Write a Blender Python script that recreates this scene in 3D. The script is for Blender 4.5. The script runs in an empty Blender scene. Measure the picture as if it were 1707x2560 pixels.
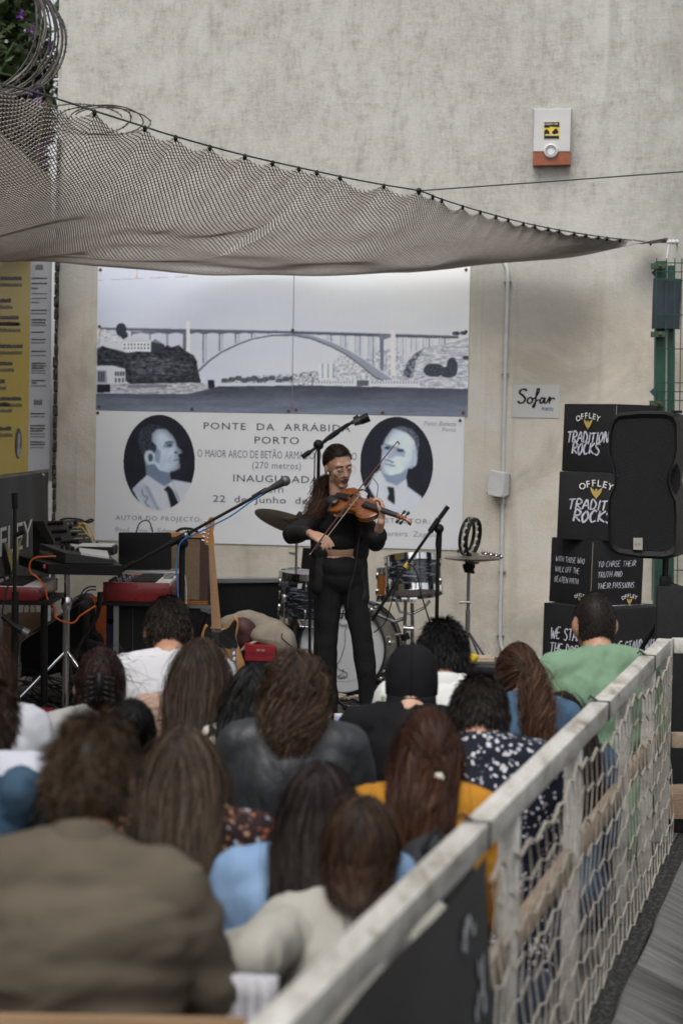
import bpy, bmesh, math, random
import numpy as np
from mathutils import Vector, Matrix, Quaternion, noise as mnoise
random.seed(7)
RNG = np.random.default_rng(11)
R = math.radians
scene = bpy.context.scene

# ------------------------------------------------------------------ camera
LENS, SENSOR = 70.0, 24.0
CAM_H = 1.65
PITCH, ROLL = 2.30, 1.05          # degrees: nose down, horizon falls to the right
cam_data = bpy.data.cameras.new('camera')
cam = bpy.data.objects.new('camera', cam_data)
scene.collection.objects.link(cam)
cam.matrix_world = (Matrix.Translation((0, 0, CAM_H)) @ Matrix.Rotation(R(90 - PITCH), 4, 'X')
                    @ Matrix.Rotation(R(ROLL), 4, 'Z'))
cam_data.sensor_fit = 'HORIZONTAL'
cam_data.sensor_width = SENSOR
cam_data.lens = LENS
cam_data.clip_start = 0.05
cam_data.clip_end = 2000
cam_data.dof.use_dof = True
cam_data.dof.focus_distance = 9.6
cam_data.dof.aperture_fstop = 3.1
scene.camera = cam

# ------------------------------------------------------------------ light: overcast afternoon
world = bpy.data.worlds.new('World')
scene.world = world
world.use_nodes = True
wn = world.node_tree.nodes; wl = world.node_tree.links
wn.clear()
w_out = wn.new('ShaderNodeOutputWorld'); w_bg = wn.new('ShaderNodeBackground')
w_sky = wn.new('ShaderNodeTexSky'); w_hsv = wn.new('ShaderNodeHueSaturation')
w_sky.sky_type = 'NISHITA'; w_sky.sun_disc = False
SUN_EL, SUN_AZ = R(56), R(198)
w_sky.sun_elevation = SUN_EL; w_sky.sun_rotation = SUN_AZ
w_sky.air_density = 1.0; w_sky.dust_density = 4.0; w_sky.ozone_density = 1.0
w_hsv.inputs['Saturation'].default_value = 0.22
wl.new(w_sky.outputs[0], w_hsv.inputs['Color'])
wl.new(w_hsv.outputs[0], w_bg.inputs['Color'])
wl.new(w_bg.outputs[0], w_out.inputs['Surface'])
w_bg.inputs['Strength'].default_value = 0.14
sun_d = bpy.data.lights.new('sun', 'SUN'); sun_d.energy = 1.0; sun_d.angle = R(35)
sun_d.color = (1.0, 0.975, 0.94)
sun = bpy.data.objects.new('sun', sun_d); scene.collection.objects.link(sun)
# sun direction matches the sky: rotation measured clockwise from +Y
sdir = Vector((math.sin(SUN_AZ) * math.cos(SUN_EL), math.cos(SUN_AZ) * math.cos(SUN_EL), math.sin(SUN_EL)))
sun.rotation_euler = sdir.to_track_quat('Z', 'Y').to_euler()
sun.location = (0, 0, 12)

scene.view_settings.view_transform = 'Standard'
scene.view_settings.look = 'None'
scene.view_settings.gamma = 1.0
scene.view_settings.exposure = 0.46
scene.view_settings.use_curve_mapping = False
scene.render.engine = 'CYCLES'
scene.cycles.use_denoising = True
try:
    scene.cycles.denoiser = 'OPENIMAGEDENOISE'
except Exception:
    pass
scene.cycles.max_bounces = 6
scene.cycles.diffuse_bounces = 3
scene.cycles.glossy_bounces = 3
scene.cycles.transparent_max_bounces = 8
scene.cycles.use_adaptive_sampling = True

# ------------------------------------------------------------------ placing helpers
W0, H0 = 1707.0, 2560.0
FPX = LENS / SENSOR * W0
CM = cam.matrix_world.copy()
CAMP = Vector((0, 0, CAM_H))


def ray(px, py):
    d = Vector(((px - W0 / 2) / FPX, -(py - H0 / 2) / FPX, -1.0))
    return (CM.to_3x3() @ d).normalized()


def at(px, py, Y):
    d = ray(px, py)
    return CAMP + d * (Y / d.y)


def at_z(px, py, z):
    d = ray(px, py)
    return CAMP + d * ((z - CAM_H) / d.z)


def ppm(Y):
    return FPX / Y


# back wall plane: turned a little, its right end nearer
WALL_ANG = R(-9.0)
WU = Vector((math.cos(WALL_ANG), math.sin(WALL_ANG), 0))      # along the wall, to the right
WN = Vector((WU.y, -WU.x, 0))                                  # towards the camera
WP = Vector((0, 13.46, 0))
SIDE_X = -2.03


def wall(px, py, off=0.0):
    d = ray(px, py)
    t = ((WP + WN * off - CAMP).dot(WN)) / d.dot(WN)
    return CAMP + d * t


def wall_uv(px, py):
    p = wall(px, py)
    return ((p - WP).dot(WU), p.z)


def wall_pt(u, z, off=0.0):
    p = WP + WU * u + WN * off
    return Vector((p.x, p.y, z))


WALL_M = Matrix(((WU.x, 0, WN.x, WP.x), (WU.y, 0, WN.y, WP.y), (0, 1, 0, 0), (0, 0, 0, 1)))  # local x=u, y=up, z=out

# ------------------------------------------------------------------ materials
MATS = {}


def mat(name, col, rough=0.6, metal=0.0, col2=None, scale=20.0, detail=4.0, bump=0.0, bscale=None, spec=0.5,
        stretch=None, mixlo=0.35, mixhi=0.65, coat=0.0, attr=None, sheen=0.0, alpha=None, rvar=0.0):
    if name in MATS:
        return MATS[name]
    m = bpy.data.materials.new(name)
    m.use_nodes = True
    nt = m.node_tree; n = nt.nodes; l = nt.links
    b = n['Principled BSDF']
    b.inputs['Base Color'].default_value = (*col, 1)
    b.inputs['Roughness'].default_value = rough
    b.inputs['Metallic'].default_value = metal
    b.inputs['Specular IOR Level'].default_value = spec
    if coat:
        b.inputs['Coat Weight'].default_value = coat; b.inputs['Coat Roughness'].default_value = 0.1
    if sheen:
        b.inputs['Sheen Weight'].default_value = sheen
    if attr:
        a = n.new('ShaderNodeVertexColor'); a.layer_name = attr
        l.new(a.outputs['Color'], b.inputs['Base Color'])
    if col2 is not None or bump or rvar:
        tc = n.new('ShaderNodeTexCoord'); mp = n.new('ShaderNodeMapping')
        l.new(tc.outputs['Object'], mp.inputs['Vector'])
        if stretch:
            mp.inputs['Scale'].default_value = stretch
        no = n.new('ShaderNodeTexNoise'); no.inputs['Scale'].default_value = scale; no.inputs['Detail'].default_value = detail
        l.new(mp.outputs[0], no.inputs['Vector'])
        if col2 is not None and not attr:
            cr = n.new('ShaderNodeValToRGB')
            cr.color_ramp.elements[0].position = mixlo; cr.color_ramp.elements[0].color = (*col, 1)
            cr.color_ramp.elements[1].position = mixhi; cr.color_ramp.elements[1].color = (*col2, 1)
            l.new(no.outputs['Fac'], cr.inputs['Fac']); l.new(cr.outputs[0], b.inputs['Base Color'])
        if rvar:
            mr = n.new('ShaderNodeMapRange'); mr.inputs[3].default_value = max(0.02, rough - rvar); mr.inputs[4].default_value = min(1, rough + rvar)
            l.new(no.outputs['Fac'], mr.inputs[0]); l.new(mr.outputs[0], b.inputs['Roughness'])
        if bump:
            no2 = n.new('ShaderNodeTexNoise'); no2.inputs['Scale'].default_value = bscale or scale * 3; no2.inputs['Detail'].default_value = 5
            l.new(mp.outputs[0], no2.inputs['Vector'])
            bp = n.new('ShaderNodeBump'); bp.inputs['Strength'].default_value = bump; bp.inputs['Distance'].default_value = 0.01
            l.new(no2.outputs['Fac'], bp.inputs['Height']); l.new(bp.outputs[0], b.inputs['Normal'])
    MATS[name] = m
    return m


def nodes_of(name, rough=0.7, spec=0.4):
    """a bare material for the custom graphs"""
    m = bpy.data.materials.new(name); m.use_nodes = True
    nt = m.node_tree
    b = nt.nodes['Principled BSDF']
    b.inputs['Roughness'].default_value = rough; b.inputs['Specular IOR Level'].default_value = spec
    tc = nt.nodes.new('ShaderNodeTexCoord')
    MATS[name] = m
    return m, nt.nodes, nt.links, b, tc


def N_noise(n, l, vec, scale, detail=5.0, rough=0.55, dist=0.0, mapscale=None):
    if mapscale:
        mp = n.new('ShaderNodeMapping'); mp.inputs['Scale'].default_value = mapscale
        l.new(vec, mp.inputs['Vector']); vec = mp.outputs[0]
    t = n.new('ShaderNodeTexNoise'); t.inputs['Scale'].default_value = scale; t.inputs['Detail'].default_value = detail
    t.inputs['Roughness'].default_value = rough; t.inputs['Distortion'].default_value = dist
    l.new(vec, t.inputs['Vector'])
    return t.outputs['Fac']


def N_ramp(n, l, fac, stops):
    r = n.new('ShaderNodeValToRGB'); e = r.color_ramp.elements
    while len(e) < len(stops):
        e.new(0.5)
    for el, (p, c) in zip(e, stops):
        el.position = p; el.color = (*c, 1) if len(c) == 3 else c
    l.new(fac, r.inputs['Fac'])
    return r.outputs['Color']


def N_mix(n, l, fac, a, b, mode='MIX'):
    x = n.new('ShaderNodeMix'); x.data_type = 'RGBA'; x.blend_type = mode
    for s, v in ((x.inputs[0], fac), (x.inputs[6], a), (x.inputs[7], b)):
        if isinstance(v, (int, float)):
            s.default_value = v
        elif isinstance(v, tuple):
            s.default_value = (*v, 1)
        else:
            l.new(v, s)
    return x.outputs[2]


def N_bump(n, l, b, height, strength=0.3, dist=0.01):
    bp = n.new('ShaderNodeBump'); bp.inputs['Strength'].default_value = strength; bp.inputs['Distance'].default_value = dist
    l.new(height, bp.inputs['Height']); l.new(bp.outputs[0], b.inputs['Normal'])


# ------------------------------------------------------------------ mesh builder
class MB:
    def __init__(self):
        self.v = []; self.f = []

    def add(self, vs, fs):
        o = len(self.v)
        self.v.extend(tuple(p) for p in vs)
        self.f.extend(tuple(i + o for i in f) for f in fs)
        return self

    def box(self, c, s, M=None):
        x, y, z = s[0] / 2, s[1] / 2, s[2] / 2
        vs = [Vector((i * x, j * y, k * z)) for i in (-1, 1) for j in (-1, 1) for k in (-1, 1)]
        c = Vector(c)
        vs = [(M @ p if M is not None else p) + c for p in vs]
        return self.add(vs, [(0, 1, 3, 2), (4, 6, 7, 5), (0, 4, 5, 1), (2, 3, 7, 6), (0, 2, 6, 4), (1, 5, 7, 3)])

    def rbox(self, c, s, r=0.01, seg=2, M=None):
        bm = bmesh.new(); bmesh.ops.create_cube(bm, size=1.0)
        for v in bm.verts:
            v.co = Vector((v.co.x * s[0], v.co.y * s[1], v.co.z * s[2]))
        bmesh.ops.bevel(bm, geom=bm.edges[:], offset=r, segments=seg, profile=0.6, affect='EDGES', clamp_overlap=True)
        bm.verts.index_update()
        c = Vector(c)
        vs = [(M @ v.co if M is not None else v.co.copy()) + c for v in bm.verts]
        fs = [tuple(v.index for v in f.verts) for f in bm.faces]
        bm.free()
        return self.add(vs, fs)

    def tube(self, pts, r, n=8, cap=True, closed=False, flat=None):
        """round bar through pts; r a number or one per point"""
        pts = [Vector(p) for p in pts]
        m = len(pts)
        rs = [r] * m if isinstance(r, (int, float)) else list(r)
        T = []
        for i in range(m):
            a = pts[i - 1] if (i > 0 or closed) else pts[i]
            b = pts[(i + 1) % m] if (i < m - 1 or closed) else pts[i]
            d = b - a
            T.append(d.normalized() if d.length > 1e-9 else Vector((0, 0, 1)))
        u = T[0].orthogonal().normalized()
        if abs(T[0].z) < 0.95:
            u = (Vector((0, 0, 1)) - T[0] * T[0].z).normalized()
        vs = []
        for i in range(m):
            u = (u - T[i] * u.dot(T[i]))
            u = u.normalized() if u.length > 1e-6 else T[i].orthogonal().normalized()
            w = T[i].cross(u)
            for k in range(n):
                a = 2 * math.pi * k / n
                vs.append(pts[i] + (u * math.cos(a) * (flat or 1.0) + w * math.sin(a)) * rs[i])
        fs = []
        for i in range(m if closed else m - 1):
            j = (i + 1) % m
            for k in range(n):
                k2 = (k + 1) % n
                fs.append((i * n + k, i * n + k2, j * n + k2, j * n + k))
        if cap and not closed:
            fs.append(tuple(range(n - 1, -1, -1)))
            fs.append(tuple((m - 1) * n + k for k in range(n)))
        return self.add(vs, fs)

    def cyl(self, p0, p1, r0, r1=None, n=16):
        return self.tube([p0, p1], [r0, r0 if r1 is None else r1], n)

    def lathe(self, prof, M=None, n=24, caps=True):
        """prof: (radius, height) list turned about local z"""
        M = M or Matrix.Identity(4)
        vs = []; fs = []
        for r, h in prof:
            for k in range(n):
                a = 2 * math.pi * k / n
                vs.append(M @ Vector((r * math.cos(a), r * math.sin(a), h)))
        for i in range(len(prof) - 1):
            for k in range(n):
                k2 = (k + 1) % n
                fs.append((i * n + k, i * n + k2, (i + 1) * n + k2, (i + 1) * n + k))
        if caps:
            if prof[0][0] > 1e-6: fs.append(tuple(range(n - 1, -1, -1)))
            if prof[-1][0] > 1e-6: fs.append(tuple((len(prof) - 1) * n + k for k in range(n)))
        return self.add(vs, fs)

    def sphere(self, c, r, n=12, m=8, M=None):
        c = Vector(c); r = Vector(r) if not isinstance(r, (int, float)) else Vector((r, r, r))
        vs = []; fs = []
        for i in range(m + 1):
            t = math.pi * i / m
            for k in range(n):
                a = 2 * math.pi * k / n
                p = Vector((r.x * math.sin(t) * math.cos(a), r.y * math.sin(t) * math.sin(a), r.z * math.cos(t)))
                vs.append((M @ p if M is not None else p) + c)
        for i in range(m):
            for k in range(n):
                k2 = (k + 1) % n
                fs.append((i * n + k, (i + 1) * n + k, (i + 1) * n + k2, i * n + k2))
        return self.add(vs, fs)

    def prism(self, poly, h, M=None):
        """flat polygon (x,y) in local xy, extruded from z=0 to h"""
        M = M or Matrix.Identity(4)
        n = len(poly)
        vs = [M @ Vector((x, y, 0)) for x, y in poly] + [M @ Vector((x, y, h)) for x, y in poly]
        fs = [tuple(range(n - 1, -1, -1)), tuple(range(n, 2 * n))]
        for k in range(n):
            k2 = (k + 1) % n
            fs.append((k, k2, n + k2, n + k))
        return self.add(vs, fs)

    def mesh(self, name):
        me = bpy.data.meshes.new(name)
        me.from_pydata([tuple(p) for p in self.v], [], self.f)
        return me

    def build(self, name, material, parent=None, smooth=40, loc=None):
        """link as one object; coordinates are world ones, moved into the parent's or the given frame"""
        return link_mesh(name, self.mesh(name), material, parent, smooth, loc)


def weld(me, dist=1e-5):
    bm = bmesh.new(); bm.from_mesh(me)
    bmesh.ops.remove_doubles(bm, verts=bm.verts, dist=dist)
    bmesh.ops.recalc_face_normals(bm, faces=bm.faces)
    bm.to_mesh(me); bm.free()


def link_mesh(name, me, material, parent=None, smooth=40, loc=None, fix=True):
    if fix:
        bm = bmesh.new(); bm.from_mesh(me)
        bmesh.ops.recalc_face_normals(bm, faces=bm.faces)
        bm.to_mesh(me); bm.free()
    if material is not None:
        me.materials.append(material)
    o = bpy.data.objects.new(name, me)
    scene.collection.objects.link(o)
    if smooth:
        me.polygons.foreach_set('use_smooth', [True] * len(me.polygons))
        try:
            me.set_sharp_from_angle(angle=R(smooth))
        except Exception:
            pass
    if parent is not None:
        o.parent = parent
        me.transform(world_m(parent).inverted())
    elif loc is not None:
        me.transform(Matrix.Translation(-Vector(loc)))
        o.location = loc
    me.update()
    return o


def world_m(o):
    m = o.matrix_basis.copy()
    return world_m(o.parent) @ m if o.parent else m


def thing(name, label, cat, loc=(0, 0, 0), group=None, rotz=0.0):
    o = bpy.data.objects.new(name, None)
    scene.collection.objects.link(o)
    o.location = loc; o.rotation_euler = (0, 0, rotz)
    o.empty_display_size = 0.1
    return tag(o, label, cat, group)


def tag(o, label, cat, group=None):
    o['label'] = label; o['category'] = cat
    if group: o['group'] = group
    return o


def kind(o, k, label=None):
    o['kind'] = k
    if label: o['label'] = label
    return o


def text_mesh(s, size=1.0, sx=1.0, shear=0.0, extrude=0.0, spacing=1.0, align='LEFT', offset=0.0, word=1.0):
    c = bpy.data.curves.new('t', 'FONT')
    c.body = s; c.size = size; c.shear = shear; c.extrude = extrude; c.space_character = spacing; c.space_word = word
    c.align_x = align; c.offset = offset; c.resolution_u = 2
    o = bpy.data.objects.new('t', c); scene.collection.objects.link(o)
    dg = bpy.context.evaluated_depsgraph_get()
    me = bpy.data.meshes.new_from_object(o.evaluated_get(dg))
    bpy.data.objects.remove(o); bpy.data.curves.remove(c)
    me.materials.clear()
    me.transform(Matrix.Diagonal((sx, 1, 1, 1)))
    return me


def text_fit(s, x0, x1, y, cap, M, material, parent, name='lettering', off=0.0025, **kw):
    """text between local x0 and x1, baseline y, capital height cap, on the plane of M (local x right, y up, z out)"""
    me = text_mesh(s, size=cap / 0.69, **kw)
    xs = [v.co.x for v in me.vertices]
    k = (x1 - x0) / max(1e-6, max(xs) - min(xs))
    me.transform(Matrix.Translation((x0, y, off)) @ Matrix.Diagonal((k, 1, 1, 1)) @ Matrix.Translation((-min(xs), 0, 0)))
    me.transform(M)
    return link_mesh(name, me, material, parent, smooth=0, fix=False)


# ------------------------------------------------------------------ vectorised noise
_perm = np.random.default_rng(3).permutation(256)
_perm = np.concatenate([_perm, _perm, _perm])
_grad = np.random.default_rng(4).normal(size=(256, 3)); _grad /= np.linalg.norm(_grad, axis=1)[:, None]


def pnoise(p):
    """gradient noise, p (n,3) -> (n,) in about -1..1"""
    p = np.asarray(p, float)
    i = np.floor(p).astype(int); f = p - i; i &= 255
    u = f * f * f * (f * (f * 6 - 15) + 10)
    out = 0
    for dx in (0, 1):
        for dy in (0, 1):
            for dz in (0, 1):
                h = _perm[_perm[_perm[i[:, 0] + dx & 255] + i[:, 1] + dy & 255] + i[:, 2] + dz & 255]
                g = _grad[h]
                d = (g * (f - np.array([dx, dy, dz]))).sum(1)
                w = (u[:, 0] if dx else 1 - u[:, 0]) * (u[:, 1] if dy else 1 - u[:, 1]) * (u[:, 2] if dz else 1 - u[:, 2])
                out = out + d * w
    return out * 1.6


def fbm(p, oct=4):
    p = np.asarray(p, float); s = 0; a = 1.0; t = 0
    for k in range(oct):
        s = s + a * pnoise(p * 2 ** k + 17.3 * k); t += a; a *= 0.5
    return s / t


def catmull(pts, n=8, closed=False):
    P = [Vector(p) for p in pts]; out = []
    m = len(P)
    for i in range(m if closed else m - 1):
        if closed:
            a, b, c, d = P[i - 1], P[i], P[(i + 1) % m], P[(i + 2) % m]
        else:
            a, b, c, d = P[max(i - 1, 0)], P[i], P[i + 1], P[min(i + 2, m - 1)]
        for k in range(n):
            t = k / n
            out.append(0.5 * ((2 * b) + (c - a) * t + (2 * a - 5 * b + 4 * c - d) * t * t + (3 * b - a - 3 * c + d) * t ** 3))
    if not closed: out.append(P[-1])
    return out

# ================================================================== setting: ground, walls, planting
def ground_material():
    m, n, l, b, tc = nodes_of('worn_concrete_ground', 0.85, 0.3)
    v = tc.outputs['Object']
    a = N_noise(n, l, v, 2.2, 8, 0.62)
    c = N_ramp(n, l, a, [(0.3, (0.085, 0.082, 0.076)), (0.55, (0.15, 0.145, 0.135)), (0.75, (0.23, 0.225, 0.21))])
    s = N_noise(n, l, v, 90, 3, 0.6)
    c = N_mix(n, l, 0.35, c, N_ramp(n, l, s, [(0.35, (0.04, 0.04, 0.04)), (0.65, (0.3, 0.29, 0.27))]), 'OVERLAY')
    l.new(c, b.inputs['Base Color'])
    N_bump(n, l, b, s, 0.35, 0.006)
    return m


GROUND = ground_material()
EDGE_A = Vector((-0.02, 1.5)); EDGE_DIR = Vector((0.263, 1.0)).normalized()


def rail_x(Y, off=0.0):
    """x of the railing's middle line at depth Y"""
    return -0.078 + 0.263 * (Y - 2.754) + off


# the yard slab stops just outside the railing, below it a ramp falls away
gm = MB()
yb = [(-40, -30), (rail_x(-30, 0.06), -30), (rail_x(8.45, 0.06), 8.45), (40, 8.45), (40, 13.0), (40, 60), (-40, 60)]
gm.add([(x, y, 0) for x, y in yb], [tuple(range(len(yb)))])
gm.add([(rail_x(-30, 0.06), -30, 0), (rail_x(8.45, 0.06), 8.45, 0), (rail_x(8.45, 0.06), 8.45, -0.35), (rail_x(-30, 0.06), -30, -0.35)], [(0, 1, 2, 3)])
gm.add([(rail_x(8.45, 0.06), 8.45, 0), (40, 8.45, 0), (40, 8.45, -2.5), (rail_x(8.45, 0.06), 8.45, -2.5)], [(0, 1, 2, 3)])
g = gm.build('ground', GROUND, smooth=0, loc=(0, 0, 0))
kind(g, 'structure', 'worn grey concrete yard the audience sits on')


def ramp_material():
    m, n, l, b, tc = nodes_of('streaked_concrete', 0.9, 0.2)
    v = tc.outputs['UV']
    st = N_noise(n, l, v, 3.0, 6, 0.65, 0.3, mapscale=(1.2, 14.0, 1))
    c = N_ramp(n, l, st, [(0.32, (0.012, 0.012, 0.012)), (0.5, (0.034, 0.0335, 0.033)), (0.68, (0.12, 0.118, 0.115))])
    sp_ = n.new('ShaderNodeSeparateXYZ'); l.new(v, sp_.inputs[0]); ed = n.new('ShaderNodeMapRange'); ed.inputs[1].default_value = .11; ed.inputs[2].default_value = 0.0; l.new(sp_.outputs['X'], ed.inputs[0])
    c = N_mix(n, l, N_mix(n, l, 1.0, ed.outputs[0], N_ramp(n, l, st, [(.3, (.2, .2, .2)), (.6, (1, 1, 1))]), 'MULTIPLY'), c, (.20, .197, .19))
    l.new(c, b.inputs['Base Color'])
    N_bump(n, l, b, st, 0.5, 0.01)
    return m


def ramp_sheet(name, x0, z0, x1, z1, lab, thick=0.06, ya=1.0, yb2=8.5):
    """a slab beside the railing, offsets measured outwards from its middle line"""
    nk = int((yb2 - ya) / .22); Ys = [ya + (yb2 - ya) * k / nk for k in range(nk + 1)]
    vs = []; fs = []; uvs = []
    cols = 14
    for i, Y in enumerate(Ys):
        for k in range(cols + 1):
            t = k / cols
            j = 0.012 * mnoise.noise(Vector((Y * 3.1, t * 4, 1))) if 0 < k else 0.03 * mnoise.noise(Vector((Y * 5.3, 0, 2)))
            vs.append((rail_x(Y, x0 + (x1 - x0) * t + (j if k == 0 else 0)), Y, z0 + (z1 - z0) * t + j * 0.6)); uvs.append((t * 1.2, Y))
    m = cols + 1
    for i in range(len(Ys) - 1):
        for k in range(cols):
            fs.append((i * m + k, i * m + k + 1, (i + 1) * m + k + 1, (i + 1) * m + k))
    me = bpy.data.meshes.new(name); me.from_pydata(vs, [], fs)
    uv = me.uv_layers.new(name='UVMap')
    for lp in me.loops:
        uv.data[lp.index].uv = uvs[lp.vertex_index]
    o = link_mesh(name, me, MATS.get('streaked_concrete') or ramp_material(), None, 60, (0, 0, 0))
    sm = o.modifiers.new('thickness', 'SOLIDIFY'); sm.thickness = thick; sm.offset = -1
    return kind(o, 'structure', lab)


ramp_sheet('ramp', 0.118, -0.012, 2.4, -1.15, 'grey streaked concrete ramp falling away along the bannered stretch of railing', 0.06, 1.0, 6.0)
ramp_sheet('ramp', 0.118, -0.012, 2.4, -1.15, 'grey streaked concrete ramp beyond the open joint', 0.06, 6.03, 8.42)
ramp_sheet('kerb', 0.058, 0.0, 0.125, 0.0, 'narrow worn concrete kerb under the railing', 0.3, 1.0, 8.42)

# ------------------------------------------------------------------ back wall
def plaster_material():
    m, n, l, b, tc = nodes_of('weathered_plaster', 0.92, 0.2)
    v = tc.outputs['Object']
    big = N_noise(n, l, v, 0.75, 6, 0.6, 0.4)
    base = N_ramp(n, l, big, [(0.32, (0.39, 0.378, 0.342)), (0.5, (0.455, 0.444, 0.41)), (0.7, (0.50, 0.492, 0.465))])
    # warm cream band low on the wall, colour lightened to offset the net's shade
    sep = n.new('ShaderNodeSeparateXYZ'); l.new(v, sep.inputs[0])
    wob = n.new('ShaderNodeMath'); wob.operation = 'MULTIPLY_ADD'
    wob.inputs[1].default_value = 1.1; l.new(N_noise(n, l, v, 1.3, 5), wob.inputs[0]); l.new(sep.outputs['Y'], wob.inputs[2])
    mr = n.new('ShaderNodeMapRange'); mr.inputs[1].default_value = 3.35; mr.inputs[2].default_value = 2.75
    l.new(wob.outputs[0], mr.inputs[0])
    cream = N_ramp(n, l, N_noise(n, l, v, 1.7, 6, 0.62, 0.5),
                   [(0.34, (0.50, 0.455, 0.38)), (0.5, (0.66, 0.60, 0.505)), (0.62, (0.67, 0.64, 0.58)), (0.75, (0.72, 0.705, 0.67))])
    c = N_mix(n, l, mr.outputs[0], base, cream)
    # dirty grey cloth-like smears, mostly high up
    sm1 = N_noise(n, l, v, 5.0, 9, 0.72, 0.2, mapscale=(1.5, 0.8, 1))
    sm2 = N_noise(n, l, v, 14, 7, 0.75, 0.3, mapscale=(2.2, 0.55, 1))
    sm3 = N_noise(n, l, v, 14, 7, 0.75, 0.3, mapscale=(0.5, 2.0, 1))
    d1 = N_ramp(n, l, sm1, [(0.40, (0, 0, 0)), (0.60, (1, 1, 1))])
    d2 = N_ramp(n, l, sm2, [(0.42, (0, 0, 0)), (0.60, (1, 1, 1))])
    d3 = N_ramp(n, l, sm3, [(0.42, (0, 0, 0)), (0.60, (1, 1, 1))])
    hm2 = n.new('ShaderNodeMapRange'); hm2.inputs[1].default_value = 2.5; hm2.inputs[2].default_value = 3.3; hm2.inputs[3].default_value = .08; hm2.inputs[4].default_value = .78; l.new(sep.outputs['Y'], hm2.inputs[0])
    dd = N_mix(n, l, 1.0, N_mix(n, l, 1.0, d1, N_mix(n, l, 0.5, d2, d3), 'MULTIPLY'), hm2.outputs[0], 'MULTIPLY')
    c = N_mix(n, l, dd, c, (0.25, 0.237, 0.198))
    drip = N_ramp(n, l, N_noise(n, l, v, 3.0, 5, 0.6, 0.1, mapscale=(2.4, 0.10, 1)), [(0.55, (0, 0, 0)), (0.80, (0.45, 0.45, 0.45))])
    c = N_mix(n, l, drip, c, (0.25, 0.235, 0.19))
    # green-grey damp towards the end by the green post
    mr2 = n.new('ShaderNodeMapRange'); mr2.inputs[1].default_value = 1.75; mr2.inputs[2].default_value = 2.6
    l.new(sep.outputs['X'], mr2.inputs[0])
    dmp = N_mix(n, l, 1.0, mr2.outputs[0], N_ramp(n, l, N_noise(n, l, v, 3, 7, 0.7), [(0.36, (0.15, 0.15, 0.15)), (0.6, (0.9, 0.9, 0.9))]), 'MULTIPLY')
    c = N_mix(n, l, dmp, c, (0.20, 0.195, 0.155))
    # pits
    vo = n.new('ShaderNodeTexVoronoi'); vo.inputs['Scale'].default_value = 26; l.new(v, vo.inputs['Vector'])
    pit = N_ramp(n, l, vo.outputs['Distance'], [(0.03, (1, 1, 1)), (0.10, (0, 0, 0))])
    pit = N_mix(n, l, 1.0, pit, N_ramp(n, l, N_noise(n, l, v, 5, 3), [(0.5, (0, 0, 0)), (0.58, (0.8, 0.8, 0.8))]), 'MULTIPLY')
    c = N_mix(n, l, pit, c, (0.16, 0.14, 0.11))
    # grime along the foot
    mr3 = n.new('ShaderNodeMapRange'); mr3.inputs[1].default_value = 0.55; mr3.inputs[2].default_value = 0.0
    l.new(sep.outputs['Y'], mr3.inputs[0])
    ft = N_mix(n, l, 1.0, mr3.outputs[0], N_ramp(n, l, sm1, [(0.38, (0.1, 0.1, 0.1)), (0.6, (0.9, 0.9, 0.9))]), 'MULTIPLY')
    c = N_mix(n, l, ft, c, (0.27, 0.255, 0.225))
    fg = N_mix(n, l, .5, N_noise(n, l, v, 26, 8, .75, .2, mapscale=(2.6, .7, 1)), N_noise(n, l, v, 26, 8, .75, .2, mapscale=(.7, 2.6, 1)))
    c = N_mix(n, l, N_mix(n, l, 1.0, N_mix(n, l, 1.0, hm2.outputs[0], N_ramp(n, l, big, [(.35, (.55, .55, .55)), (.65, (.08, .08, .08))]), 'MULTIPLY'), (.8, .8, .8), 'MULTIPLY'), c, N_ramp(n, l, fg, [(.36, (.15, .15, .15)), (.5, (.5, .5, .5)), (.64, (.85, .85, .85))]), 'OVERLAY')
    l.new(c, b.inputs['Base Color'])
    h = N_noise(n, l, v, 60, 8, 0.7)
    hm = n.new('ShaderNodeMath'); hm.operation = 'ADD'; l.new(h, hm.inputs[0]); l.new(sm1, hm.inputs[1])
    N_bump(n, l, b, hm.outputs[0], 0.28, 0.02)
    return m


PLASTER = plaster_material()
uL = wall_uv(139, 700)[0]


def wall_slab(name, u0, u1, z0, z1, thick, material, lab):
    me = bpy.data.meshes.new(name)
    mb = MB(); mb.box(((u0 + u1) / 2, (z0 + z1) / 2, -thick / 2), (u1 - u0, z1 - z0, thick))
    me = mb.mesh(name)
    o = link_mesh(name, me, material, None, 0)
    o.matrix_world = WALL_M
    tag(o, lab, 'wall')
    return o


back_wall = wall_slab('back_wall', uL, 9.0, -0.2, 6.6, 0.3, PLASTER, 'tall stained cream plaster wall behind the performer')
# side wall runs towards the camera
side_mat = mat('side_plaster', (0.34, 0.30, 0.245), 0.9, 0, (0.46, 0.41, 0.34), 3.0, 6, 0.3, 60)
corner = wall_pt(uL, 0)
sb = MB()
sb.box((SIDE_X - 0.14, (corner.y - 0.045 + 2.0) / 2, 1.68), (0.28, corner.y - 0.045 - 2.0, 3.36))
sw = sb.build('side_wall', side_mat, None, 0, loc=(SIDE_X - 0.14, 7, 0))
tag(sw, 'beige plaster side wall carrying the yellow board', 'wall')
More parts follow.
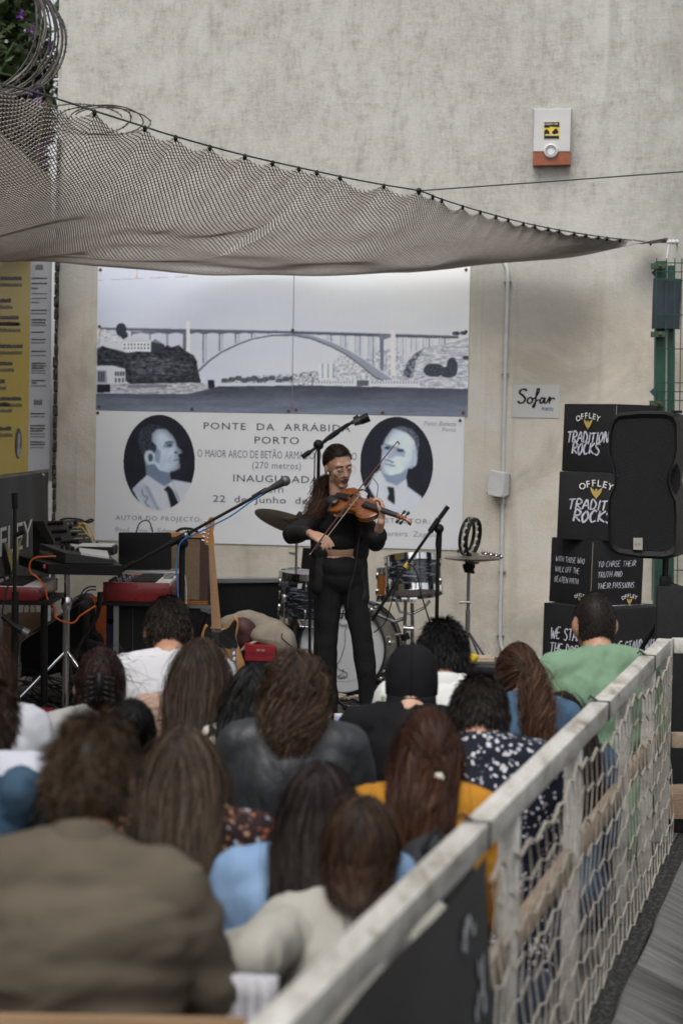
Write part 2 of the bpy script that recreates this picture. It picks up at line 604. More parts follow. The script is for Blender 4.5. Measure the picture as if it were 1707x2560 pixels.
# dark open joint in the corner, mortar crumbling
jm, jn, jl, jb, jt = nodes_of('crumbled_joint', 0.95, 0.1)
jl.new(N_ramp(jn, jl, N_noise(jn, jl, jt.outputs['Object'], 28, 6, 0.7), [(0.38, (0.02, 0.018, 0.016)), (0.55, (0.09, 0.08, 0.07)), (0.68, (0.30, 0.275, 0.235))]), jb.inputs['Base Color'])
cj = MB()
jc = wall_pt(uL + 0.012, 0, 0.0)
for k in range(44):
    z = 0.02 + k * 0.083
    w = 0.015 + 0.010 * random.random()
    cj.rbox((jc.x - 0.004 + 0.006 * random.random(), jc.y - 0.018, z), (w * 1.3, 0.04, 0.0795), 0.006, 1)
jo = cj.build('corner_joint', jm, None, 50, loc=(jc.x, jc.y, 0))
tag(jo, 'dark crumbling joint strip in the corner of the two walls', 'wall joint')

# ------------------------------------------------------------------ planting beyond the wall top
leaf_g = mat('shrub_leaf', (0.022, 0.045, 0.012), 0.6, 0, (0.055, 0.085, 0.025), 6, 3)
petal = mat('purple_petal', (0.16, 0.035, 0.26), 0.6)
bark = mat('shrub_bark', (0.05, 0.038, 0.026), 0.9, 0, (0.10, 0.08, 0.06), 25)


def leaf_cloud(c, r, n, s, flat=0.4):
    m = MB()
    for _ in range(n):
        d = Vector((random.gauss(0, 1), random.gauss(0, 1), random.gauss(0, 1))).normalized()
        k = random.random() ** 0.4
        p = Vector(c) + Vector((d.x * r[0], d.y * r[1], d.z * r[2])) * k
        if mnoise.noise(p * 2.3) < -0.12: continue
        a = Vector((random.gauss(0, 1), random.gauss(0, 1), random.gauss(0, .6))).normalized()
        b = a.orthogonal().normalized()
        b = Quaternion(a, random.random() * 6.28) @ b
        L = s * random.uniform(0.6, 1.3)
        m.add([p - a * L, p + b * L * flat, p + a * L, p - b * L * flat * .8], [(0, 1, 2, 3)])
    return m


def shrub(c, r, n, lab, flowers=0, s=0.05):
    base = Vector((c[0], c[1], 0))
    t = thing('flowering_shrub' if flowers else 'shrub', lab, 'shrub', base)
    tr = MB()
    for k in range(5):
        a = k * 1.256 + 0.3
        tip = Vector(c) + Vector((math.cos(a) * r[0] * .6, math.sin(a) * r[1] * .6, r[2] * (.1 + .15 * k)))
        tr.tube(catmull([base, base.lerp(tip, .5) + Vector((.1 * math.sin(a * 3), .1, 0)), tip], 5), [0.05 - 0.042 * j / 10 for j in range(11)], 6)
    tr.build('trunk', bark, t)
    leaf_cloud(c, r, n, s).build('crown', leaf_g, t, 0)
    if flowers:
        fm = MB()
        for _ in range(flowers):
            d = Vector((random.gauss(0, 1), -abs(random.gauss(0, 1)), random.gauss(0, 1))).normalized()
            p = Vector(c) + Vector((d.x * r[0], d.y * r[1], d.z * r[2]))
            for q in range(5):
                a = q * 1.256
                m_ = Vector((math.cos(a), 0, math.sin(a))) * 0.03
                fm.add([p, p + m_ + Vector((.012, -.01, 0)), p + m_ * 1.4, p + m_ + Vector((-.012, -.01, .01))], [(0, 1, 2, 3)])
        fm.build('blossom', petal, t, 0)
    return t


shrub((-2.95, 14.9, 4.15), (0.75, 0.8, 1.35), 11000, 'dark green shrub with purple blossoms behind the razor wire', 90, .075)
shrub((-3.5, 16.8, 4.3), (1.3, 0.9, 2.0), 12000, 'tall dense green shrub behind the flowering one', 0, 0.07)
# dry stems between wire and shrub
ds = MB()
for k in range(40):
    x = random.uniform(-3.2, -2.35); y = random.uniform(13.9, 15.0)
    z = 2.2
    p = [Vector((x, y, z))]
    d = Vector((random.uniform(-.3, .3), 0, 1))
    for j in range(5):
        d = (d + Vector((random.uniform(-.4, .4), random.uniform(-.2, .2), random.uniform(-.3, .2)))).normalized()
        p.append(p[-1] + d * random.uniform(.3, .5))
    ds.tube(p, [0.006, .005, .005, .004, .003, .002], 4)
o = ds.build('dry_twigs', mat('dry_twig', (0.20, 0.16, 0.11), 0.9), None, 0, loc=(-2.8, 14.4, 0))
kind(o, 'stuff', 'tangle of dry brown twigs growing behind the wall')
o['category'] = 'twigs'

# ------------------------------------------------------------------ razor wire
wire_m = mat('galvanised_wire', (0.12, 0.115, 0.11), 0.6, 0.6, (0.06, 0.05, 0.04), 14)
wire_d = mat('weathered_wire', (0.05, 0.045, 0.04), 0.6, 0.6, (0.09, 0.07, 0.05), 14)


def coil(centers, radii, turns, lab, material, phase=0.0, barb=0.012, r=0.0035, squash=1.0):
    """wire helix through the given centres, a flat barb every few cm"""
    N = int(turns * 46)
    C_ = catmull(centers, 20)
    pts = []
    for i in range(N + 1):
        t = i / N
        c = C_[min(int(t * (len(C_) - 1)), len(C_) - 1)]
        rr = radii[0] + (radii[1] - radii[0]) * t
        rr *= 1 + 0.05 * math.sin(i * 0.13)
        a = phase + t * turns * 2 * math.pi
        pts.append(c + Vector((math.cos(a) * rr, 0.05 * math.sin(a * 1.7), math.sin(a) * rr * squash)))
    t = thing('razor_wire', lab, 'razor wire', (pts[0].x, pts[0].y, pts[0].z))
    m = MB(); m.tube(pts, r, 5); m.build('wire', material, t)
    bm_ = MB()
    for i in range(2, N, 3):
        T = (pts[i + 1 if i < N else i] - pts[i - 1]).normalized()
        n_ = T.orthogonal().normalized(); n_ = Quaternion(T, i * 1.1) @ n_
        b = T.cross(n_)
        p = pts[i]
        bm_.add([p - T * barb * 1.5 + n_ * barb * .7, p + b * .003, p + T * barb * 1.5 + n_ * barb * .7, p + T * barb * 1.5 - n_ * barb * .7, p - b * .003, p - T * barb * 1.5 - n_ * barb * .7],
                [(0, 1, 4, 5), (1, 2, 3, 4)])
    bm_.build('barbs', material, t, 0)['kind'] = 'stuff'
    return t


ca = [at(-75, 60, 10.4), at(-10, 75, 11.3), at(25, 95, 12.6)]
coil(ca, (0.36, 0.335), 13, 'thick coil of grey razor wire along the top of the side wall', wire_m, 0.4, 0.017, 0.006)
cb = [at(205, 296, 12.9), at(255, 300, 12.75), at(285, 306, 12.6)]
coil(cb, (0.26, 0.25), 3.4, 'loose end of dark razor wire arching over the net corner', wire_d, 0.2, 0.013, 0.0045, .36)

# ================================================================== the printed panels on the wall
def s2l(c):
    c = np.asarray(c, float) / 255.0
    return np.where(c <= 0.04045, c / 12.92, ((c + 0.055) / 1.055) ** 2.4)


class Paint:
    """a small raster in photograph-print units, used to give the print meshes their ink"""
    def __init__(self, x0, y0, x1, y1, col, step=1.0):
        self.x0, self.y0, self.step = x0, y0, step
        self.w = int((x1 - x0) / step) + 1; self.h = int((y1 - y0) / step) + 1
        self.a = np.zeros((self.h, self.w, 3)); self.a[:] = col
        yy, xx = np.mgrid[0:self.h, 0:self.w]
        self.X = xx * step + x0; self.Y = yy * step + y0

    def _win(self, xa, ya, xb, yb_):
        i0 = max(0, int((ya - self.y0) / self.step) - 1); i1 = min(self.h, int((yb_ - self.y0) / self.step) + 2)
        j0 = max(0, int((xa - self.x0) / self.step) - 1); j1 = min(self.w, int((xb - self.x0) / self.step) + 2)
        return slice(i0, max(i0, i1)), slice(j0, max(j0, j1))

    def mask_poly(self, pts):
        m = np.zeros((self.h, self.w), bool)
        xs = [p[0] for p in pts]; ys = [p[1] for p in pts]
        W = self._win(min(xs), min(ys), max(xs), max(ys))
        X, Y = self.X[W], self.Y[W]; mm = np.zeros(X.shape, bool)
        n = len(pts)
        for i in range(n):
            (xa, ya), (xb, yb_) = pts[i], pts[(i + 1) % n]
            if ya == yb_: continue
            mm ^= ((ya > Y) != (yb_ > Y)) & (X < (xb - xa) * (Y - ya) / (yb_ - ya) + xa)
        m[W] = mm
        return m

    def mask_ell(self, cx, cy, rx, ry):
        m = np.zeros((self.h, self.w), bool)
        W = self._win(cx - rx, cy - ry, cx + rx, cy + ry)
        m[W] = ((self.X[W] - cx) / rx) ** 2 + ((self.Y[W] - cy) / ry) ** 2 < 1
        return m

    def mask_line(self, pts, w):
        m = np.zeros((self.h, self.w), bool)
        for (xa, ya), (xb, yb_) in zip(pts[:-1], pts[1:]):
            W = self._win(min(xa, xb) - w, min(ya, yb_) - w, max(xa, xb) + w, max(ya, yb_) + w)
            X, Y = self.X[W], self.Y[W]
            dx, dy = xb - xa, yb_ - ya
            t = np.clip(((X - xa) * dx + (Y - ya) * dy) / (dx * dx + dy * dy + 1e-9), 0, 1)
            m[W] |= (X - xa - t * dx) ** 2 + (Y - ya - t * dy) ** 2 < (w / 2) ** 2
        return m

    def noise(self, sx, sy, seed=0.0, oct=4):
        p = np.stack([self.X.ravel() / sx, self.Y.ravel() / sy, np.full(self.X.size, seed)], 1)
        return fbm(p, oct).reshape(self.X.shape)

    def fill(self, m, col, a=1.0):
        self.a[m] = self.a[m] * (1 - a) + np.asarray(col, float) * a

    def mottle(self, m, lo, hi, sx, sy, seed, sharp=2.5, bias=0.0):
        X = self.X[m]
        if not len(X): return
        nz = fbm(np.stack([X / sx, self.Y[m] / sy, np.full(len(X), seed)], 1), 4)
        nz = nz * .75 + .35 * fbm(np.stack([X / sx * 3.1, self.Y[m] / sy * 2.6, np.full(len(X), seed + 5)], 1), 3)
        t = np.clip(0.5 + .62 * sharp * (nz + bias), 0, 1)[..., None]
        self.a[m] = np.asarray(lo, float) * (1 - t) + np.asarray(hi, float) * t

    def blur(self, m, k=1):
        a = self.a.copy()
        for _ in range(k):
            a = (a + np.roll(a, 1, 0) + np.roll(a, -1, 0) + np.roll(a, 1, 1) + np.roll(a, -1, 1)) / 5
        self.a[m] = a[m]

    def round_off(self, m, k=7, lo=.74):
        """photographic fall-off towards the edge of a region"""
        f = m.astype(float)
        for _ in range(3):
            for ax_ in (0, 1):
                f = sum(np.roll(f, q, ax_) for q in range(-k, k + 1, 2)) / len(range(-k, k + 1, 2))
        self.a[m] *= (lo + (1.06 - lo) * np.clip((f[m] - .45) * 1.9, 0, 1))[:, None]

    def at(self, x, y):
        i = np.clip(((y - self.y0) / self.step).round().astype(int), 0, self.h - 1)
        j = np.clip(((x - self.x0) / self.step).round().astype(int), 0, self.w - 1)
        return self.a[i, j]


def project(P):
    """world points (n,3) -> print units"""
    inv = np.array(CM.inverted())
    q = P @ inv[:3, :3].T + inv[:3, 3]
    return W0 / 2 + FPX * q[:, 0] / -q[:, 2], H0 / 2 - FPX * q[:, 1] / -q[:, 2]


def print_grid(name, u0, u1, z0, z1, off, paint, material, parent, nx, nz, mask=None):
    us = np.linspace(u0, u1, nx); zs = np.linspace(z0, z1, nz)
    U, Z = np.meshgrid(us, zs)
    P = np.zeros((U.size, 3))
    P[:, 0] = WP.x + WU.x * U.ravel() + WN.x * off
    P[:, 1] = WP.y + WU.y * U.ravel() + WN.y * off
    P[:, 2] = Z.ravel()
    px, py = project(P)
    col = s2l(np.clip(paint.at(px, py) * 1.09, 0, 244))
    idx = np.arange(U.size).reshape(nz, nx)
    F = np.stack([idx[:-1, :-1].ravel(), idx[:-1, 1:].ravel(), idx[1:, 1:].ravel(), idx[1:, :-1].ravel()], 1)
    if mask is not None:
        ok = mask(px, py)
        F = F[ok[F].all(1)]
    me = bpy.data.meshes.new(name)
    me.from_pydata(P.tolist(), [], F.tolist())
    at_ = me.color_attributes.new('ink', 'FLOAT_COLOR', 'POINT')
    at_.data.foreach_set('color', np.concatenate([col, np.ones((len(col), 1))], 1).astype(np.float32).ravel())
    return link_mesh(name, me, material, parent, 0, fix=False)


INK = mat('printed_ink', (0.5, 0.5, 0.5), 0.35, attr='ink', spec=0.35)
PANEL_W = mat('panel_white', (0.76, 0.77, 0.80), 0.38, 0, (0.79, 0.80, 0.82), 3, spec=0.4)
PANEL_EDGE = mat('panel_edge', (0.30, 0.28, 0.22), 0.7)
SCREW = mat('rusty_screw', (0.10, 0.085, 0.07), 0.6, 0.4, (0.16, 0.07, 0.03), 60)

# ---- ink of the bridge photograph
pt = Paint(236, 630, 1182, 1045, (205, 210, 222))
gx = np.clip((pt.X - 240) / 930, 0, 1); gy = np.clip((pt.Y - 665) / 280, 0, 1)
sky = np.stack([196 + 24 * gx, 203 + 20 * gx, 218 + 15 * gx], -1) + (10 * (1 - gy) + 10 * np.abs(gy - .4) - 6 + 5 * pt.noise(160, 60, 1.0) + 2 * pt.noise(6, 120, 2.0))[..., None]
pt.a[:] = sky
D = (52, 56, 68); Lt = (214, 219, 228); Md = (126, 133, 148)
# far shore and opposite bank
pt.mottle(pt.mask_poly([(553, 952), (600, 945), (640, 938), (735, 934), (760, 940), (760, 962), (553, 962)]), (96, 102, 116), (215, 219, 227), 9, 5, 3.0, 3, .1)
for i, x in enumerate(range(562, 735, 15)):
    pt.mottle(pt.mask_ell(x + 4 * math.sin(i * 7), 951 - 3 * (i % 3), 9, 6), (50, 54, 64), (120, 126, 138), 4, 3, 4.0 + i, 2.5)
pt.fill(pt.mask_poly([(553, 957), (790, 955), (790, 963), (553, 963)]), (206, 210, 218))
pt.mottle(pt.mask_poly([(733, 938), (760, 930), (795, 927), (800, 960), (733, 962)]), (70, 75, 88), (220, 224, 232), 6, 5, 5.0, 3, .1)
pt.mottle(pt.mask_poly([(832, 905), (850, 890), (875, 884), (910, 900), (945, 876), (990, 868), (1010, 900), (1000, 955), (800, 958)]), (96, 102, 116), (224, 228, 236), 8, 7, 6.0, 2.0, .24)
for x in (796, 810, 823):
    pt.fill(pt.mask_poly([(x, 909), (x + 12, 907), (x + 12, 950), (x, 950)]), (218, 223, 231)); pt.fill(pt.mask_poly([(x + 9, 909), (x + 12, 908), (x + 12, 945), (x + 9, 945)]), (150, 157, 172))
# bridge
def line(p, w, c): pt.fill(pt.mask_line(p, w), c)
for x, y1 in ((330, 838), (376, 858), (419, 868)):
    line([(x, 824), (x, y1)], 3.2, (150, 157, 170)); line([(x - 2, 824), (x - 2, y1)], 1.5, (86, 92, 106))
for xa, xb, y1 in ((508, 515, 906), (549, 556, 881), (589, 597, 862), (629, 637, 847), (671, 677, 836)):
    line([(xa, 829), (xa, y1)], 4, (92, 98, 112)); line([(xb, 829), (xb, y1 - 3)], 3, (168, 175, 188))
for g_ in ((818, 832, 850), (852, 869, 866), (888, 905, 888), (921, 938, 908), (993, 1014, 905), (1028, 1046, 880), (1058, 1080, 868), (1098, 1118, 860)):
    a_, b_, y1 = g_
    for k in range(4):
        x = a_ + (b_ - a_) * k / 3
        line([(x, 838), (x, y1 + k * 2)], 2.0, (96, 102, 116) if k % 2 == 0 else (176, 182, 195))
arch_o = [(488, 926), (519, 898), (551, 876), (595, 855), (630, 843), (678, 834), (733, 829.5), (779, 836), (829, 853), (866, 870), (912, 897), (950, 925), (985, 948)]
arch_i = [(492, 934), (521, 905), (553, 882), (597, 861), (632, 848), (680, 840), (733, 839), (779, 848), (829, 868), (866, 888), (905, 917), (935, 943), (955, 952)]
pt.fill(pt.mask_poly(arch_o + arch_i[::-1]), (150, 157, 172))
line([(x, y + 1.5) for x, y in arch_o], 2.6, (206, 211, 221))
line([(x, y - 1.5) for x, y in arch_i], 3.0, (84, 90, 106))
pt.fill(pt.mask_poly([(252, 819), (733, 828), (733, 833), (460, 830), (252, 824)]), (92, 98, 112))
for xa, xb in ((330, 376), (376, 419), (419, 462), (474, 511), (511, 552), (552, 593), (593, 633)):
    pt.fill(pt.mask_poly([(xa, 829), (xb, 829), (xb, 835), ((xa + xb) / 2, 831), (xa, 835)]), (98, 104, 118))
pt.fill(pt.mask_poly([(733, 828), (975, 834), (1146, 840), (1146, 846), (975, 842), (733, 834)]), (88, 94, 108))
line([(252, 818.5), (733, 827.5), (1146, 839.5)], 1.6, (150, 156, 168))
pt.fill(pt.mask_poly([(458, 829), (466, 829), (466, 882), (458, 882)]), (104, 110, 124)); pt.fill(pt.mask_poly([(466, 803), (474, 803), (475, 884), (465, 884)]), (226, 230, 236))
pt.fill(pt.mask_poly([(949, 836), (959, 836), (959, 926), (951, 926)]), (112, 119, 134)); pt.fill(pt.mask_poly([(977, 826), (988, 826), (989, 940), (976, 940)]), (228, 232, 238))
pt.fill(pt.mask_poly([(945, 838), (977, 836), (977, 842), (952, 851)]), (120, 127, 142))
# left bank
pt.mottle(pt.mask_poly([(243, 826), (262, 822), (300, 838), (330, 850), (330, 870), (243, 872)]), (150, 156, 166), (222, 226, 232), 14, 7, 7.0, 2.5, .12)
pt.mottle(pt.mask_ell(303, 824, 13, 17), (36, 39, 48), (74, 79, 90), 4, 4, 8.0, 2.5); pt.mottle(pt.mask_ell(311, 838, 9, 10), (36, 39, 48), (74, 79, 90), 4, 4, 8.5, 2.5)
pt.fill(pt.mask_poly([(306, 850), (318, 842), (376, 848), (378, 854), (306, 856)]), (198, 202, 210)); pt.fill(pt.mask_poly([(306, 856), (378, 854), (378, 878), (312, 878)]), (216, 220, 227))
pt.fill(pt.mask_poly([(378, 854), (392, 852), (412, 862), (412, 880), (378, 878)]), (60, 64, 76)); pt.fill(pt.mask_poly([(378, 854), (388, 847), (410, 860)]), (128, 134, 146))
pt.fill(pt.mask_poly([(250, 862), (268, 853), (306, 858), (306, 876), (250, 880)]), (204, 208, 215))
for r_, y in ((0, 859), (1, 868)):
    for k in range(8):
        x = 311 + k * 8.3
        pt.fill(pt.mask_poly([(x, y), (x + 3, y), (x + 3, y + 5), (x, y + 5)]), (66, 70, 82))
hill = [(243, 872), (256, 864), (272, 870), (292, 874), (318, 882), (345, 878), (372, 880), (400, 876), (418, 862), (430, 868), (448, 862), (462, 876), (484, 888), (492, 902), (494, 922), (501, 950), (503, 962), (330, 962), (312, 950), (300, 930), (243, 920)]
pt.mottle(pt.mask_poly(hill), (24, 27, 34), (104, 110, 120), 11, 7, 9.0, 2.0, -.12)
pt.mottle(pt.mask_poly([(325, 898), (400, 890), (470, 905), (480, 930), (400, 950), (330, 945)]), (34, 37, 46), (132, 138, 148), 13, 5, 9.6, 2.0, -.1)
pt.fill(pt.mask_poly([(243, 914), (285, 914), (314, 922), (314, 958), (243, 962)]), (206, 210, 217)); pt.fill(pt.mask_poly([(243, 926), (266, 926), (268, 958), (243, 958)]), (150, 156, 168))
for x in (246, 252, 258, 288, 294, 301, 307):
    pt.fill(pt.mask_poly([(x, 929), (x + 3.5, 929), (x + 3.5, 954 if x < 270 else 940), (x, 954 if x < 270 else 940)]), (62, 66, 78))
for x in (288, 297, 306):
    pt.fill(pt.mask_poly([(x, 945), (x + 4, 945), (x + 4, 956), (x, 956)]), (62, 66, 78))
# right bank
rb = [(990, 950), (1003, 925), (1012, 905), (1025, 888), (1045, 872), (1080, 864), (1130, 856), (1176, 842), (1176, 972), (990, 966)]
pt.mottle(pt.mask_poly(rb), (84, 90, 103), (226, 230, 236), 20, 5, 10.0, 1.7, .26)
pt.mottle(pt.mask_poly([(1005, 940), (1018, 905), (1035, 885), (1060, 870), (1040, 900), (1030, 945)]), (52, 57, 70), (180, 186, 198), 6, 7, 10.5, 3, -.02)
for cx, cy, rx, ry, s_ in ((1085, 925, 27, 17, 11.), (1130, 917, 14, 24, 12.), (1120, 930, 22, 14, 13.), (1140, 833, 10, 5, 14.), (1158, 832, 8, 5, 14.5), (1165, 894, 10, 5, 15.)):
    pt.mottle(pt.mask_ell(cx, cy, rx, ry), (40, 44, 54), (96, 102, 115), 5, 4, s_, 2.3)
# quays
pt.mottle(pt.mask_poly([(280, 960), (500, 956), (518, 962), (540, 972), (470, 985), (330, 984), (270, 976)]), (84, 88, 98), (210, 214, 220), 16, 5, 16., 1.8, .2)
pt.fill(pt.mask_poly([(320, 962), (418, 960), (418, 968), (320, 970)]), (126, 131, 142)); pt.fill(pt.mask_poly([(519, 950), (535, 950), (537, 972), (521, 970)]), (40, 43, 52)); pt.fill(pt.mask_poly([(243, 961), (276, 961), (276, 980), (243, 982)]), (34, 37, 46))
pt.fill(pt.mask_poly([(778, 953), (1048, 950), (1050, 966), (778, 966)]), (214, 218, 226)); pt.fill(pt.mask_poly([(892, 951), (922, 951), (920, 965), (892, 964)]), (92, 98, 110))
for k in range(38):
    x = 784 + k * 7
    if 888 < x < 925: continue
    line([(x, 953), (x - 1.5, 958)], 2.0, (104, 110, 124))
pt.mottle(pt.mask_poly([(735, 943), (782, 941), (782, 964), (735, 964)]), (72, 77, 90), (222, 226, 233), 7, 5, 17., 3.4, .12)
# water
wm = pt.Y > np.interp(pt.X, [243, 330, 470, 545, 760, 1000, 1176], [983, 984, 985, 966, 963, 968, 972])
tw = np.clip((pt.Y - 965) / 65, 0, 1)
wat = np.stack([70 + 50 * tw, 75 + 54 * tw, 87 + 60 * tw], -1) + (20 * pt.noise(22, 2.2, 18., 4) + 22 * pt.noise(160, 14, 19., 3))[..., None]
pt.a[wm] = wat[wm]
pt.blur(pt.Y > 790, 2)
# rust runs and a crease from weather on the print
line([(343, 660), (342, 694)], 2.4, (206, 168, 116)); line([(243, 700), (345, 696), (470, 690)], 1.2, (170, 166, 160)); line([(252, 670), (252, 690)], 2.0, (205, 188, 160)); line([(251, 818), (249, 842)], 2.6, (190, 160, 118))
pt.fill(pt.mask_line([(533, 712), (533, 780)], 4.0), (216, 208, 200), .35)

u0 = wall_uv(243, 850)[0]; u1 = wall_uv(733, 850)[0]; u2 = wall_uv(1172, 850)[0]
zt = (wall_uv(243, 655)[1] + wall_uv(1172, 670)[1]) / 2; zb = (wall_uv(300, 1028)[1] + wall_uv(1100, 1037)[1]) / 2


def screw(u, z, off, parent):
    m = MB(); m.lathe([(0.0115, 0), (0.0115, 0.003), (0.008, 0.005), (0.0, 0.0055)], Matrix.Translation(wall_pt(u, z, off)) @ WALL_M.to_3x3().to_4x4(), 10)
    return m.build('screw', SCREW, parent)


def panel(name, ua, ub, za, zb_, lab, cat, board, off=0.008, thick=0.006):
    p0 = wall_pt((ua + ub) / 2, za, 0)
    t = thing(name, lab, cat, p0)
    m = MB(); m.box(((ua + ub) / 2, (za + zb_) / 2, off - thick / 2), (ub - ua, zb_ - za, thick))
    me = m.mesh('board'); me.transform(WALL_M)
    link_mesh('board', me, board, t, 0)
    return t


pa = panel('photo_panel', u0, u1 - 0.0025, zb, zt, 'black and white bridge photograph half with houses on a dark wooded bank', 'photo panel', PANEL_EDGE)
pb = panel('photo_panel', u1 + 0.0025, u2, zb, zt, 'black and white bridge photograph half with pale terraced hillside', 'photo panel', PANEL_EDGE)
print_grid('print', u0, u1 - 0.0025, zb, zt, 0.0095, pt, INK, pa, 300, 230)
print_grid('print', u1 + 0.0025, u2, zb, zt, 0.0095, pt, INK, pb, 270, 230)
for px, py, p in ((252, 674, pa), (726, 674, pa), (250, 816, pa), (249, 1016, pa), (481, 1022, pa), (722, 1027, pa), (745, 672, pb), (1165, 674, pb), (1165, 829, pb), (732, 825, pb), (741, 1024, pb), (957, 1031, pb), (1158, 1031, pb)):
    u_, z_ = wall_uv(px, py)
    screw(u_, z_, 0.0095, p)

# ---- text panel with the two oval portraits
v0 = wall_uv(239, 1200)[0]; v1 = wall_uv(1158, 1200)[0]
vt = zb - 0.004; vb = (wall_uv(300, 1348)[1] + wall_uv(1100, 1378)[1]) / 2
tp = panel('text_panel', v0, v1, vb, vt, 'white board with bridge inscription and two oval portraits of men', 'sign', PANEL_W)
for px, py in ((245, 1032), (244, 1357), (1150, 1051), (1146, 1377)):
    u_, z_ = wall_uv(px, py); screw(u_, z_, 0.008, tp)

po = Paint(296, 1026, 1096, 1290, (36, 39, 50))


def zA(*p): return [(220 + x / 3.136, 1010 + y / 3.136) for x, y in p]
def zB(*p): return [(680 + x / 2.904, 1010 + y / 2.904) for x, y in p]


F = po.fill; PM = po.mask_poly
# first man, in profile, looking up
F(PM(zA((345, 665), (455, 560), (470, 545), (600, 640), (665, 592), (845, 625), (845, 700), (740, 850), (560, 860), (420, 800))), (196, 202, 213))
F(PM(zA((345, 665), (430, 610), (470, 640), (545, 790), (600, 845), (470, 810))), (178, 187, 202))
F(PM(zA((440, 640), (470, 640), (560, 830), (540, 830))), (150, 160, 178))
F(po.mask_line(zA((420, 660), (430, 715), (472, 735), (445, 770), (478, 805)), 1.5), (70, 80, 100))
face = zA((500, 190), (560, 182), (620, 200), (660, 240), (690, 290), (698, 330), (738, 368), (736, 386), (706, 396), (719, 430), (716, 455), (724, 480), (722, 502), (690, 522), (645, 532), (640, 570), (662, 604), (600, 645), (540, 610), (455, 548), (450, 470), (440, 430), (440, 370), (480, 360), (500, 300))
F(PM(face), (172, 186, 205))
po.mottle(PM(face), (160, 175, 196), (190, 203, 220), 22, 22, 2., 1.6, .1)
po.round_off(PM(face), 9, .72)
F(PM(zA((455, 480), (520, 470), (560, 520), (640, 540), (650, 600), (600, 640), (460, 550))), (112, 128, 152))
F(PM(zA((530, 330), (570, 370), (560, 470), (520, 440))), (140, 157, 180))
F(PM(zA((585, 330), (625, 295), (668, 300), (660, 340), (610, 345))), (128, 143, 166))
hair = zA((392, 320), (396, 240), (425, 185), (480, 158), (560, 164), (612, 190), (540, 196), (498, 235), (500, 290), (540, 330), (525, 385), (492, 362), (448, 365), (436, 420), (412, 360))
po.mottle(PM(hair), (26, 28, 36), (92, 102, 120), 7, 4, 3., 2.2, -.05)
F(po.mask_ell(*zA((484, 414))[0], 13, 17), (186, 199, 216)); F(po.mask_ell(*zA((490, 420))[0], 6, 10), (74, 86, 106))
F(po.mask_line(zA((605, 305), (640, 294), (665, 300)), 2.6), (54, 62, 80)); F(po.mask_ell(*zA((640, 322))[0], 6, 2.6), (40, 46, 60))
F(po.mask_line(zA((672, 444), (700, 436), (719, 434)), 1.8), (62, 72, 92)); F(po.mask_ell(*zA((688, 380))[0], 4, 3), (70, 80, 100)); F(po.mask_line(zA((650, 400), (640, 440), (648, 470)), 1.6), (136, 152, 174))
F(PM(zA((595, 668), (628, 640), (655, 664), (690, 738), (722, 795), (655, 838), (640, 765), (618, 690))), (34, 38, 50)); F(po.mask_line(zA((662, 672), (690, 735)), 2.0), (92, 102, 120)); F(po.mask_line(zA((690, 690), (735, 800)), 1.8), (84, 94, 112))
F(po.mask_line(zA((663, 600), (692, 700)), 1.2), (130, 142, 162))
# second man, facing
F(PM(zB((740, 505), (795, 475), (900, 590), (975, 540), (985, 600), (1087, 674), (1090, 760), (960, 800), (800, 780), (700, 600))), (206, 212, 222))
face2 = zB((872, 178), (940, 160), (1010, 180), (1058, 230), (1066, 290), (1058, 350), (1052, 430), (1020, 468), (985, 470), (972, 545), (905, 590), (832, 562), (796, 505), (786, 440), (792, 380), (800, 300), (822, 245))
F(PM(face2), (196, 209, 226))
po.mottle(PM(face2), (182, 196, 215), (208, 219, 234), 22, 22, 5., 1.5, .1)
po.round_off(PM(face2), 9, .74)
F(PM(zB((800, 500), (860, 520), (940, 500), (972, 470), (972, 545), (905, 588), (832, 562))), (138, 154, 178))
F(PM(zB((790, 300), (880, 300), (960, 345), (965, 385), (900, 375), (860, 400), (800, 350))), (160, 175, 197))
po.mottle(PM(zB((875, 176), (940, 157), (1010, 178), (1060, 228), (1070, 300), (1052, 345), (1036, 268), (985, 212), (930, 190))), (36, 40, 50), (150, 164, 186), 9, 3, 6., 2.2)
F(po.mask_line(zB((798, 282), (868, 306), (905, 318), (968, 352)), 1.4), (60, 68, 86))
for q, rx in (((838, 318), 8), ((930, 336), 9)):
    F(po.mask_ell(*zB(q)[0], rx, 3.6), (52, 60, 78))
F(po.mask_line(zB((818, 404), (850, 410), (878, 424)), 3.2), (86, 98, 122)); F(po.mask_line(zB((818, 432), (890, 452)), 2.0), (72, 82, 104)); F(PM(zB((860, 330), (885, 390), (835, 395))), (168, 183, 204))
F(po.mask_ell(*zB((1032, 405))[0], 7, 17), (186, 200, 218))
F(PM(zB((836, 602), (884, 606), (890, 680), (888, 730), (836, 690), (850, 650))), (36, 40, 52)); F(po.mask_line(zB((985, 600), (1087, 674)), 1.0), (150, 160, 178))
po.blur(po.X > 0, 5)
po.a += (5 * po.noise(3, 3, 3., 3) + 6 * po.noise(30, 40, 9., 2))[..., None]


def oval(cx, cy, rx, ry):
    return lambda px, py: ((px - cx) / rx) ** 2 + ((py - cy) / np.where(py > cy, ry * 1.02, ry)) ** 2 < 1


for cx, cy in ((398, 1155), (991, 1160)):
    ua, za_ = wall_uv(cx - 92, cy + 125); ub, zb2 = wall_uv(cx + 94, cy - 122)
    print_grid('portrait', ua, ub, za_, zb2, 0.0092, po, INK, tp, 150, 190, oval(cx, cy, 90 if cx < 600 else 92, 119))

TXT = mat('sign_lettering', (0.055, 0.06, 0.085), 0.6)
TXT_F = mat('sign_lettering_worn', (0.20, 0.215, 0.26), 0.6)
TXT_P = mat('sign_lettering_faded', (0.36, 0.38, 0.43), 0.6)


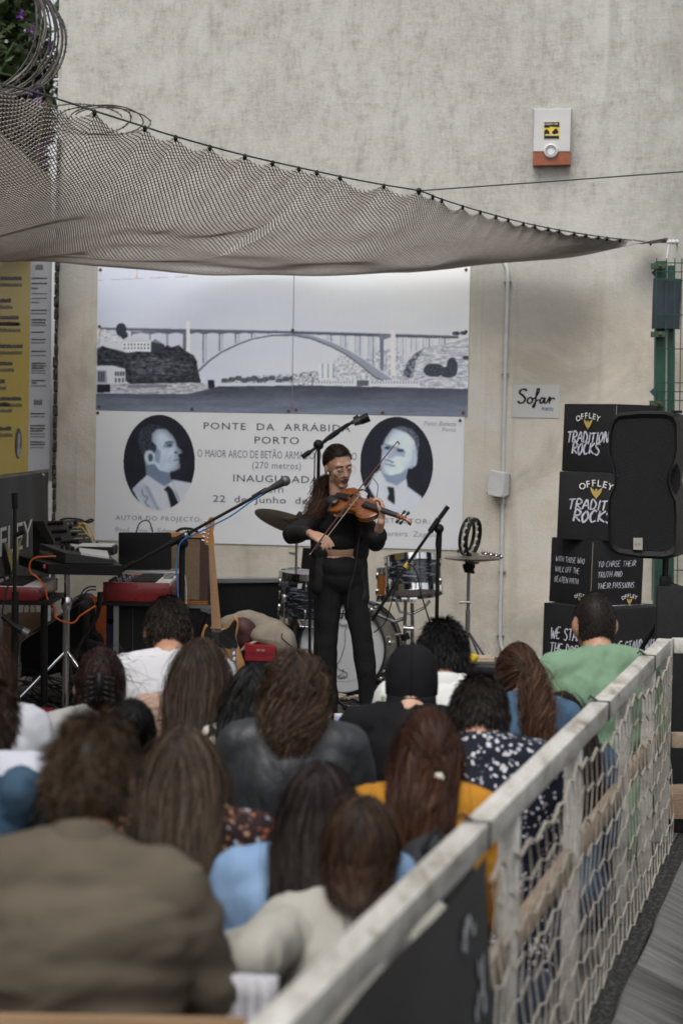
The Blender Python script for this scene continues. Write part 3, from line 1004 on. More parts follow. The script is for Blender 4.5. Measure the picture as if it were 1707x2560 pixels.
def sign_text(s, xa, xb, yb_, cap, m, **kw):
    yl = yb_
    ua, z_ = wall_uv(xa, yl); ub, z2 = wall_uv(xb, yl + (xb - xa) * 0.026)
    text_fit(s, ua, ub, (z_ + z2) / 2, cap / 370.0, WALL_M, m, tp, off=0.0098, **kw)


sign_text('PONTE  DA  ARRÁBIDA', 510, 876, 1071, 17, TXT, spacing=1.15)
sign_text('PORTO', 637, 748, 1108, 17.5, TXT, spacing=1.1)
sign_text('O MAIOR ARCO DE BETÃO ARMADO DO MUNDO', 494, 892, 1141, 19, TXT_F)
sign_text('(270 metros)', 631, 753, 1170, 17, TXT_F, spacing=1.1)
sign_text('INAUGURADA', 584, 797, 1203, 17.5, TXT, spacing=1.1)
sign_text('em', 668, 709, 1231, 19, TXT_F)
sign_text('22  de  Junho  de  1963', 533, 856, 1254, 17, TXT, spacing=1.05)
sign_text('AUTOR DO PROJECTO:', 290, 505, 1299, 11.5, TXT_F, spacing=1.2)
sign_text('Prof.  Eng.º  Edgar  Cardoso', 290, 525, 1331, 14, TXT_P)
sign_text('CONSTRUTOR:', 908, 1075, 1305, 11.5, TXT_F, spacing=1.2)
sign_text('José  Pereira  Zagallo', 906, 1096, 1338, 13.5, TXT_P)
sign_text('Foto Beleza', 1060, 1140, 1063, 11, TXT_P, shear=0.25)
sign_text('Porto', 1105, 1140, 1078, 9.5, TXT_P, shear=0.25)

# ================================================================== people: helpers
def V(*a): return Vector(a)


def prim_mesh(prims):
    m = MB()
    for p in prims:
        if p[0] == 'c':
            a, b, r0, r1 = Vector(p[1]), Vector(p[2]), p[3], p[4]
            d = (b - a); L = d.length
            d = d.normalized() if L > 1e-6 else Vector((0, 0, 1))
            pts = []; rs = []
            for t in (-.98, -.7, -.35, 0):
                pts.append(a + d * t * r0); rs.append(r0 * math.sqrt(max(0, 1 - t * t)) + 1e-4)
            for t in (.0001, .35, .7, .98):
                pts.append(b + d * t * r1); rs.append(r1 * math.sqrt(max(0, 1 - t * t)) + 1e-4)
            m.tube(pts, rs, 14)
        elif p[0] == 'l':                               # stacked ellipses (rx, ry, y, z)
            n = 24; vs = []; fs = []
            for rx, ry, yy, zz in p[1]:
                vs += [(rx * math.cos(2 * math.pi * k / n), yy + ry * math.sin(2 * math.pi * k / n), zz) for k in range(n)]
            for i in range(len(p[1]) - 1):
                fs += [(i * n + k, i * n + (k + 1) % n, (i + 1) * n + (k + 1) % n, (i + 1) * n + k) for k in range(n)]
            fs += [tuple(range(n - 1, -1, -1)), tuple((len(p[1]) - 1) * n + k for k in range(n))]
            m.add(vs, fs)
        else:
            m.sphere(p[1], p[2], 18, 12, p[3] if len(p) > 3 else None)
    return m


def skin_over(prims, voxel, smooth=4, fn=None):
    """one continuous surface grown over overlapping limbs"""
    me = prim_mesh(prims).mesh('tmp')
    bm = bmesh.new(); bm.from_mesh(me); bmesh.ops.recalc_face_normals(bm, faces=bm.faces); bm.to_mesh(me); bm.free()
    o = bpy.data.objects.new('tmp', me); scene.collection.objects.link(o)
    md = o.modifiers.new('r', 'REMESH'); md.mode = 'VOXEL'; md.voxel_size = voxel; md.adaptivity = 0
    if smooth:
        sm = o.modifiers.new('s', 'SMOOTH'); sm.factor = .5; sm.iterations = smooth
    dg = bpy.context.evaluated_depsgraph_get()
    out = bpy.data.meshes.new_from_object(o.evaluated_get(dg))
    bpy.data.objects.remove(o); bpy.data.meshes.remove(me)
    return out


def co_of(me):
    a = np.empty(len(me.vertices) * 3); me.vertices.foreach_get('co', a); return a.reshape(-1, 3)


def set_co(me, a):
    me.vertices.foreach_set('co', a.ravel()); me.update()


def normals_of(me):
    a = np.empty(len(me.vertices) * 3); me.vertices.foreach_get('normal', a); return a.reshape(-1, 3)


def fold(me, amp, sc=(10, 10, 4), seed=0.0, ridged=True, n2=(5, 5, 9)):
    """push cloth in and out along soft creases"""
    p = co_of(me); n = normals_of(me)
    w = fbm(p * 3.0 + seed, 2)[:, None] * .35
    q = (p + w * .12) * np.array(sc) + seed
    f = fbm(q, 3)
    if ridged:
        f = (1 - 2.2 * np.abs(f)) * .6
    f2 = pnoise(p * np.array(n2) + seed + 7)
    set_co(me, p + n * (amp * (f + .6 * f2))[:, None])


def local_obj(name, me, material, parent, smooth=180):
    """mesh already in the parent's own frame"""
    me.materials.clear()
    if material is not None: me.materials.append(material)
    o = bpy.data.objects.new(name, me); scene.collection.objects.link(o); o.parent = parent
    me.polygons.foreach_set('use_smooth', [True] * len(me.polygons)); me.update()
    return o


def hand(W, d, n, k=1.0, curl=.5, thumb=1, spread=1.0, fingers=None):
    """palm and five fingers; d points to the fingertips, n is where the palm looks, thumb = +1/-1 its side"""
    d = d.normalized(); n = (n - d * n.dot(d)).normalized(); s = d.cross(n) * thumb
    P = []
    for o_, l in ((-.026, .074), (-.009, .082), (.009, .082), (.025, .076)):
        P.append(('c', W + (d * .012 + s * o_ * .6) * k, W + (d * l + s * o_) * k, .0165 * k, .0125 * k))
    P.append(('c', W - d * .02 * k, W + d * .02 * k, .021 * k, .022 * k))
    for i, (o_, L) in enumerate(((.030, .070), (.010, .079), (-.010, .074), (-.029, .058))):
        c = (fingers[i] if fingers else curl)
        b = W + (d * (.086 - .004 * abs(i - 1.2)) + s * o_) * k
        dd = (d + s * (o_ * 3.0 * spread)).normalized(); ax = None
        a = 0
        for j, f in enumerate((.46, .30, .24)):
            a += c * (.8 if j == 0 else 1.0)
            v = dd * math.cos(a) + n * math.sin(a)
            e = b + v * L * f * k
            P.append(('c', b, e, (.0098 - .0009 * j) * k, (.0090 - .0011 * j) * k)); b = e
    b = W + (d * .022 + s * .024) * k
    e = b + (d * .6 + s * .62 + n * .35).normalized() * .044 * k
    P.append(('c', b, e, .0135 * k, .0105 * k))
    P.append(('c', e, e + (d * .85 + s * .25 + n * .4).normalized() * .034 * k, .0105 * k, .0085 * k))
    return P


SKINS = {}


def skin_mat(tone):
    if tone in SKINS: return SKINS[tone]
    c = {'fair': (.50, .305, .22), 'mid': (.42, .235, .155), 'tan': (.32, .165, .10)}[tone]
    m = mat('skin_' + tone, c, .5, 0, (c[0] * .86, c[1] * .76, c[2] * .72), 16, 4, bump=.06, bscale=140)
    m.node_tree.nodes['Principled BSDF'].inputs['Subsurface Weight'].default_value = .08
    m.node_tree.nodes['Principled BSDF'].inputs['Subsurface Radius'].default_value = (.01, .004, .002)
    SKINS[tone] = m
    return m


def hair_mat():
    if 'hair' in MATS: return MATS['hair']
    m, n, l, b, tc = nodes_of('hair', .5, .18)
    a = n.new('ShaderNodeVertexColor'); a.layer_name = 'tint'
    l.new(a.outputs['Color'], b.inputs['Base Color'])
    b.inputs['Anisotropic'].default_value = .3
    return m


def hairline(y):
    return np.interp(y, [-1, -.5, -.15, .12, .35, .6, .85, 1], [-.78, -.70, -.42, .02, .22, .44, .62, .72])


class Hair:
    """strands as narrow ribbons over a dark cap, all one mesh"""
    def __init__(self, c, r, seed=0):
        self.c = np.array(c); self.r = np.array(r); self.rng = np.random.default_rng(seed)
        self.v = []; self.f = []; self.col = []; self.n = 0

    def cap(self, col, infl=1.02, line=0.0, n=40, m=26, bulge=None):
        idx = {}
        th = np.linspace(0, math.pi, m); ph = np.linspace(0, 2 * math.pi, n, endpoint=False)
        D = np.array([[math.sin(t) * math.cos(p), math.sin(t) * math.sin(p), math.cos(t)] for t in th for p in ph])
        ok = D[:, 2] > hairline(D[:, 1]) + line
        P = self.c + D * self.r * infl
        if bulge is not None: P += bulge(D)
        F = []
        for i in range(m - 1):
            for k in range(n):
                q = (i * n + k, (i + 1) * n + k, (i + 1) * n + (k + 1) % n, i * n + (k + 1) % n)
                if all(ok[j] for j in q): F.append(tuple(j + self.n for j in q))
        self.v.append(P); self.f += F; self.col.append(np.tile(np.array(col), (len(P), 1))); self.n += len(P)

    def roots(self, N, line=0.0, top=None):
        out = np.zeros((0, 3))
        while len(out) < N:
            d = self.rng.normal(size=(N * 2, 3)); d /= np.linalg.norm(d, axis=1)[:, None]
            d = d[d[:, 2] > hairline(d[:, 1]) + line]
            if top is not None: d = d[d[:, 2] > top]
            out = np.concatenate([out, d])
        return out[:N]

    def ribbons(self, paths, width, cols, tip=None, outc=None):
        """paths (N,K,3)"""
        N, K, _ = paths.shape
        T = np.gradient(paths, axis=1); T /= np.linalg.norm(T, axis=2)[..., None] + 1e-9
        oc = self.c if outc is None else np.array(outc)
        O = paths - oc; O[..., 2] *= .25
        S = np.cross(T, O); S /= np.linalg.norm(S, axis=2)[..., None] + 1e-9
        tw = self.rng.normal(0, .5, (N, 1, 1)); nrm = np.cross(S, T)
        S = S * np.cos(tw) + nrm * np.sin(tw)
        prof = np.interp(np.linspace(0, 1, K), [0, .2, .75, 1], [.7, 1, .85, .15])[None, :, None]
        w = np.broadcast_to(np.asarray(width, float), (N,))[:, None, None] * prof * .5
        A = paths + S * w; B = paths - S * w
        P = np.stack([A, B], 2).reshape(N * K * 2, 3)
        base = (np.arange(N) * K * 2)[:, None] + np.arange(K - 1)[None] * 2 + self.n
        F = np.stack([base, base + 1, base + 3, base + 2], -1).reshape(-1, 4)
        C = np.repeat(cols[:, None, :], K, 1)
        if tip is not None:
            t = np.linspace(0, 1, K)[None, :, None] ** 1.5
            C = C * (1 - t) + C * np.asarray(tip) * t
        C = np.repeat(C[:, :, None, :], 2, 2).reshape(-1, 3)
        self.v.append(P); self.f += F.tolist(); self.col.append(C); self.n += len(P)

    def tints(self, N, col, var=.35, col2=None, p2=.25):
        c = np.tile(np.array(col, float), (N, 1))
        if col2 is not None:
            k = self.rng.random(N) < p2; c[k] = np.array(col2)
        return np.clip(c * np.exp(self.rng.normal(0, var, (N, 1))), 0.002, .6)

    def flow(self, D, L, K, infl, d0, grav, inertia=1.0, curl=0.0, cfreq=9.0, jit=.06, coll=(), clump=0, back=None):
        """grow strands from directions D on the head, sliding over it and falling"""
        N = len(D); rng = self.rng
        R1 = self.r[None] * (1 + np.asarray(infl).reshape(-1, 1))
        p = self.c + D * R1
        d = d0 / (np.linalg.norm(d0, axis=1)[:, None] + 1e-9)
        L = np.broadcast_to(np.asarray(L, float), (N,)); st = (L / (K - 1))[:, None]
        if clump:
            cid = rng.integers(0, clump, N); ph = rng.random(clump)[cid] * 6.28; fr = (cfreq * rng.uniform(.75, 1.25, clump))[cid]
        else:
            ph = rng.random(N) * 6.28; fr = cfreq * rng.uniform(.75, 1.25, N)
        path = [p.copy()]
        g = np.array([0, 0, -1.0])
        for k in range(1, K):
            d = inertia * d + grav * g + rng.normal(0, jit, (N, 3))
            d /= np.linalg.norm(d, axis=1)[:, None]
            p = p + d * st
            for (cc, rr, soft) in [(self.c, R1, 1.0)] + [(np.array(c_), np.array(r_)[None] * (1 + .35 * np.asarray(infl).reshape(-1, 1)), 1.0) for c_, r_ in coll]:
                q = (p - cc) / rr; ln = np.linalg.norm(q, axis=1)
                ins = ln < 1
                if ins.any():
                    pn = p.copy(); pn[ins] = cc + (q[ins] / ln[ins][:, None]) * (rr[ins] if rr.shape[0] > 1 else rr)
                    d[ins] += (pn[ins] - p[ins]) / st[ins] * .6; d /= np.linalg.norm(d, axis=1)[:, None]
                    p = pn
            if back is not None:
                lim = np.interp(p[:, 2], back[0], back[1]) - .22 * np.broadcast_to(np.asarray(infl).reshape(-1), (N,)) * .3
                ins = (p[:, 1] > lim) & (p[:, 1] < lim + .13) & (p[:, 2] < back[0][-1])
                low = p[:, 2] < self.c[2] - .25 * self.r[2]
                p[low, 0] -= (p[low, 0] - self.c[0]) * .055
                if ins.any():
                    p[ins, 1] = p[ins, 1] * .45 + lim[ins] * .55; d[ins, 1] = np.minimum(d[ins, 1], 0)
            path.append(p.copy())
        P = np.stack(path, 1)
        if curl:
            t = np.linspace(0, 1, K)[None]
            T = np.gradient(P, axis=1); T /= np.linalg.norm(T, axis=2)[..., None] + 1e-9
            U = np.cross(T, np.array([.3, 1, .2])); U /= np.linalg.norm(U, axis=2)[..., None] + 1e-9
            W_ = np.cross(T, U)
            amp = curl * np.clip(t * 2.2, 0, 1) * np.clip(rng.normal(1, .3, (N, 1)), .3, 2)
            ang = ph[:, None] + t * L[:, None] * fr[:, None] * 6.28
            P = P + U * (amp * np.cos(ang))[..., None] + W_ * (amp * np.sin(ang))[..., None]
        return P

    def build(self, parent, name='hair'):
        v = np.concatenate(self.v); c = np.concatenate(self.col)
        me = bpy.data.meshes.new(name); me.from_pydata(v.tolist(), [], self.f)
        a = me.color_attributes.new('tint', 'FLOAT_COLOR', 'POINT')
        a.data.foreach_set('color', np.concatenate([c, np.ones((len(c), 1))], 1).astype(np.float32).ravel())
        return local_obj(name, me, hair_mat(), parent)


def tang_down(D, r, bias=(0, 0, -1)):
    """direction bias projected on the head surface at D"""
    n = D / r; n = n / np.linalg.norm(n, axis=1)[:, None]
    b = np.broadcast_to(np.asarray(bias, float), D.shape)
    t = b - n * (b * n).sum(1)[:, None]
    return t / (np.linalg.norm(t, axis=1)[:, None] + 1e-6), n


def style_hair(h, st, col, col2, s, L, coll, rng_seed):
    rng = h.rng; r = h.r
    dk = np.array(col) * .35
    if st == 'short':                                   # cropped men's hair
        h.cap(dk, 1.035)
        D = h.roots(5200); t, n = tang_down(D, r, (0, -.55, -.8))
        sw = np.cross(n, t); k = pnoise(D * 2.3 + rng_seed)[:, None]
        d0 = t * .9 + n * .55 + sw * k * .7
        P = h.flow(D, rng.uniform(.6, 1.2, len(D)) * L, 5, rng.uniform(.0, .055, len(D)), d0, .12, 1.0, 0, 0, .12)
        h.ribbons(P, rng.uniform(.0014, .003, len(D)) * s, h.tints(len(D), col, .22, col2))
    elif st == 'buzz':
        h.cap(np.array(col) * .8, 1.012, -.02)
        D = h.roots(5200, -.03); t, n = tang_down(D, r, (0, -.3, -.8))
        P = h.flow(D, rng.uniform(.5, 1.1, len(D)) * L, 3, rng.uniform(-.01, .015, len(D)), t * .6 + n * .6, .05, 1, 0, 0, .15)
        h.ribbons(P, .0022 * s, h.tints(len(D), col, .3, col2))
    elif st == 'tousled':                               # thick wavy crop
        h.cap(dk, 1.08)
        D = h.roots(4200); t, n = tang_down(D, r, (0, -.3, -.7))
        k = np.stack([pnoise(D * 2.7 + rng_seed), pnoise(D * 2.7 + rng_seed + 9), pnoise(D * 2.7 + rng_seed + 5)], 1)
        d0 = t * .8 + n * .6 + k * .9
        P = h.flow(D, rng.uniform(.6, 1.25, len(D)) * L, 6, rng.uniform(.0, .075, len(D)), d0, .10, 1.0, .005 * s, 14, .10, (), 420)
        h.ribbons(P, rng.uniform(.0014, .003, len(D)) * s, h.tints(len(D), col, .25, col2, .3), (1.25, 1.2, 1.15))
    elif st in ('long', 'wavy', 'curly'):
        h.cap(dk, 1.05)
        N = 3700
        D = h.roots(N); t, n = tang_down(D, r)
        side_ = np.sign(D[:, 0] + .02 * rng.normal(size=N))[:, None] * np.array([[1.0, 0, 0]])
        td, _ = tang_down(D, r, (0, -.5, -.6)); ts, _ = tang_down(D + 1e-3, r, (0, 0, -1))
        ts2 = side_ - n * (side_ * n).sum(1)[:, None]
        top = np.clip((D[:, 2] - .35) / .5, 0, 1)[:, None]
        d0 = td * .9 + ts2 * top * .9 + n * .12
        infl = rng.uniform(.02, .12, N) if st == 'long' else rng.uniform(.03, .15 if st == 'wavy' else .20, N)
        Ls = L * rng.uniform(.78, 1.08, N) * (1 if st == 'long' else rng.uniform(.7, 1.12, N)) + .10 * s * (D[:, 2] + .2)
        cur = {'long': .003, 'wavy': .010, 'curly': .013}[st] * s
        fr = {'long': 3.5, 'wavy': 6.5, 'curly': 11}[st]
        P = h.flow(D, Ls, 12, infl, d0, .55, 1.0, cur, fr, .035 if st == 'long' else .07, (), 170 if st != 'long' else 320, back=coll)
        cl = rng.integers(0, 240, N); off = rng.normal(0, (.006 if st == 'long' else .013) * s, (240, 3))[cl]
        P = P + off[:, None, :] * np.linspace(0, 1, 12)[None, :, None]
        h.ribbons(P, rng.uniform(.0018, .0040, N) * s, h.tints(N, col, .25, col2, .22), (1.3, 1.25, 1.2))
        D = h.roots(170); t, n = tang_down(D, r); infl = rng.uniform(.1, .3, 170)
        P = h.flow(D, L * rng.uniform(.5, 1.25, 170), 16, infl, t + n * .5, .35, 1.0, cur * 1.6, fr * .8, .12, (), back=coll)
        h.ribbons(P, .0016 * s, h.tints(170, col, .2, col2, .4))
    elif st in ('updo', 'pony', 'bun', 'halfup'):
        h.cap(dk, 1.05)
        N = 3200 if st != 'halfup' else 2200
        D = h.roots(N)
        tie = np.array({'updo': (0, -.80, .42), 'pony': (.15, -.9, .40), 'bun': (.12, -.85, .5), 'halfup': (.25, -.98, .02)}[st]); tie = tie / np.linalg.norm(tie)
        if st == 'halfup': D = D[D[:, 2] > -.25]; N = len(D)
        K = 9; T = np.linspace(0, 1, K)[None, :, None]
        infl = rng.uniform(.03, .12, N)[:, None, None]
        dirs = D[:, None, :] * (1 - T) + tie[None, None] * T + .12 * np.sin(T * math.pi) * np.cross(D, tie)[:, None, :] * rng.normal(0, .6, (N, 1, 1))
        dirs /= np.linalg.norm(dirs, axis=2)[..., None]
        P = h.c + dirs * r * (1 + infl * (1 + .5 * np.sin(T * math.pi)))
        P += rng.normal(0, .003 * s, (N, 1, 3)) * T
        h.ribbons(P, rng.uniform(.0017, .0036, N) * s, h.tints(N, col, .25, col2), None)
        Tp = h.c + tie * r * 1.12
        if st in ('pony', 'halfup'):
            M_ = 2400 if st == 'pony' else 1100
            p0 = rng.normal(0, .012 * s, (M_, 3)); Kp = 14
            fake = Hair(Tp, (.004, .004, .004), int(rng_seed) + 3)
            DD = rng.normal(size=(M_, 3)); DD /= np.linalg.norm(DD, axis=1)[:, None]
            d0 = np.array([0, -1.0, .25]) + rng.normal(0, .22, (M_, 3))
            P = fake.flow(DD, L * rng.uniform(.55, 1.1, M_), Kp, rng.uniform(0, 2.2, M_), d0, .42, 1.0, (.014 if st == 'pony' else .012) * s, 9 if st == 'pony' else 6, .10, [(h.c, r * 1.08)], 110, back=coll)
            h.ribbons(P, rng.uniform(.0014, .003, M_) * s, h.tints(M_, col, .28, col2, .3), (1.5, 1.4, 1.3), Tp)
        if st == 'halfup':
            style_hair(h, 'long', col, col2, s, L, coll, rng_seed + 1)
        if st in ('updo', 'bun'):
            M_ = 1600; Kp = 14; R_ = (.058 if st == 'updo' else .05) * s
            ax = rng.normal(size=(M_, 3)); ax[:, 1] -= 1.0; ax /= np.linalg.norm(ax, axis=1)[:, None]
            u = np.cross(ax, np.array([.2, .1, 1])); u /= np.linalg.norm(u, axis=1)[:, None]; w = np.cross(ax, u)
            a0 = rng.random((M_, 1)) * 6.28; an = a0 + np.linspace(0, 3.6, Kp)[None]
            hh = rng.uniform(-.9, .9, (M_, 1)); rr = np.sqrt(1 - hh ** 2) * R_ * rng.uniform(.75, 1.1, (M_, 1))
            ctr = Tp + np.array([0, -.01, (-.03 if st == 'updo' else .0)]) * s
            P = ctr + ax[:, None, :] * (hh * R_)[..., None] + (u[:, None, :] * np.cos(an)[..., None] + w[:, None, :] * np.sin(an)[..., None]) * rr[..., None]
            P *= 1.0
            if st == 'updo': P[..., 2] = (P[..., 2] - ctr[2]) * 1.7 + ctr[2] - .012 * s
            h.ribbons(P, rng.uniform(.0014, .003, M_) * s, h.tints(M_, col, .28, col2, .3), None, ctr)
            # a few stray hairs
            D = h.roots(120); t, n = tang_down(D, r)
            P = h.flow(D, rng.uniform(.05, .16, 120) * s, 8, rng.uniform(.05, .15, 120), t * .5 + n * .9, .15, 1, .01, 6, .2)
            h.ribbons(P, .0016 * s, h.tints(120, col, .3, col2))


def seated(name_label, cat, px, py, Y, s, yaw, hair, top, w=1.0, tone='mid', seat=0.0, arms=None, tilt=(0, 0), collar=.05, amp=.0095, hunch=.02, group='audience seated on the ground',
           loose=1.0, bottoms=None, sleeve='long', seed=0, crown=None, neck=.195, fsc=(13, 13, 5.5)):
    """a person sitting with the back to the camera; (px, py) is the top of the head in the picture, Y its depth"""
    T = at(px, py, Y)
    if yaw is None:
        yaw = .55 * math.atan2(T.x + .15, 11.3 - T.y)
    root = thing('person', name_label, 'person', (T.x, T.y, 0), group, yaw)
    H = T.z
    if crown: H -= crown
    rot = Matrix.Rotation(yaw, 3, 'Z').inverted()
    zs = H - neck * s
    hx, hy = tilt[0], tilt[1] + hunch + .045
    hc = Vector((hx, hy + .005, H - .117 * s)); hr = (.0765 * s, .095 * s, .117 * s)
    nb = Vector((0, -.012, zs - .01))
    chz = zs - .175 * s; ph_ = seat + .13
    sh = [Vector((q * .158 * w * s, -.008, zs - .060 * s)) for q in (-1, 1)]
    # arms: (elbow, wrist) pairs, left then right, in the person's frame
    A = []
    for i, q in enumerate((-1, 1)):
        a = arms[i] if arms and arms[i] else None
        if a is None:
            el = Vector((q * (.205 * w + .015) * s, .07 * s, max(seat + .30, zs - .36 * s))); wr = Vector((q * .12 * s, .30 * s, max(seat + .22, zs - .44 * s)))
        else:
            el, wr = [rot @ (Vector(v) - Vector((T.x, T.y, 0))) for v in a]
        A.append((el, wr))
    k = .86
    body = [('e', hc, hr), ('e', hc + Vector((0, .022 * s, -.045 * s)), (.058 * s, .068 * s, .072 * s)), ('c', hc + Vector((0, .092 * s, -.005 * s)), hc + Vector((0, .106 * s, -.032 * s)), .010 * s, .015 * s),
            ('c', hc + Vector((-.03 * s, .072 * s, .012 * s)), hc + Vector((.03 * s, .072 * s, .012 * s)), .02 * s, .02 * s), ('c', hc + Vector((-.015 * s, .085 * s, -.062 * s)), hc + Vector((.015 * s, .085 * s, -.062 * s)), .011 * s, .011 * s),
            ('c', nb, hc + Vector((0, -.012 * s, -.07 * s)), .060 * s, .054 * s)]
    for q in (-1, 1):
        body += [('e', hc + Vector((q * .079 * s, -.004 * s, -.012 * s)), (.011 * s, .020 * s, .031 * s), Matrix.Rotation(q * .35, 3, 'Z')),
                 ('c', nb + Vector((0, 0, -.02)), sh[(q + 1) // 2], .055 * s, .045 * s)]
    body += [('l', [(.12 * w * s, .08 * s, 0, seat + .02), (.155 * w * s, .11 * s, 0, seat + .10), (.13 * w * s, .09 * s, -.01, (chz + ph_) / 2), (.145 * w * s, .095 * s, -.014, chz), (.12 * w * s, .08 * s, -.016, zs - .09 * s), (.06 * s, .055 * s, -.012, zs - .02)])]
    for i, q in enumerate((-1, 1)):
        el, wr = A[i]
        body += [('c', sh[i], el, .042 * s, .034 * s), ('c', el, wr, .036 * s, .024 * s)]
        fd = (wr - el).normalized()
        body += hand(wr + fd * .01, fd, Vector((-q * .3, 0, -1)), s, .45, thumb=-q)
    kn = [Vector((q * .30 * s, .36 * s, seat * .6 + .17)) for q in (-1, 1)]; ank = [Vector((-q * .06 * s, .40 * s, .06 + seat * .1)) for q in (-1, 1)]
    for i, q in enumerate((-1, 1)):
        hip = Vector((q * .08 * w * s, .02, ph_ - .02))
        body += [('c', hip, kn[i], .07 * s, .052 * s), ('c', kn[i], ank[i], .048 * s, .034 * s), ('c', ank[i], ank[i] + Vector((-q * .10, .05, -.02)), .035, .03)]
    me = skin_over(body, .0155, 2)
    local_obj('body', me, skin_mat(tone), root)
    # garment
    g = loose
    cl = []
    for i, q in enumerate((-1, 1)):
        cl += [('c', nb + Vector((0, -.004, -.025 * s)), sh[i] + Vector((-q * .01, -.002, .002)), .070 * s, .060 * s * g)]
    wz = (chz + ph_) / 2; ws = w * s * g
    cl += [('l', [(.15 * ws, .10 * s * g, 0, seat + .015), (.185 * ws, .135 * s * g, 0, seat + .09), (.175 * ws, .128 * s * g, -.005, ph_ + .06), (.155 * ws, .112 * s * g, -.012, wz), (.165 * ws, .118 * s * g, -.016, chz - .05 * s),
                  (.172 * ws, .118 * s * g, -.018, chz + .02 * s), (.165 * ws, .108 * s * g, -.02, zs - .098 * s), (.13 * w * s, .09 * s, -.016, zs - .053 * s), (.085 * s, .075 * s, -.012, zs - .01)])]
    for i, q in enumerate((-1, 1)):
        el, wr = A[i]
        if sleeve == 'long':
            cl += [('c', sh[i], el, .060 * s * g, .050 * s * g), ('c', el, el.lerp(wr, .92), .050 * s * g, .036 * s * g)]
        else:
            cl += [('c', sh[i], sh[i].lerp(el, .62), .062 * s * g, .060 * s * g)]
    me = skin_over(cl, .0125, 5); fold(me, amp * 1.7, fsc, seed=seed * 3.7 + 1)
    garment = local_obj('garment', me, top, root)
    if collar > .022:                                   # standing or folded collar round the neck
        cb = MB(); n_ = 28
        for j, (rr, zz) in enumerate(((.082, -.022), (.073, .25), (.067, .75), (.066, 1.0), (.072, .95), (.078, .35), (.084, .05))):
            for i in range(n_):
                a = 2 * math.pi * i / n_; back_ = .5 - .5 * math.sin(a)
                cb.v.append((nb.x + rr * s * math.cos(a), nb.y + .012 + rr * .95 * s * math.sin(a), nb.z + .004 + collar * zz * (.45 + .55 * back_) - .035 * (1 - back_)))
        for j in range(6):
            for i in range(n_): cb.f.append((j * n_ + i, j * n_ + (i + 1) % n_, (j + 1) * n_ + (i + 1) % n_, (j + 1) * n_ + i))
        local_obj('collar', cb.mesh('collar'), top, root)
    lg = []
    for i, q in enumerate((-1, 1)):
        hip = Vector((q * .09 * w * s, .0, ph_ - .02))
        lg += [('c', hip, kn[i], .095 * s, .070 * s), ('c', kn[i], kn[i].lerp(ank[i], .85), .066 * s, .05 * s)]
    lg += [('c', (-.08, -.01, ph_ - .02), (.08, -.01, ph_ - .02), .12 * s, .12 * s)]
    me = skin_over(lg, .02, 3); fold(me, .006, seed=seed + 30)
    local_obj('trousers', me, bottoms or mat('dark_denim', (.015, .02, .035), .85, 0, (.03, .04, .065), 30), root)
    if hair:
        st, col, col2, L = hair[:4]
        col = tuple(x * .55 for x in col); col2 = tuple(x * .55 for x in col2) if col2 else None
        h = Hair(hc, hr, seed + 5)
        coll = ([0, zs - .30 * s, zs - .10 * s, zs - .02 * s, zs + .07 * s], [-.172 * s, -.168 * s, -.158 * s, -.122 * s, -.068 * s])
        style_hair(h, st, col, col2, s, L, coll, seed * 1.7)
        h.build(root)
    root['_'] = 0; del root['_']
    return root, hc, hr, T, H, nb, sh

# ================================================================== fittings on the walls
BLACK = mat('black_plastic', (0.007, 0.007, 0.0075), 0.45, rvar=0.1, scale=30, spec=.25)
BLACK_M = mat('black_metal', (0.006, 0.006, 0.0065), 0.35, 0.0, spec=0.35)
BLACK_SOFT = mat('black_vinyl', (0.007, 0.007, 0.0075), 0.6, 0, (0.011, 0.011, 0.012), 60, bump=0.25, bscale=220, spec=.25)
CHROME = mat('chrome', (0.62, 0.63, 0.65), 0.12, 1.0, rvar=0.06, scale=40)
STEEL = mat('dull_steel', (0.34, 0.34, 0.35), 0.32, 0.9)
WHITE_PL = mat('white_plastic', (0.62, 0.62, 0.62), 0.45, 0, (0.56, 0.56, 0.55), 12)
RED_L = mat('red_lacquer', (0.20, 0.010, 0.014), 0.3, 0, (0.15, 0.008, 0.012), 9, coat=0.3, bump=0.04, bscale=90)
WHITE_K = mat('key_white', (0.62, 0.61, 0.58), 0.35)
WOOD_L = mat('maple_wood', (0.50, 0.25, 0.085), 0.35, 0, (0.38, 0.17, 0.05), 5, 5, stretch=(14, 14, 1.5), coat=0.4)
WOOD_A = mat('amber_wood', (0.34, 0.13, 0.028), 0.3, 0, (0.22, 0.075, 0.014), 6, 5, stretch=(10, 10, 1.5), coat=0.5)
GOLD = mat('gold_print', (0.42, 0.29, 0.08), 0.5)
WHITE_INK = mat('white_brush_ink', (0.56, 0.56, 0.62), 0.6, 0, (0.34, 0.34, 0.42), 40, 2)
WHITE_PR = mat('white_print', (0.62, 0.62, 0.60), 0.6)
CABLE = mat('cable_black', (0.012, 0.012, 0.012), 0.5)
CABLE_B = mat('cable_blue', (0.03, 0.16, 0.42), 0.45)
CABLE_O = mat('cable_orange', (0.50, 0.10, 0.02), 0.45)
CABLE_Y = mat('cable_yellow', (0.60, 0.42, 0.06), 0.45)


def side(px, py, off=0.0):
    d = ray(px, py)
    return CAMP + d * ((SIDE_X + off) / d.x)


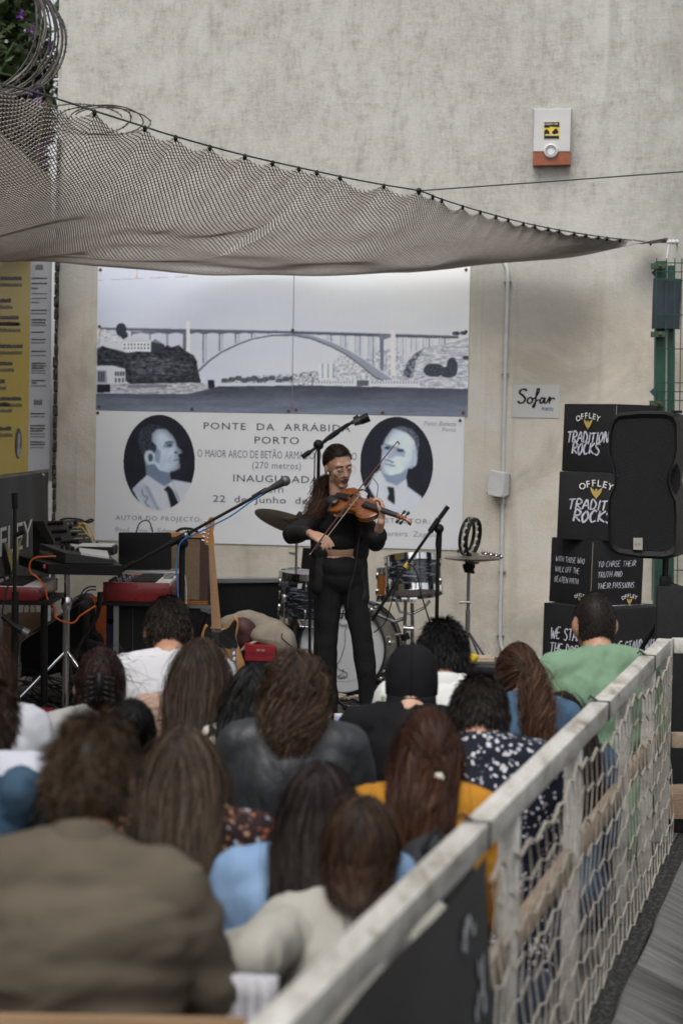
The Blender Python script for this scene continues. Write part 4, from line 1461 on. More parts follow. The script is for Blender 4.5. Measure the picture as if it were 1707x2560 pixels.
def slab(name, pts, Y, thick, material, parent, smooth=0, bev=0.0):
    """outline at depth Y, carried back by thick; pts are picture points of its front face"""
    P = [at(x, y, Y) for x, y in pts]
    n = len(P)
    m = MB()
    back = Vector((0, thick, 0))
    if bev:
        c = sum(P, Vector()) / n
        P1 = [p + (c - p).normalized() * bev for p in P]
        Q = [p + Vector((0, bev, 0)) for p in P]
        m.add(P1 + Q + [p + back for p in P], [tuple(range(n))] + [(k, (k + 1) % n, n + (k + 1) % n, n + k) for k in range(n)]
              + [(n + k, n + (k + 1) % n, 2 * n + (k + 1) % n, 2 * n + k) for k in range(n)] + [tuple(range(3 * n - 1, 2 * n - 1, -1))])
    else:
        m.add(P + [p + back for p in P], [tuple(range(n))] + [(k, (k + 1) % n, n + (k + 1) % n, n + k) for k in range(n)] + [tuple(range(2 * n - 1, n - 1, -1))])
    return m.build(name, material, parent, smooth)


def bar(name, pts, Y, r, material, parent, n=8, sm=0):
    """tube through picture points (x, y) or (x, y, Y)"""
    P = [at(p[0], p[1], p[2] if len(p) > 2 else Y) for p in pts]
    if sm: P = catmull(P, sm)
    m = MB(); m.tube(P, r, n)
    return m.build(name, material, parent, 60)


def cable(name, pts, Y, r, material, lab=None, parent=None, n=6, sm=6):
    o = bar(name, pts, Y, r, material, parent, n, sm)
    if parent is None:
        tag(o, lab, 'cable')
    return o


# conduit, junction box
cd = thing('conduit', 'white plastic conduit running down the wall beside the photo panel', 'conduit', wall(1250, 1650, 0.02))
pp = [wall(x, y, 0.016) for x, y in ((1256, 640), (1264, 662), (1269, 690), (1266, 800), (1262, 930), (1257, 1180), (1253, 1400), (1250, 1520), (1250, 1590), (1254, 1622), (1268, 1645), (1292, 1652), (1340, 1648), (1400, 1650))]
m = MB(); m.tube(catmull(pp, 6), 0.0125, 10); m.build('pipe', WHITE_PL, cd, 60)
for x, y in ((1269, 705), (1262, 935), (1256, 1262), (1255, 1430), (1251, 1590)):
    p = wall(x, y, 0.012); m = MB(); m.rbox(p, (0.05, 0.02, 0.014), 0.003, 1, Matrix.Rotation(WALL_ANG, 3, 'Z')); m.build('clip', STEEL, cd)
jb_ = thing('junction_box', 'small white junction box tilted open on the conduit', 'junction box', wall(1245, 1243, 0))
fr = [wall(x, y, 0.11) for x, y in ((1224, 1177), (1262, 1184), (1256, 1243), (1217, 1236))]
bk = [wall(x, y, 0.05) for x, y in ((1232, 1174), (1273, 1183), (1272, 1236), (1226, 1240))]
m = MB(); m.add(fr + bk, [(0, 1, 2, 3), (7, 6, 5, 4), (0, 4, 5, 1), (1, 5, 6, 2), (2, 6, 7, 3), (3, 7, 4, 0)]); m.build('cover', WHITE_PL, jb_, 0)
m = MB(); m.box(wall(1252, 1210, 0.028), (0.12, 0.05, 0.13), Matrix.Rotation(WALL_ANG, 3, 'Z')); m.build('base', STEEL, jb_, 0)
for x, y in ((1218, 1233), (1254, 1240)):
    m = MB(); m.sphere(wall(x, y, 0.112), 0.004, 8, 5); m.build('screw', BLACK, jb_)

# alarm siren
al = thing('alarm_siren', 'grey wall alarm box with orange lens and yellow sticker', 'alarm box', wall(1380, 414, 0))
P = [wall(x, y, 0.09) for x, y in ((1336, 273), (1427, 271), (1424, 377), (1333, 377))]
Q = [wall(x, y, 0.0) for x, y in ((1332, 271), (1429, 270), (1427, 377), (1331, 377))]
m = MB(); m.add(P + Q, [(0, 1, 2, 3), (0, 4, 5, 1), (1, 5, 6, 2), (2, 6, 7, 3), (3, 7, 4, 0)])
m.build('cover', mat('siren_grey', (0.50, 0.50, 0.50), 0.4, 0, (0.45, 0.45, 0.45), 5), al, 0)
P = [wall(x, y, 0.085) for x, y in ((1333, 378), (1424, 378), (1424, 410), (1334, 412))]
Q = [wall(x, y, 0.0) for x, y in ((1331, 378), (1427, 378), (1427, 413), (1331, 415))]
m = MB(); m.add(P + Q, [(0, 1, 2, 3), (0, 4, 5, 1), (1, 5, 6, 2), (2, 6, 7, 3), (3, 7, 4, 0)])
m.build('lens', mat('orange_lens', (0.26, 0.062, 0.012), 0.3, 0, (0.21, 0.045, 0.01), 30, coat=0.2), al, 0)
FW = WALL_M.to_3x3().to_4x4()
m = MB(); m.lathe([(0.045, 0), (0.045, 0.018), (0.036, 0.022), (0.033, 0.012), (0, 0.012)], Matrix.Translation(wall(1377, 376, 0.088)) @ FW, 28)
m.build('sounder', WHITE_PL, al)
m = MB(); m.lathe([(0.034, 0), (0.033, 0.004), (0.026, 0.004), (0.026, 0)], Matrix.Translation(wall(1377, 376, 0.102)) @ FW, 28, False); m.build('ring', STEEL, al)
st = slabw = None


def wall_patch(name, pts, off, material, parent, thick=0.002):
    P = [wall(x, y, off) for x, y in pts]; n = len(P)
    Q = [p - WN * thick for p in P]
    m = MB(); m.add(P + Q, [tuple(range(n))] + [(k, (k + 1) % n, n + (k + 1) % n, n + k) for k in range(n)])
    return m.build(name, material, parent, 0)


YEL = mat('sticker_yellow', (0.62, 0.44, 0.03), 0.5)
wall_patch('sticker', [(1359, 303), (1399, 303), (1398, 346), (1358, 346)], 0.0935, YEL, al)
wall_patch('sticker_band', [(1360, 304), (1398, 304), (1398, 317), (1374, 315), (1373, 318), (1360, 318)], 0.095, BLACK, al)
wall_patch('sticker_band', [(1360, 338), (1397, 338), (1397, 345), (1360, 345)], 0.095, BLACK, al)
wall_patch('sticker_figure', [(1360, 326), (1366, 321), (1372, 326), (1374, 336), (1366, 333), (1360, 337)], 0.095, BLACK, al)
wall_patch('sticker_figure', [(1379, 330), (1384, 324), (1388, 319), (1393, 322), (1396, 330), (1390, 334), (1381, 334)], 0.095, BLACK, al)


def wtext(s, xa, xb, yb_, cap, material, parent, off, **kw):
    ua, z_ = wall_uv(xa, yb_); ub, z2 = wall_uv(xb, yb_ + (xb - xa) * 0.02)
    return text_fit(s, ua, ub, (z_ + z2) / 2, cap / 375.0, WALL_M, material, parent, off=off, **kw)


kk = 0.93
wtext('ALARME', 1362, 1390, 310, 5, WHITE_PR, al, 0.097); wtext('LIGADO 24h', 1362, 1396, 316.5, 5, WHITE_PR, al, 0.097); wtext('PROSEGUR', 1366, 1393, 343.5, 4, WHITE_PR, al, 0.097)


# brush lettering: open strokes with swelling width
GLYPH = {
 'A': [[(0, 0), (.3, 1), (.55, 0)], [(.08, .36), (.5, .4)]], 'B': [[(.05, 0), (.1, 1), (.45, .85), (.15, .55), (.5, .3), (.05, 0)]],
 'C': [[(.5, .85), (.3, 1), (.05, .5), (.2, 0), (.5, .12)]], 'D': [[(.08, 0), (.12, 1), (.5, .6), (.4, .15), (.04, 0)]],
 'E': [[(.5, 1), (.08, .95), (.05, .03), (.48, .05)], [(.06, .52), (.4, .56)]], 'F': [[(.5, 1), (.1, .95), (.05, 0)], [(.08, .52), (.42, .56)]],
 'G': [[(.5, .85), (.3, 1), (.05, .5), (.2, 0), (.5, .1), (.5, .45), (.3, .42)]], 'H': [[(.06, 0), (.12, 1)], [(.48, 0), (.54, 1)], [(.06, .5), (.52, .55)]],
 'I': [[(.12, 0), (.18, 1)]], 'J': [[(.4, 1), (.36, .1), (.15, 0), (.05, .2)]], 'K': [[(.06, 0), (.12, 1)], [(.55, 1), (.1, .45), (.55, 0)]],
 'L': [[(.12, 1), (.06, .03), (.5, .06)]], 'M': [[(0, 0), (.12, 1), (.32, .35), (.55, 1), (.62, 0)]], 'N': [[(.04, 0), (.1, 1), (.45, .02), (.54, 1)]],
 'O': [[(.3, 1), (.05, .55), (.2, 0), (.48, .4), (.42, .9), (.26, 1)]], 'P': [[(.06, 0), (.12, 1), (.5, .8), (.42, .5), (.1, .46)]],
 'Q': [[(.3, 1), (.05, .5), (.25, 0), (.5, .5), (.3, 1)], [(.35, .2), (.6, -.1)]], 'R': [[(.05, 0), (.12, 1), (.5, .8), (.38, .52), (.1, .48), (.56, 0)]],
 'S': [[(.5, .88), (.28, 1), (.08, .75), (.45, .35), (.3, 0), (.02, .12)]], 'T': [[(0, .93), (.58, 1)], [(.3, .97), (.24, 0)]],
 'U': [[(.1, 1), (.06, .2), (.25, 0), (.45, .2), (.52, 1)]], 'V': [[(.05, 1), (.25, 0), (.55, 1)]], 'W': [[(.02, 1), (.15, 0), (.33, .7), (.48, 0), (.7, 1)]],
 'X': [[(.05, 1), (.5, 0)], [(.52, 1), (.02, 0)]], 'Y': [[(.05, 1), (.28, .5)], [(.55, 1), (.2, 0)]], 'Z': [[(.05, .95), (.5, 1), (.02, 0), (.52, .05)]], '.': [[(.05, .02), (.1, .05)]],
}
WID = {'I': .3, 'M': .75, 'W': .82, '.': .25, ' ': .38}


def stroke_ribbon(m, pts, w, M, taper=0.55, seed=0):
    P = catmull([Vector((x, y, 0)) for x, y in pts], 5) if len(pts) > 2 else [Vector((*pts[0], 0)).lerp(Vector((*pts[1], 0)), k / 5) for k in range(6)]
    n = len(P); vs = []
    rr = random.Random(seed)
    for i, p in enumerate(P):
        d = (P[min(i + 1, n - 1)] - P[max(i - 1, 0)]); d = d.normalized() if d.length > 1e-9 else Vector((1, 0, 0))
        q = Vector((-d.y, d.x, 0))
        t = i / (n - 1)
        ww = w * (1 - taper * (abs(t - 0.4) ** 1.4)) * (0.8 + 0.4 * abs(q.x * 0.8 + q.y * 0.3)) * rr.uniform(.88, 1.1)
        vs += [M @ (p + q * ww / 2), M @ (p - q * ww / 2)]
    m.add(vs, [(2 * i, 2 * i + 1, 2 * i + 3, 2 * i + 2) for i in range(n - 1)])


def brush_text(s, x0, x1, y, h, M, material, parent, name='lettering', w=0.13, shear=0.12, seed=1, off=0.002):
    adv = []; x = 0
    for ch in s:
        adv.append(x); x += WID.get(ch, .62)
    k = (x1 - x0) / x
    m = MB(); rr = random.Random(seed)
    for i, ch in enumerate(s):
        if ch not in GLYPH: continue
        dy = rr.uniform(-.05, .05); sc = rr.uniform(.92, 1.06)
        for j, stx in enumerate(GLYPH[ch]):
            pts = [(x0 + (adv[i] + px + shear * py) * k, y + (py * sc + dy) * h) for px, py in stx]
            stroke_ribbon(m, pts, w * h, M @ Matrix.Translation((0, 0, off + 0.00025 * ((i * 3 + j) % 4))), seed=seed + i * 7 + j)
    return m.build(name, material, parent, 0)


# small white poster with a script word
sp = thing('paper_sign', 'square white paper sign with black script lettering on the wall', 'sign', wall(1340, 1045, 0))
wall_patch('sheet', [(1283, 961), (1399, 963), (1397, 1045), (1280, 1043)], 0.006, mat('poster_paper', (0.55, 0.545, 0.52), 0.8), sp, 0.004)
SC = Matrix.Translation(wall(1294, 1007, 0.0085)) @ FW @ Matrix.Diagonal((0.0027, 0.0027, 1, 1))
m = MB()
for q, w_ in (([(22, 30), (16, 34), (6, 31), (5, 24), (13, 18), (18, 10), (14, 2), (5, 0), (0, 5)], 5), ([(30, 14), (24, 9), (25, 1), (32, 0), (36, 8), (32, 14), (27, 13)], 4.2),
              ([(34, 11), (42, 13), (50, 26), (52, 34), (48, 35), (45, 20), (43, 0), (40, -10), (37, -8), (44, 4), (52, 9)], 4), ([(64, 12), (58, 13), (54, 5), (58, 0), (64, 8), (67, 14), (65, 3), (69, 1), (74, 8)], 4.2),
              ([(74, 8), (78, 16), (78, 10), (77, 0)], 4), ([(77, 4), (82, 12), (88, 13), (90, 10)], 4)):
    stroke_ribbon(m, q, w_, SC, 0.35, 5)
m.build('script_word', BLACK, sp, 0)
wtext('PORTO', 1354, 1383, 1026, 7.5, mat('blue_print', (0.05, 0.14, 0.36), 0.6), sp, 0.0085, offset=0.0008)

# green gate post with clamps, plate and mesh
GREEN = mat('green_paint', (0.008, 0.045, 0.032), 0.45, 0, (0.012, 0.06, 0.042), 8, bump=0.1)
GREEN_L = mat('green_clamp', (0.04, 0.075, 0.035), 0.55)
gp = thing('green_gate_post', 'dark green steel gate post with clamps and navy plate', 'gate post', at(1655, 1690, 12.75))
slab('post', [(1640, 652), (1667, 650), (1662, 1720), (1634, 1720)], 12.72, 0.07, GREEN, gp, 0, 0.004)
slab('post', [(1671, 662), (1688, 662), (1683, 1720), (1667, 1720)], 12.74, 0.05, GREEN, gp, 0, 0.004)
slab('edge_strip', [(1664, 655), (1669, 655), (1664, 1720), (1660, 1720)], 12.71, 0.02, mat('green_pale', (0.16, 0.22, 0.18), 0.5), gp)
slab('cover_plate', [(1634, 694), (1703, 696), (1699, 822), (1630, 821)], 12.66, 0.03, mat('navy_plate', (0.012, 0.02, 0.03), 0.4, 0, (0.02, 0.035, 0.045), 10), gp, 0, 0.003)
for x, y in ((1648, 664), (1648, 835), (1645, 1008)):
    slab('clamp', [(x - 19, y - 7), (x + 15, y - 7), (x + 15, y + 7), (x - 19, y + 7)], 12.65, 0.05, GREEN_L, gp, 0, 0.003)
    mm = MB(); mm.sphere(at(x + 2, y, 12.645), 0.011, 8, 6); mm.build('bolt', SCREW, gp)
for x, y in ((1636, 680), (1632, 978)):
    slab('bent_strap', [(x - 8, y), (x + 6, y - 11), (x + 8, y - 10), (x + 8, y + 13), (x + 2, y + 12)], 12.70, 0.015, GREEN, gp)
fm = thing('wire_mesh_fence', 'green welded wire mesh fence panel fixed to the green post', 'fence', at(1700, 1690, 12.7))
for y in (656, 678, 700, 786, 871, 956, 978, 1000, 1085, 1170, 1255, 1340, 1425):
    m = MB(); m.tube([at(1641, y, 12.62), at(1900, y + 4, 12.45)], 0.0035, 5); m.build('wire', GREEN, fm)
for x in (1641, 1666, 1687, 1704, 1725, 1750, 1775, 1800):
    m = MB(); m.tube([at(x, 645, 12.617), at(x - 12, 1500, 12.617)], 0.0035, 5); m.build('wire', GREEN, fm)

# ------------------------------------------------------------------ boards on the side wall
yb_ = thing('yellow_board', 'yellow and white information board on the side wall', 'notice board', side(60, 1180, 0))
YB = mat('board_yellow', (0.56, 0.40, 0.022), 0.5, 0, (0.52, 0.37, 0.022), 4)
WB = mat('board_white', (0.55, 0.56, 0.60), 0.5)


def side_rect(name, Ya, Yb_, za, zb2, off, material, parent, th=0.004):
    m = MB(); m.box((SIDE_X + off - th / 2, (Ya + Yb_) / 2, (za + zb2) / 2), (th, abs(Yb_ - Ya), abs(zb2 - za)))
    return m.build(name, material, parent, 0)


ya_, yw_, ye_ = 10.6, side(68, 900).y, side(122, 900).y
zb_y = side(60, 1179).z; zt_y = side(60, 655).z + 0.1
side_rect('yellow_part', ya_, yw_ - 0.002, zb_y, zt_y, 0.014, YB, yb_, 0.012)
side_rect('white_part', yw_ + 0.002, ye_, zb_y, zt_y, 0.014, WB, yb_, 0.012)
TXT_D = mat('board_text_dark', (0.045, 0.04, 0.02), 0.6); TXT_G = mat('board_text_grey', (0.17, 0.14, 0.06), 0.6); TXT_G2 = mat('board_text_grey2', (0.16, 0.16, 0.17), 0.6)


def text_rows(rows, xa_of, name, material, h):
    """rows of word-shaped bars: (y picture, x0, x1)"""
    m = MB(); rr = random.Random(4)
    for y, x0, x1 in rows:
        x = x0
        while x < x1:
            w = rr.uniform(1.2, 3.6)
            a = side(x, y, 0.0165); b = side(min(x + w, x1), y, 0.0165)
            hh = h * rr.uniform(.8, 1.15)
            m.add([(a.x, a.y, a.z), (b.x, b.y, b.z), (b.x, b.y, b.z + hh), (a.x, a.y, a.z + hh)], [(0, 1, 2, 3)])
            x += w + rr.uniform(.35, .6)
    o = m.build(name, material, yb_, 0); o['kind'] = 'stuff'
    return o


yl = [(700, 0, 54), (756, 0, 28), (798, 0, 47), (814, 0, 48), (870, 0, 57), (913, 0, 31), (958, 0, 12), (1001, 0, 54), (1015, 0, 26), (1076, 0, 28)]
text_rows(yl, None, 'text_lines', TXT_D, 0.022)
text_rows([(y + 16, a, min(b + 4, 55)) for y, a, b in yl], None, 'text_lines', TXT_G, 0.02)
wr = [(697, 79, 118), (710, 79, 118), (722, 79, 95), (777, 79, 117), (801, 79, 115), (808, 79, 113), (832, 79, 111), (850, 79, 114), (880, 79, 115), (910, 79, 115), (916, 79, 115), (922, 79, 109), (953, 79, 112), (959, 79, 92), (1036, 77, 112), (1066, 76, 113), (1073, 76, 113), (1079, 76, 107), (1107, 76, 112), (1113, 76, 112)]
text_rows(wr, None, 'text_lines', TXT_D, 0.010)
text_rows([(735, 79, 118), (747, 79, 117), (757, 79, 98), (785, 79, 116), (814, 79, 116), (858, 79, 113), (890, 79, 115), (928, 79, 114), (934, 79, 114), (966, 79, 115), (1043, 77, 112), (1086, 76, 113), (1093, 76, 112), (1120, 76, 110)], None, 'text_lines', TXT_G2, 0.008)
text_rows([(674, 89, 108), (1012, 85, 106)], None, 'text_lines', TXT_G2, 0.035)
# little oval portrait
oc = side(46.5, 1108, 0.0175)
m = MB(); ov = [Vector((oc.x, oc.y + 0.125 * math.cos(a), oc.z + 0.095 * math.sin(a))) for a in [k * math.pi / 16 for k in range(32)]]
m.add(ov, [tuple(range(32))]); m.build('portrait_ground', mat('portrait_dark', (0.03, 0.03, 0.032), 0.5), yb_, 0)
m = MB()
for cy, cz, ry, rz in ((0.01, 0.02, 0.05, 0.045), (0.02, -0.055, 0.085, 0.032), (0.0, -0.02, .03, .04)):
    m.add([Vector((oc.x + 0.001 + 0.0004 * ry * 10, oc.y + cy + ry * math.cos(k * math.pi / 10), oc.z + cz + rz * math.sin(k * math.pi / 10))) for k in range(20)], [tuple(range(20))])
m.build('portrait_bust', mat('portrait_pale', (0.30, 0.30, 0.32), 0.5), yb_, 0)

bb = thing('black_banner', 'black fabric banner with white letters and gold eagle below the yellow board', 'banner', side(60, 1440, 0))
m = MB(); nY, nz = 24, 14
Ya, Yb2 = 10.7, side(111, 1300).y; za, zb3 = side(60, 1445).z - 0.05, side(60, 1186).z
for i in range(nY + 1):
    for j in range(nz + 1):
        Y = Ya + (Yb2 - Ya) * i / nY; z = za + (zb3 - za) * j / nz
        m.v.append((SIDE_X + 0.03 + 0.014 * math.sin(i * 1.1 + j * .25) * (1 - j / nz * .6), Y - 0.04 * (1 - j / nz) * (i / nY), z))
for i in range(nY):
    for j in range(nz):
        a = i * (nz + 1) + j; m.f.append((a, a + 1, a + nz + 2, a + nz + 1))
m.build('cloth', mat('banner_black', (0.013, 0.013, 0.014), 0.6, bump=0.1), bb, 80)
SM = Matrix(((0, 0, 1, SIDE_X + 0.052), (1, 0, 0, 0), (0, 1, 0, 0), (0, 0, 0, 1)))   # local x = depth, y = up
pA, pB = side(-50, 1375), side(62, 1340)
text_fit('OFFLEY', 10.75, side(60, 1340).y, side(20, 1377).z, 0.17, SM, WHITE_PR, bb, off=0)
m = MB(); e0 = side(12, 1425)
for s_ in (-1, 1):
    for k in range(5):
        a = Vector((SIDE_X + .052, e0.y + s_ * .03, e0.z - .03)); y1 = e0.y + s_ * (.06 + .07 * k); z1 = e0.z + .14 + .02 * k
        m.add([a, a + Vector((0, s_ * .05, .015 * k)), Vector((SIDE_X + .053, y1 + s_ * .05, z1)), Vector((SIDE_X + .053, y1, z1 - .02))], [(0, 1, 2, 3)])
m.add([(SIDE_X + .054, e0.y - .04, e0.z + .05), (SIDE_X + .054, e0.y + .04, e0.z + .05), (SIDE_X + .054, e0.y, e0.z - .12)], [(0, 1, 2)])
m.build('eagle', mat('gold_yellow', (0.42, 0.32, 0.04), 0.5), bb, 0)
mm = MB(); mm.sphere(side(107, 1188, 0.04), 0.014, 8, 6); mm.build('eyelet', STEEL, bb)

# ================================================================== boxes by the wall
BOX = mat('carton_black', (0.008, 0.008, 0.009), 0.7, 0, (0.012, 0.012, 0.013), 7, bump=0.06, bscale=160, spec=.3)
BOX_E = mat('carton_edge', (0.22, 0.18, 0.13), 0.8)


def carton(name, px, Y, c, a, zlo, zhi, lab, left=(), right=(), logo_l=None, logo_r=None, top=()):
    """a carton with its nearest upright edge at picture x px and depth Y; c = cosine that opens the left side"""
    s = math.sqrt(1 - c * c)
    P = at(px, 1300, Y); P.z = zlo
    Lv = Vector((-c, s, 0)); Rv = Vector((s, c, 0))
    t = thing(name, lab, 'carton', P, 'cartons stacked by the wall')
    m = MB(); q = [P, P + Lv * a, P + Lv * a + Rv * a, P + Rv * a]
    h = Vector((0, 0, zhi - zlo)); tilt = Vector((0.008, 0, 0))
    bm = bmesh.new()
    vs = [bm.verts.new(v) for v in q] + [bm.verts.new(v + h + tilt) for v in q]
    for f in ((3, 2, 1, 0), (4, 5, 6, 7), (0, 1, 5, 4), (1, 2, 6, 5), (2, 3, 7, 6), (3, 0, 4, 7)):
        bm.faces.new([vs[i] for i in f])
    bmesh.ops.bevel(bm, geom=bm.edges[:], offset=0.005, segments=2, profile=.6, affect='EDGES')
    me = bpy.data.meshes.new('carton_body'); bm.to_mesh(me); bm.free()
    link_mesh('carton_body', me, BOX, t, 40)
    e = MB(); e.tube([P + Vector((0, -.0005, .01)), P + h + tilt - Vector((0, .0005, .01))], 0.0022, 5); e.build('worn_edge', BOX_E, t)
    ML = Matrix(((-Lv.x, 0, -Rv.x, (P + Lv * a).x), (-Lv.y, 0, -Rv.y, (P + Lv * a).y), (0, 1, 0, zlo), (0, 0, 0, 1)))
    MR = Matrix(((Rv.x, 0, -Lv.x, P.x), (Rv.y, 0, -Lv.y, P.y), (0, 1, 0, zlo), (0, 0, 0, 1)))
    for M_, rows in ((ML, left), (MR, right)):
        for i, (s_, x0, x1, y, hh, w) in enumerate(rows):
            brush_text(s_, x0 * a, x1 * a, y * (zhi - zlo), hh * (zhi - zlo), M_, WHITE_INK, t, w=w * .78, seed=hash_s(s_) + i, off=0.004)
    for M_, lg in ((ML, logo_l), (MR, logo_r)):
        if lg: crest(M_, lg[0] * a, lg[1] * (zhi - zlo), lg[2] * a, t)
    for (s_, x0, x1, y, hh) in top:
        MT = Matrix(((Rv.x, Lv.x, 0, P.x + tilt.x), (Rv.y, Lv.y, 0, P.y), (0, 0, 1, zhi), (0, 0, 0, 1)))
        brush_text(s_, x0 * a, x1 * a, y * a, hh * a, MT, WHITE_INK, t, w=.14, seed=3, off=0.003)
    return t


def hash_s(s): return sum(ord(c) * (i + 3) for i, c in enumerate(s))


def crest(M, cx, cy, w, parent):
    """arched OFFLEY over a spread gold eagle"""
    me_all = MB()
    letters = 'OFFLEY'
    for i, ch in enumerate(letters):
        t = (i - 2.5) / 2.5
        me = text_mesh(ch, size=w * 0.29, align='CENTER', offset=0.0006)
        X = Matrix.Translation((cx + t * w * 0.42, cy - 0.10 * w * t * t + w * .12, 0.004)) @ Matrix.Rotation(-t * 0.32, 4, 'Z')
        me.transform(M @ X)
        me_all.add([v.co for v in me.vertices], [tuple(p.vertices) for p in me.polygons])
        bpy.data.meshes.remove(me)
    me_all.build('brand_word', WHITE_PR, parent, 0)
    e = MB()
    def L(x, y): return M @ Vector((cx + x * w, cy + y * w, 0.004))
    for s in (-1, 1):
        e.add([L(0, -.12), L(s * .07, .0), L(s * .2, .10), L(s * .17, -.04), L(s * .1, -.16), L(s * .03, -.24)], [(0, 1, 2, 3, 4, 5)])
    e.add([L(-.035, .02), L(0, .05), L(.035, .02), L(.03, -.22), L(0, -.3), L(-.03, -.22)], [(0, 1, 2, 3, 4, 5)])
    for v in range(6, 6): pass
    o = e.build('crest_eagle', GOLD, parent, 0)
    for v in o.data.vertices[12:]:
        v.co += (M.to_3x3() @ Vector((0, 0, 1))) * 0.0006


bz = lambda y, Y: CAM_H - (y - 1089) / ppm(Y)
z4, z3, z2, z1 = 0.672, 1.052, 1.445, 1.84
carton('carton', 1530, 11.25, .66, .52, 0.0, z4, 'large black carton on the ground at the foot of the stack',
       [('WE STAND WITH', .14, .96, .70, .10, .17), ('THE DREAMERS', .13, .9, .56, .10, .17), ('THAT STIR', .13, .62, .42, .10, .17), ('NORMS', .12, .45, .28, .10, .17)],
       [('WE STAND WITH', .06, .82, .62, .10, .16), ('THE BRAVE', .2, .7, .46, .10, .16), ('AND THE BOLD', .1, .8, .30, .10, .16)], top=[('TO THOSE WHO', .25, .9, .62, .1), ('WALK THEIR PATH', .2, .95, .42, .1), ('BEAUTIFUL LIVES', .2, .95, .22, .1)])
carton('carton', 1480, 11.42, .53, .385, z4, z3, 'black carton reading to chase their truth and their passions',
       [('WITH THOSE WHO', .16, .86, .64, .085, .16), ('WALK OFF THE', .15, .74, .48, .085, .16), ('BEATEN PATH', .14, .72, .32, .085, .16)],
       [('TO CHASE THEIR', .12, .86, .60, .085, .16), ('TRUTH AND', .12, .60, .44, .085, .16), ('THEIR PASSIONS.', .12, .86, .27, .085, .16)], (.78, .10, .26), (.75, .085, .28))
carton('carton', 1560, 11.40, .92, .40, z3, z2, 'black carton with white brush lettering directly under the topmost carton',
       [('TRADITION', .16, 1.02, .45, .15, .20), ('ROCKS', .24, .84, .27, .17, .22)], (), (.58, .74, .46))
carton('carton', 1531, 11.42, .70, .385, z2, z1, 'topmost black carton with white brush lettering and gold eagle',
       [('TRADITION', .10, .90, .43, .16, .20), ('ROCKS', .2, .74, .26, .17, .22)], (), (.50, .74, .42))

# ------------------------------------------------------------------ loudspeaker on its stand
SPK = mat('speaker_shell', (0.009, 0.009, 0.010), 0.5, 0, (0.009, 0.009, 0.010), 40, bump=0.3, bscale=500, spec=.22)
GRILL = mat('speaker_grille', (0.0025, 0.0025, 0.003), 0.6, 0, (0.014, 0.014, 0.015), 260, 1, bump=.5, bscale=260, spec=.2)
Ys = 9.55
spk = thing('loudspeaker', 'black moulded loudspeaker raised on a pole in front of the cartons', 'loudspeaker', at(1610, 1402, Ys + .12))
out = [(1532, 1044), (1545, 1033), (1600, 1028), (1665, 1029), (1684, 1036), (1694, 1056), (1695, 1120), (1690, 1148), (1676, 1175), (1672, 1205), (1680, 1232), (1692, 1255), (1694, 1300), (1692, 1368), (1684, 1392), (1660, 1398), (1600, 1396), (1545, 1388), (1526, 1376), (1520, 1340), (1518, 1262), (1523, 1238), (1534, 1215), (1535, 1180), (1528, 1150), (1521, 1130), (1521, 1090), (1526, 1060)]
C0 = sum((at(x, y, Ys) for x, y in out), Vector()) / len(out)


def spk_ring(scale, dy, dx=0.0):
    return [C0 + (at(x, y, Ys) - C0) * scale + Vector((dx, dy, 0)) for x, y in out]


rings = [spk_ring(.90, .010), spk_ring(.965, -.006), spk_ring(1.0, .012), spk_ring(1.01, .06, .02), spk_ring(.99, .24, .10), spk_ring(.86, .40, .15), spk_ring(.62, .43, .16)]
m = MB(); n = len(out)
for rg in rings: m.v.extend(tuple(p) for p in rg)
for i in range(len(rings) - 1):
    for k in range(n):
        m.f.append((i * n + k, i * n + (k + 1) % n, (i + 1) * n + (k + 1) % n, (i + 1) * n + k))
m.f.append(tuple((len(rings) - 1) * n + k for k in range(n)))
m.build('cabinet', SPK, spk, 50)
m = MB(); gr = spk_ring(.905, .008); m.v.extend(tuple(p) for p in gr); m.f.append(tuple(range(n))); m.build('grille', GRILL, spk, 0)
slab('badge', [(1583, 1345), (1606, 1345), (1606, 1375), (1583, 1374)], Ys - .012, .012, mat('badge_silver', (0.36, 0.34, 0.30), .4, .3), spk)
me = text_mesh('ALTO', size=.012); me.transform(Matrix.Translation(at(1586, 1363, Ys - .0135)) @ Matrix.Rotation(R(90), 4, 'X')); link_mesh('badge_lettering', me, BLACK, spk, 0, fix=False)
for x, y in ((1534, 1056), (1672, 1060), (1532, 1368), (1664, 1378), (1652, 1199)):
    mm = MB(); mm.sphere(at(x, y, Ys - .004), .004, 6, 4); mm.build('screw', BLACK_M, spk)
slab('carry_handle', [(1676, 1170), (1690, 1150), (1700, 1180), (1700, 1215), (1690, 1240), (1676, 1215)], Ys + .075, .06, GRILL, spk)
mm = MB(); mm.box(at(1690, 1029, Ys + .1), (.05, .05, .012)); mm.build('stacking_foot', BLACK, spk)
mm = MB(); mm.sphere(at(1542, 1188, Ys - .004), .003, 6, 4); mm.build('power_light', mat('blue_led', (0.02, 0.04, 0.5), .3), spk)
ss = thing('speaker_stand', 'black tripod pole stand under the loudspeaker', 'speaker stand', at_z(1655, 1880, 0))
base = at(1664, 1400, Ys + .16); gx_, gy_ = base.x, base.y
m = MB(); m.cyl((gx_, gy_, base.z + .02), (gx_, gy_, .75), .017); m.build('inner_tube', BLACK_M, ss, 60)
m = MB(); m.cyl((gx_, gy_, .86), (gx_, gy_, .08), .021); m.build('outer_tube', BLACK_M, ss, 60)
m = MB(); m.rbox((gx_, gy_, base.z - .12), (.06, .06, .09), .012); m.build('collar', BLACK, ss)
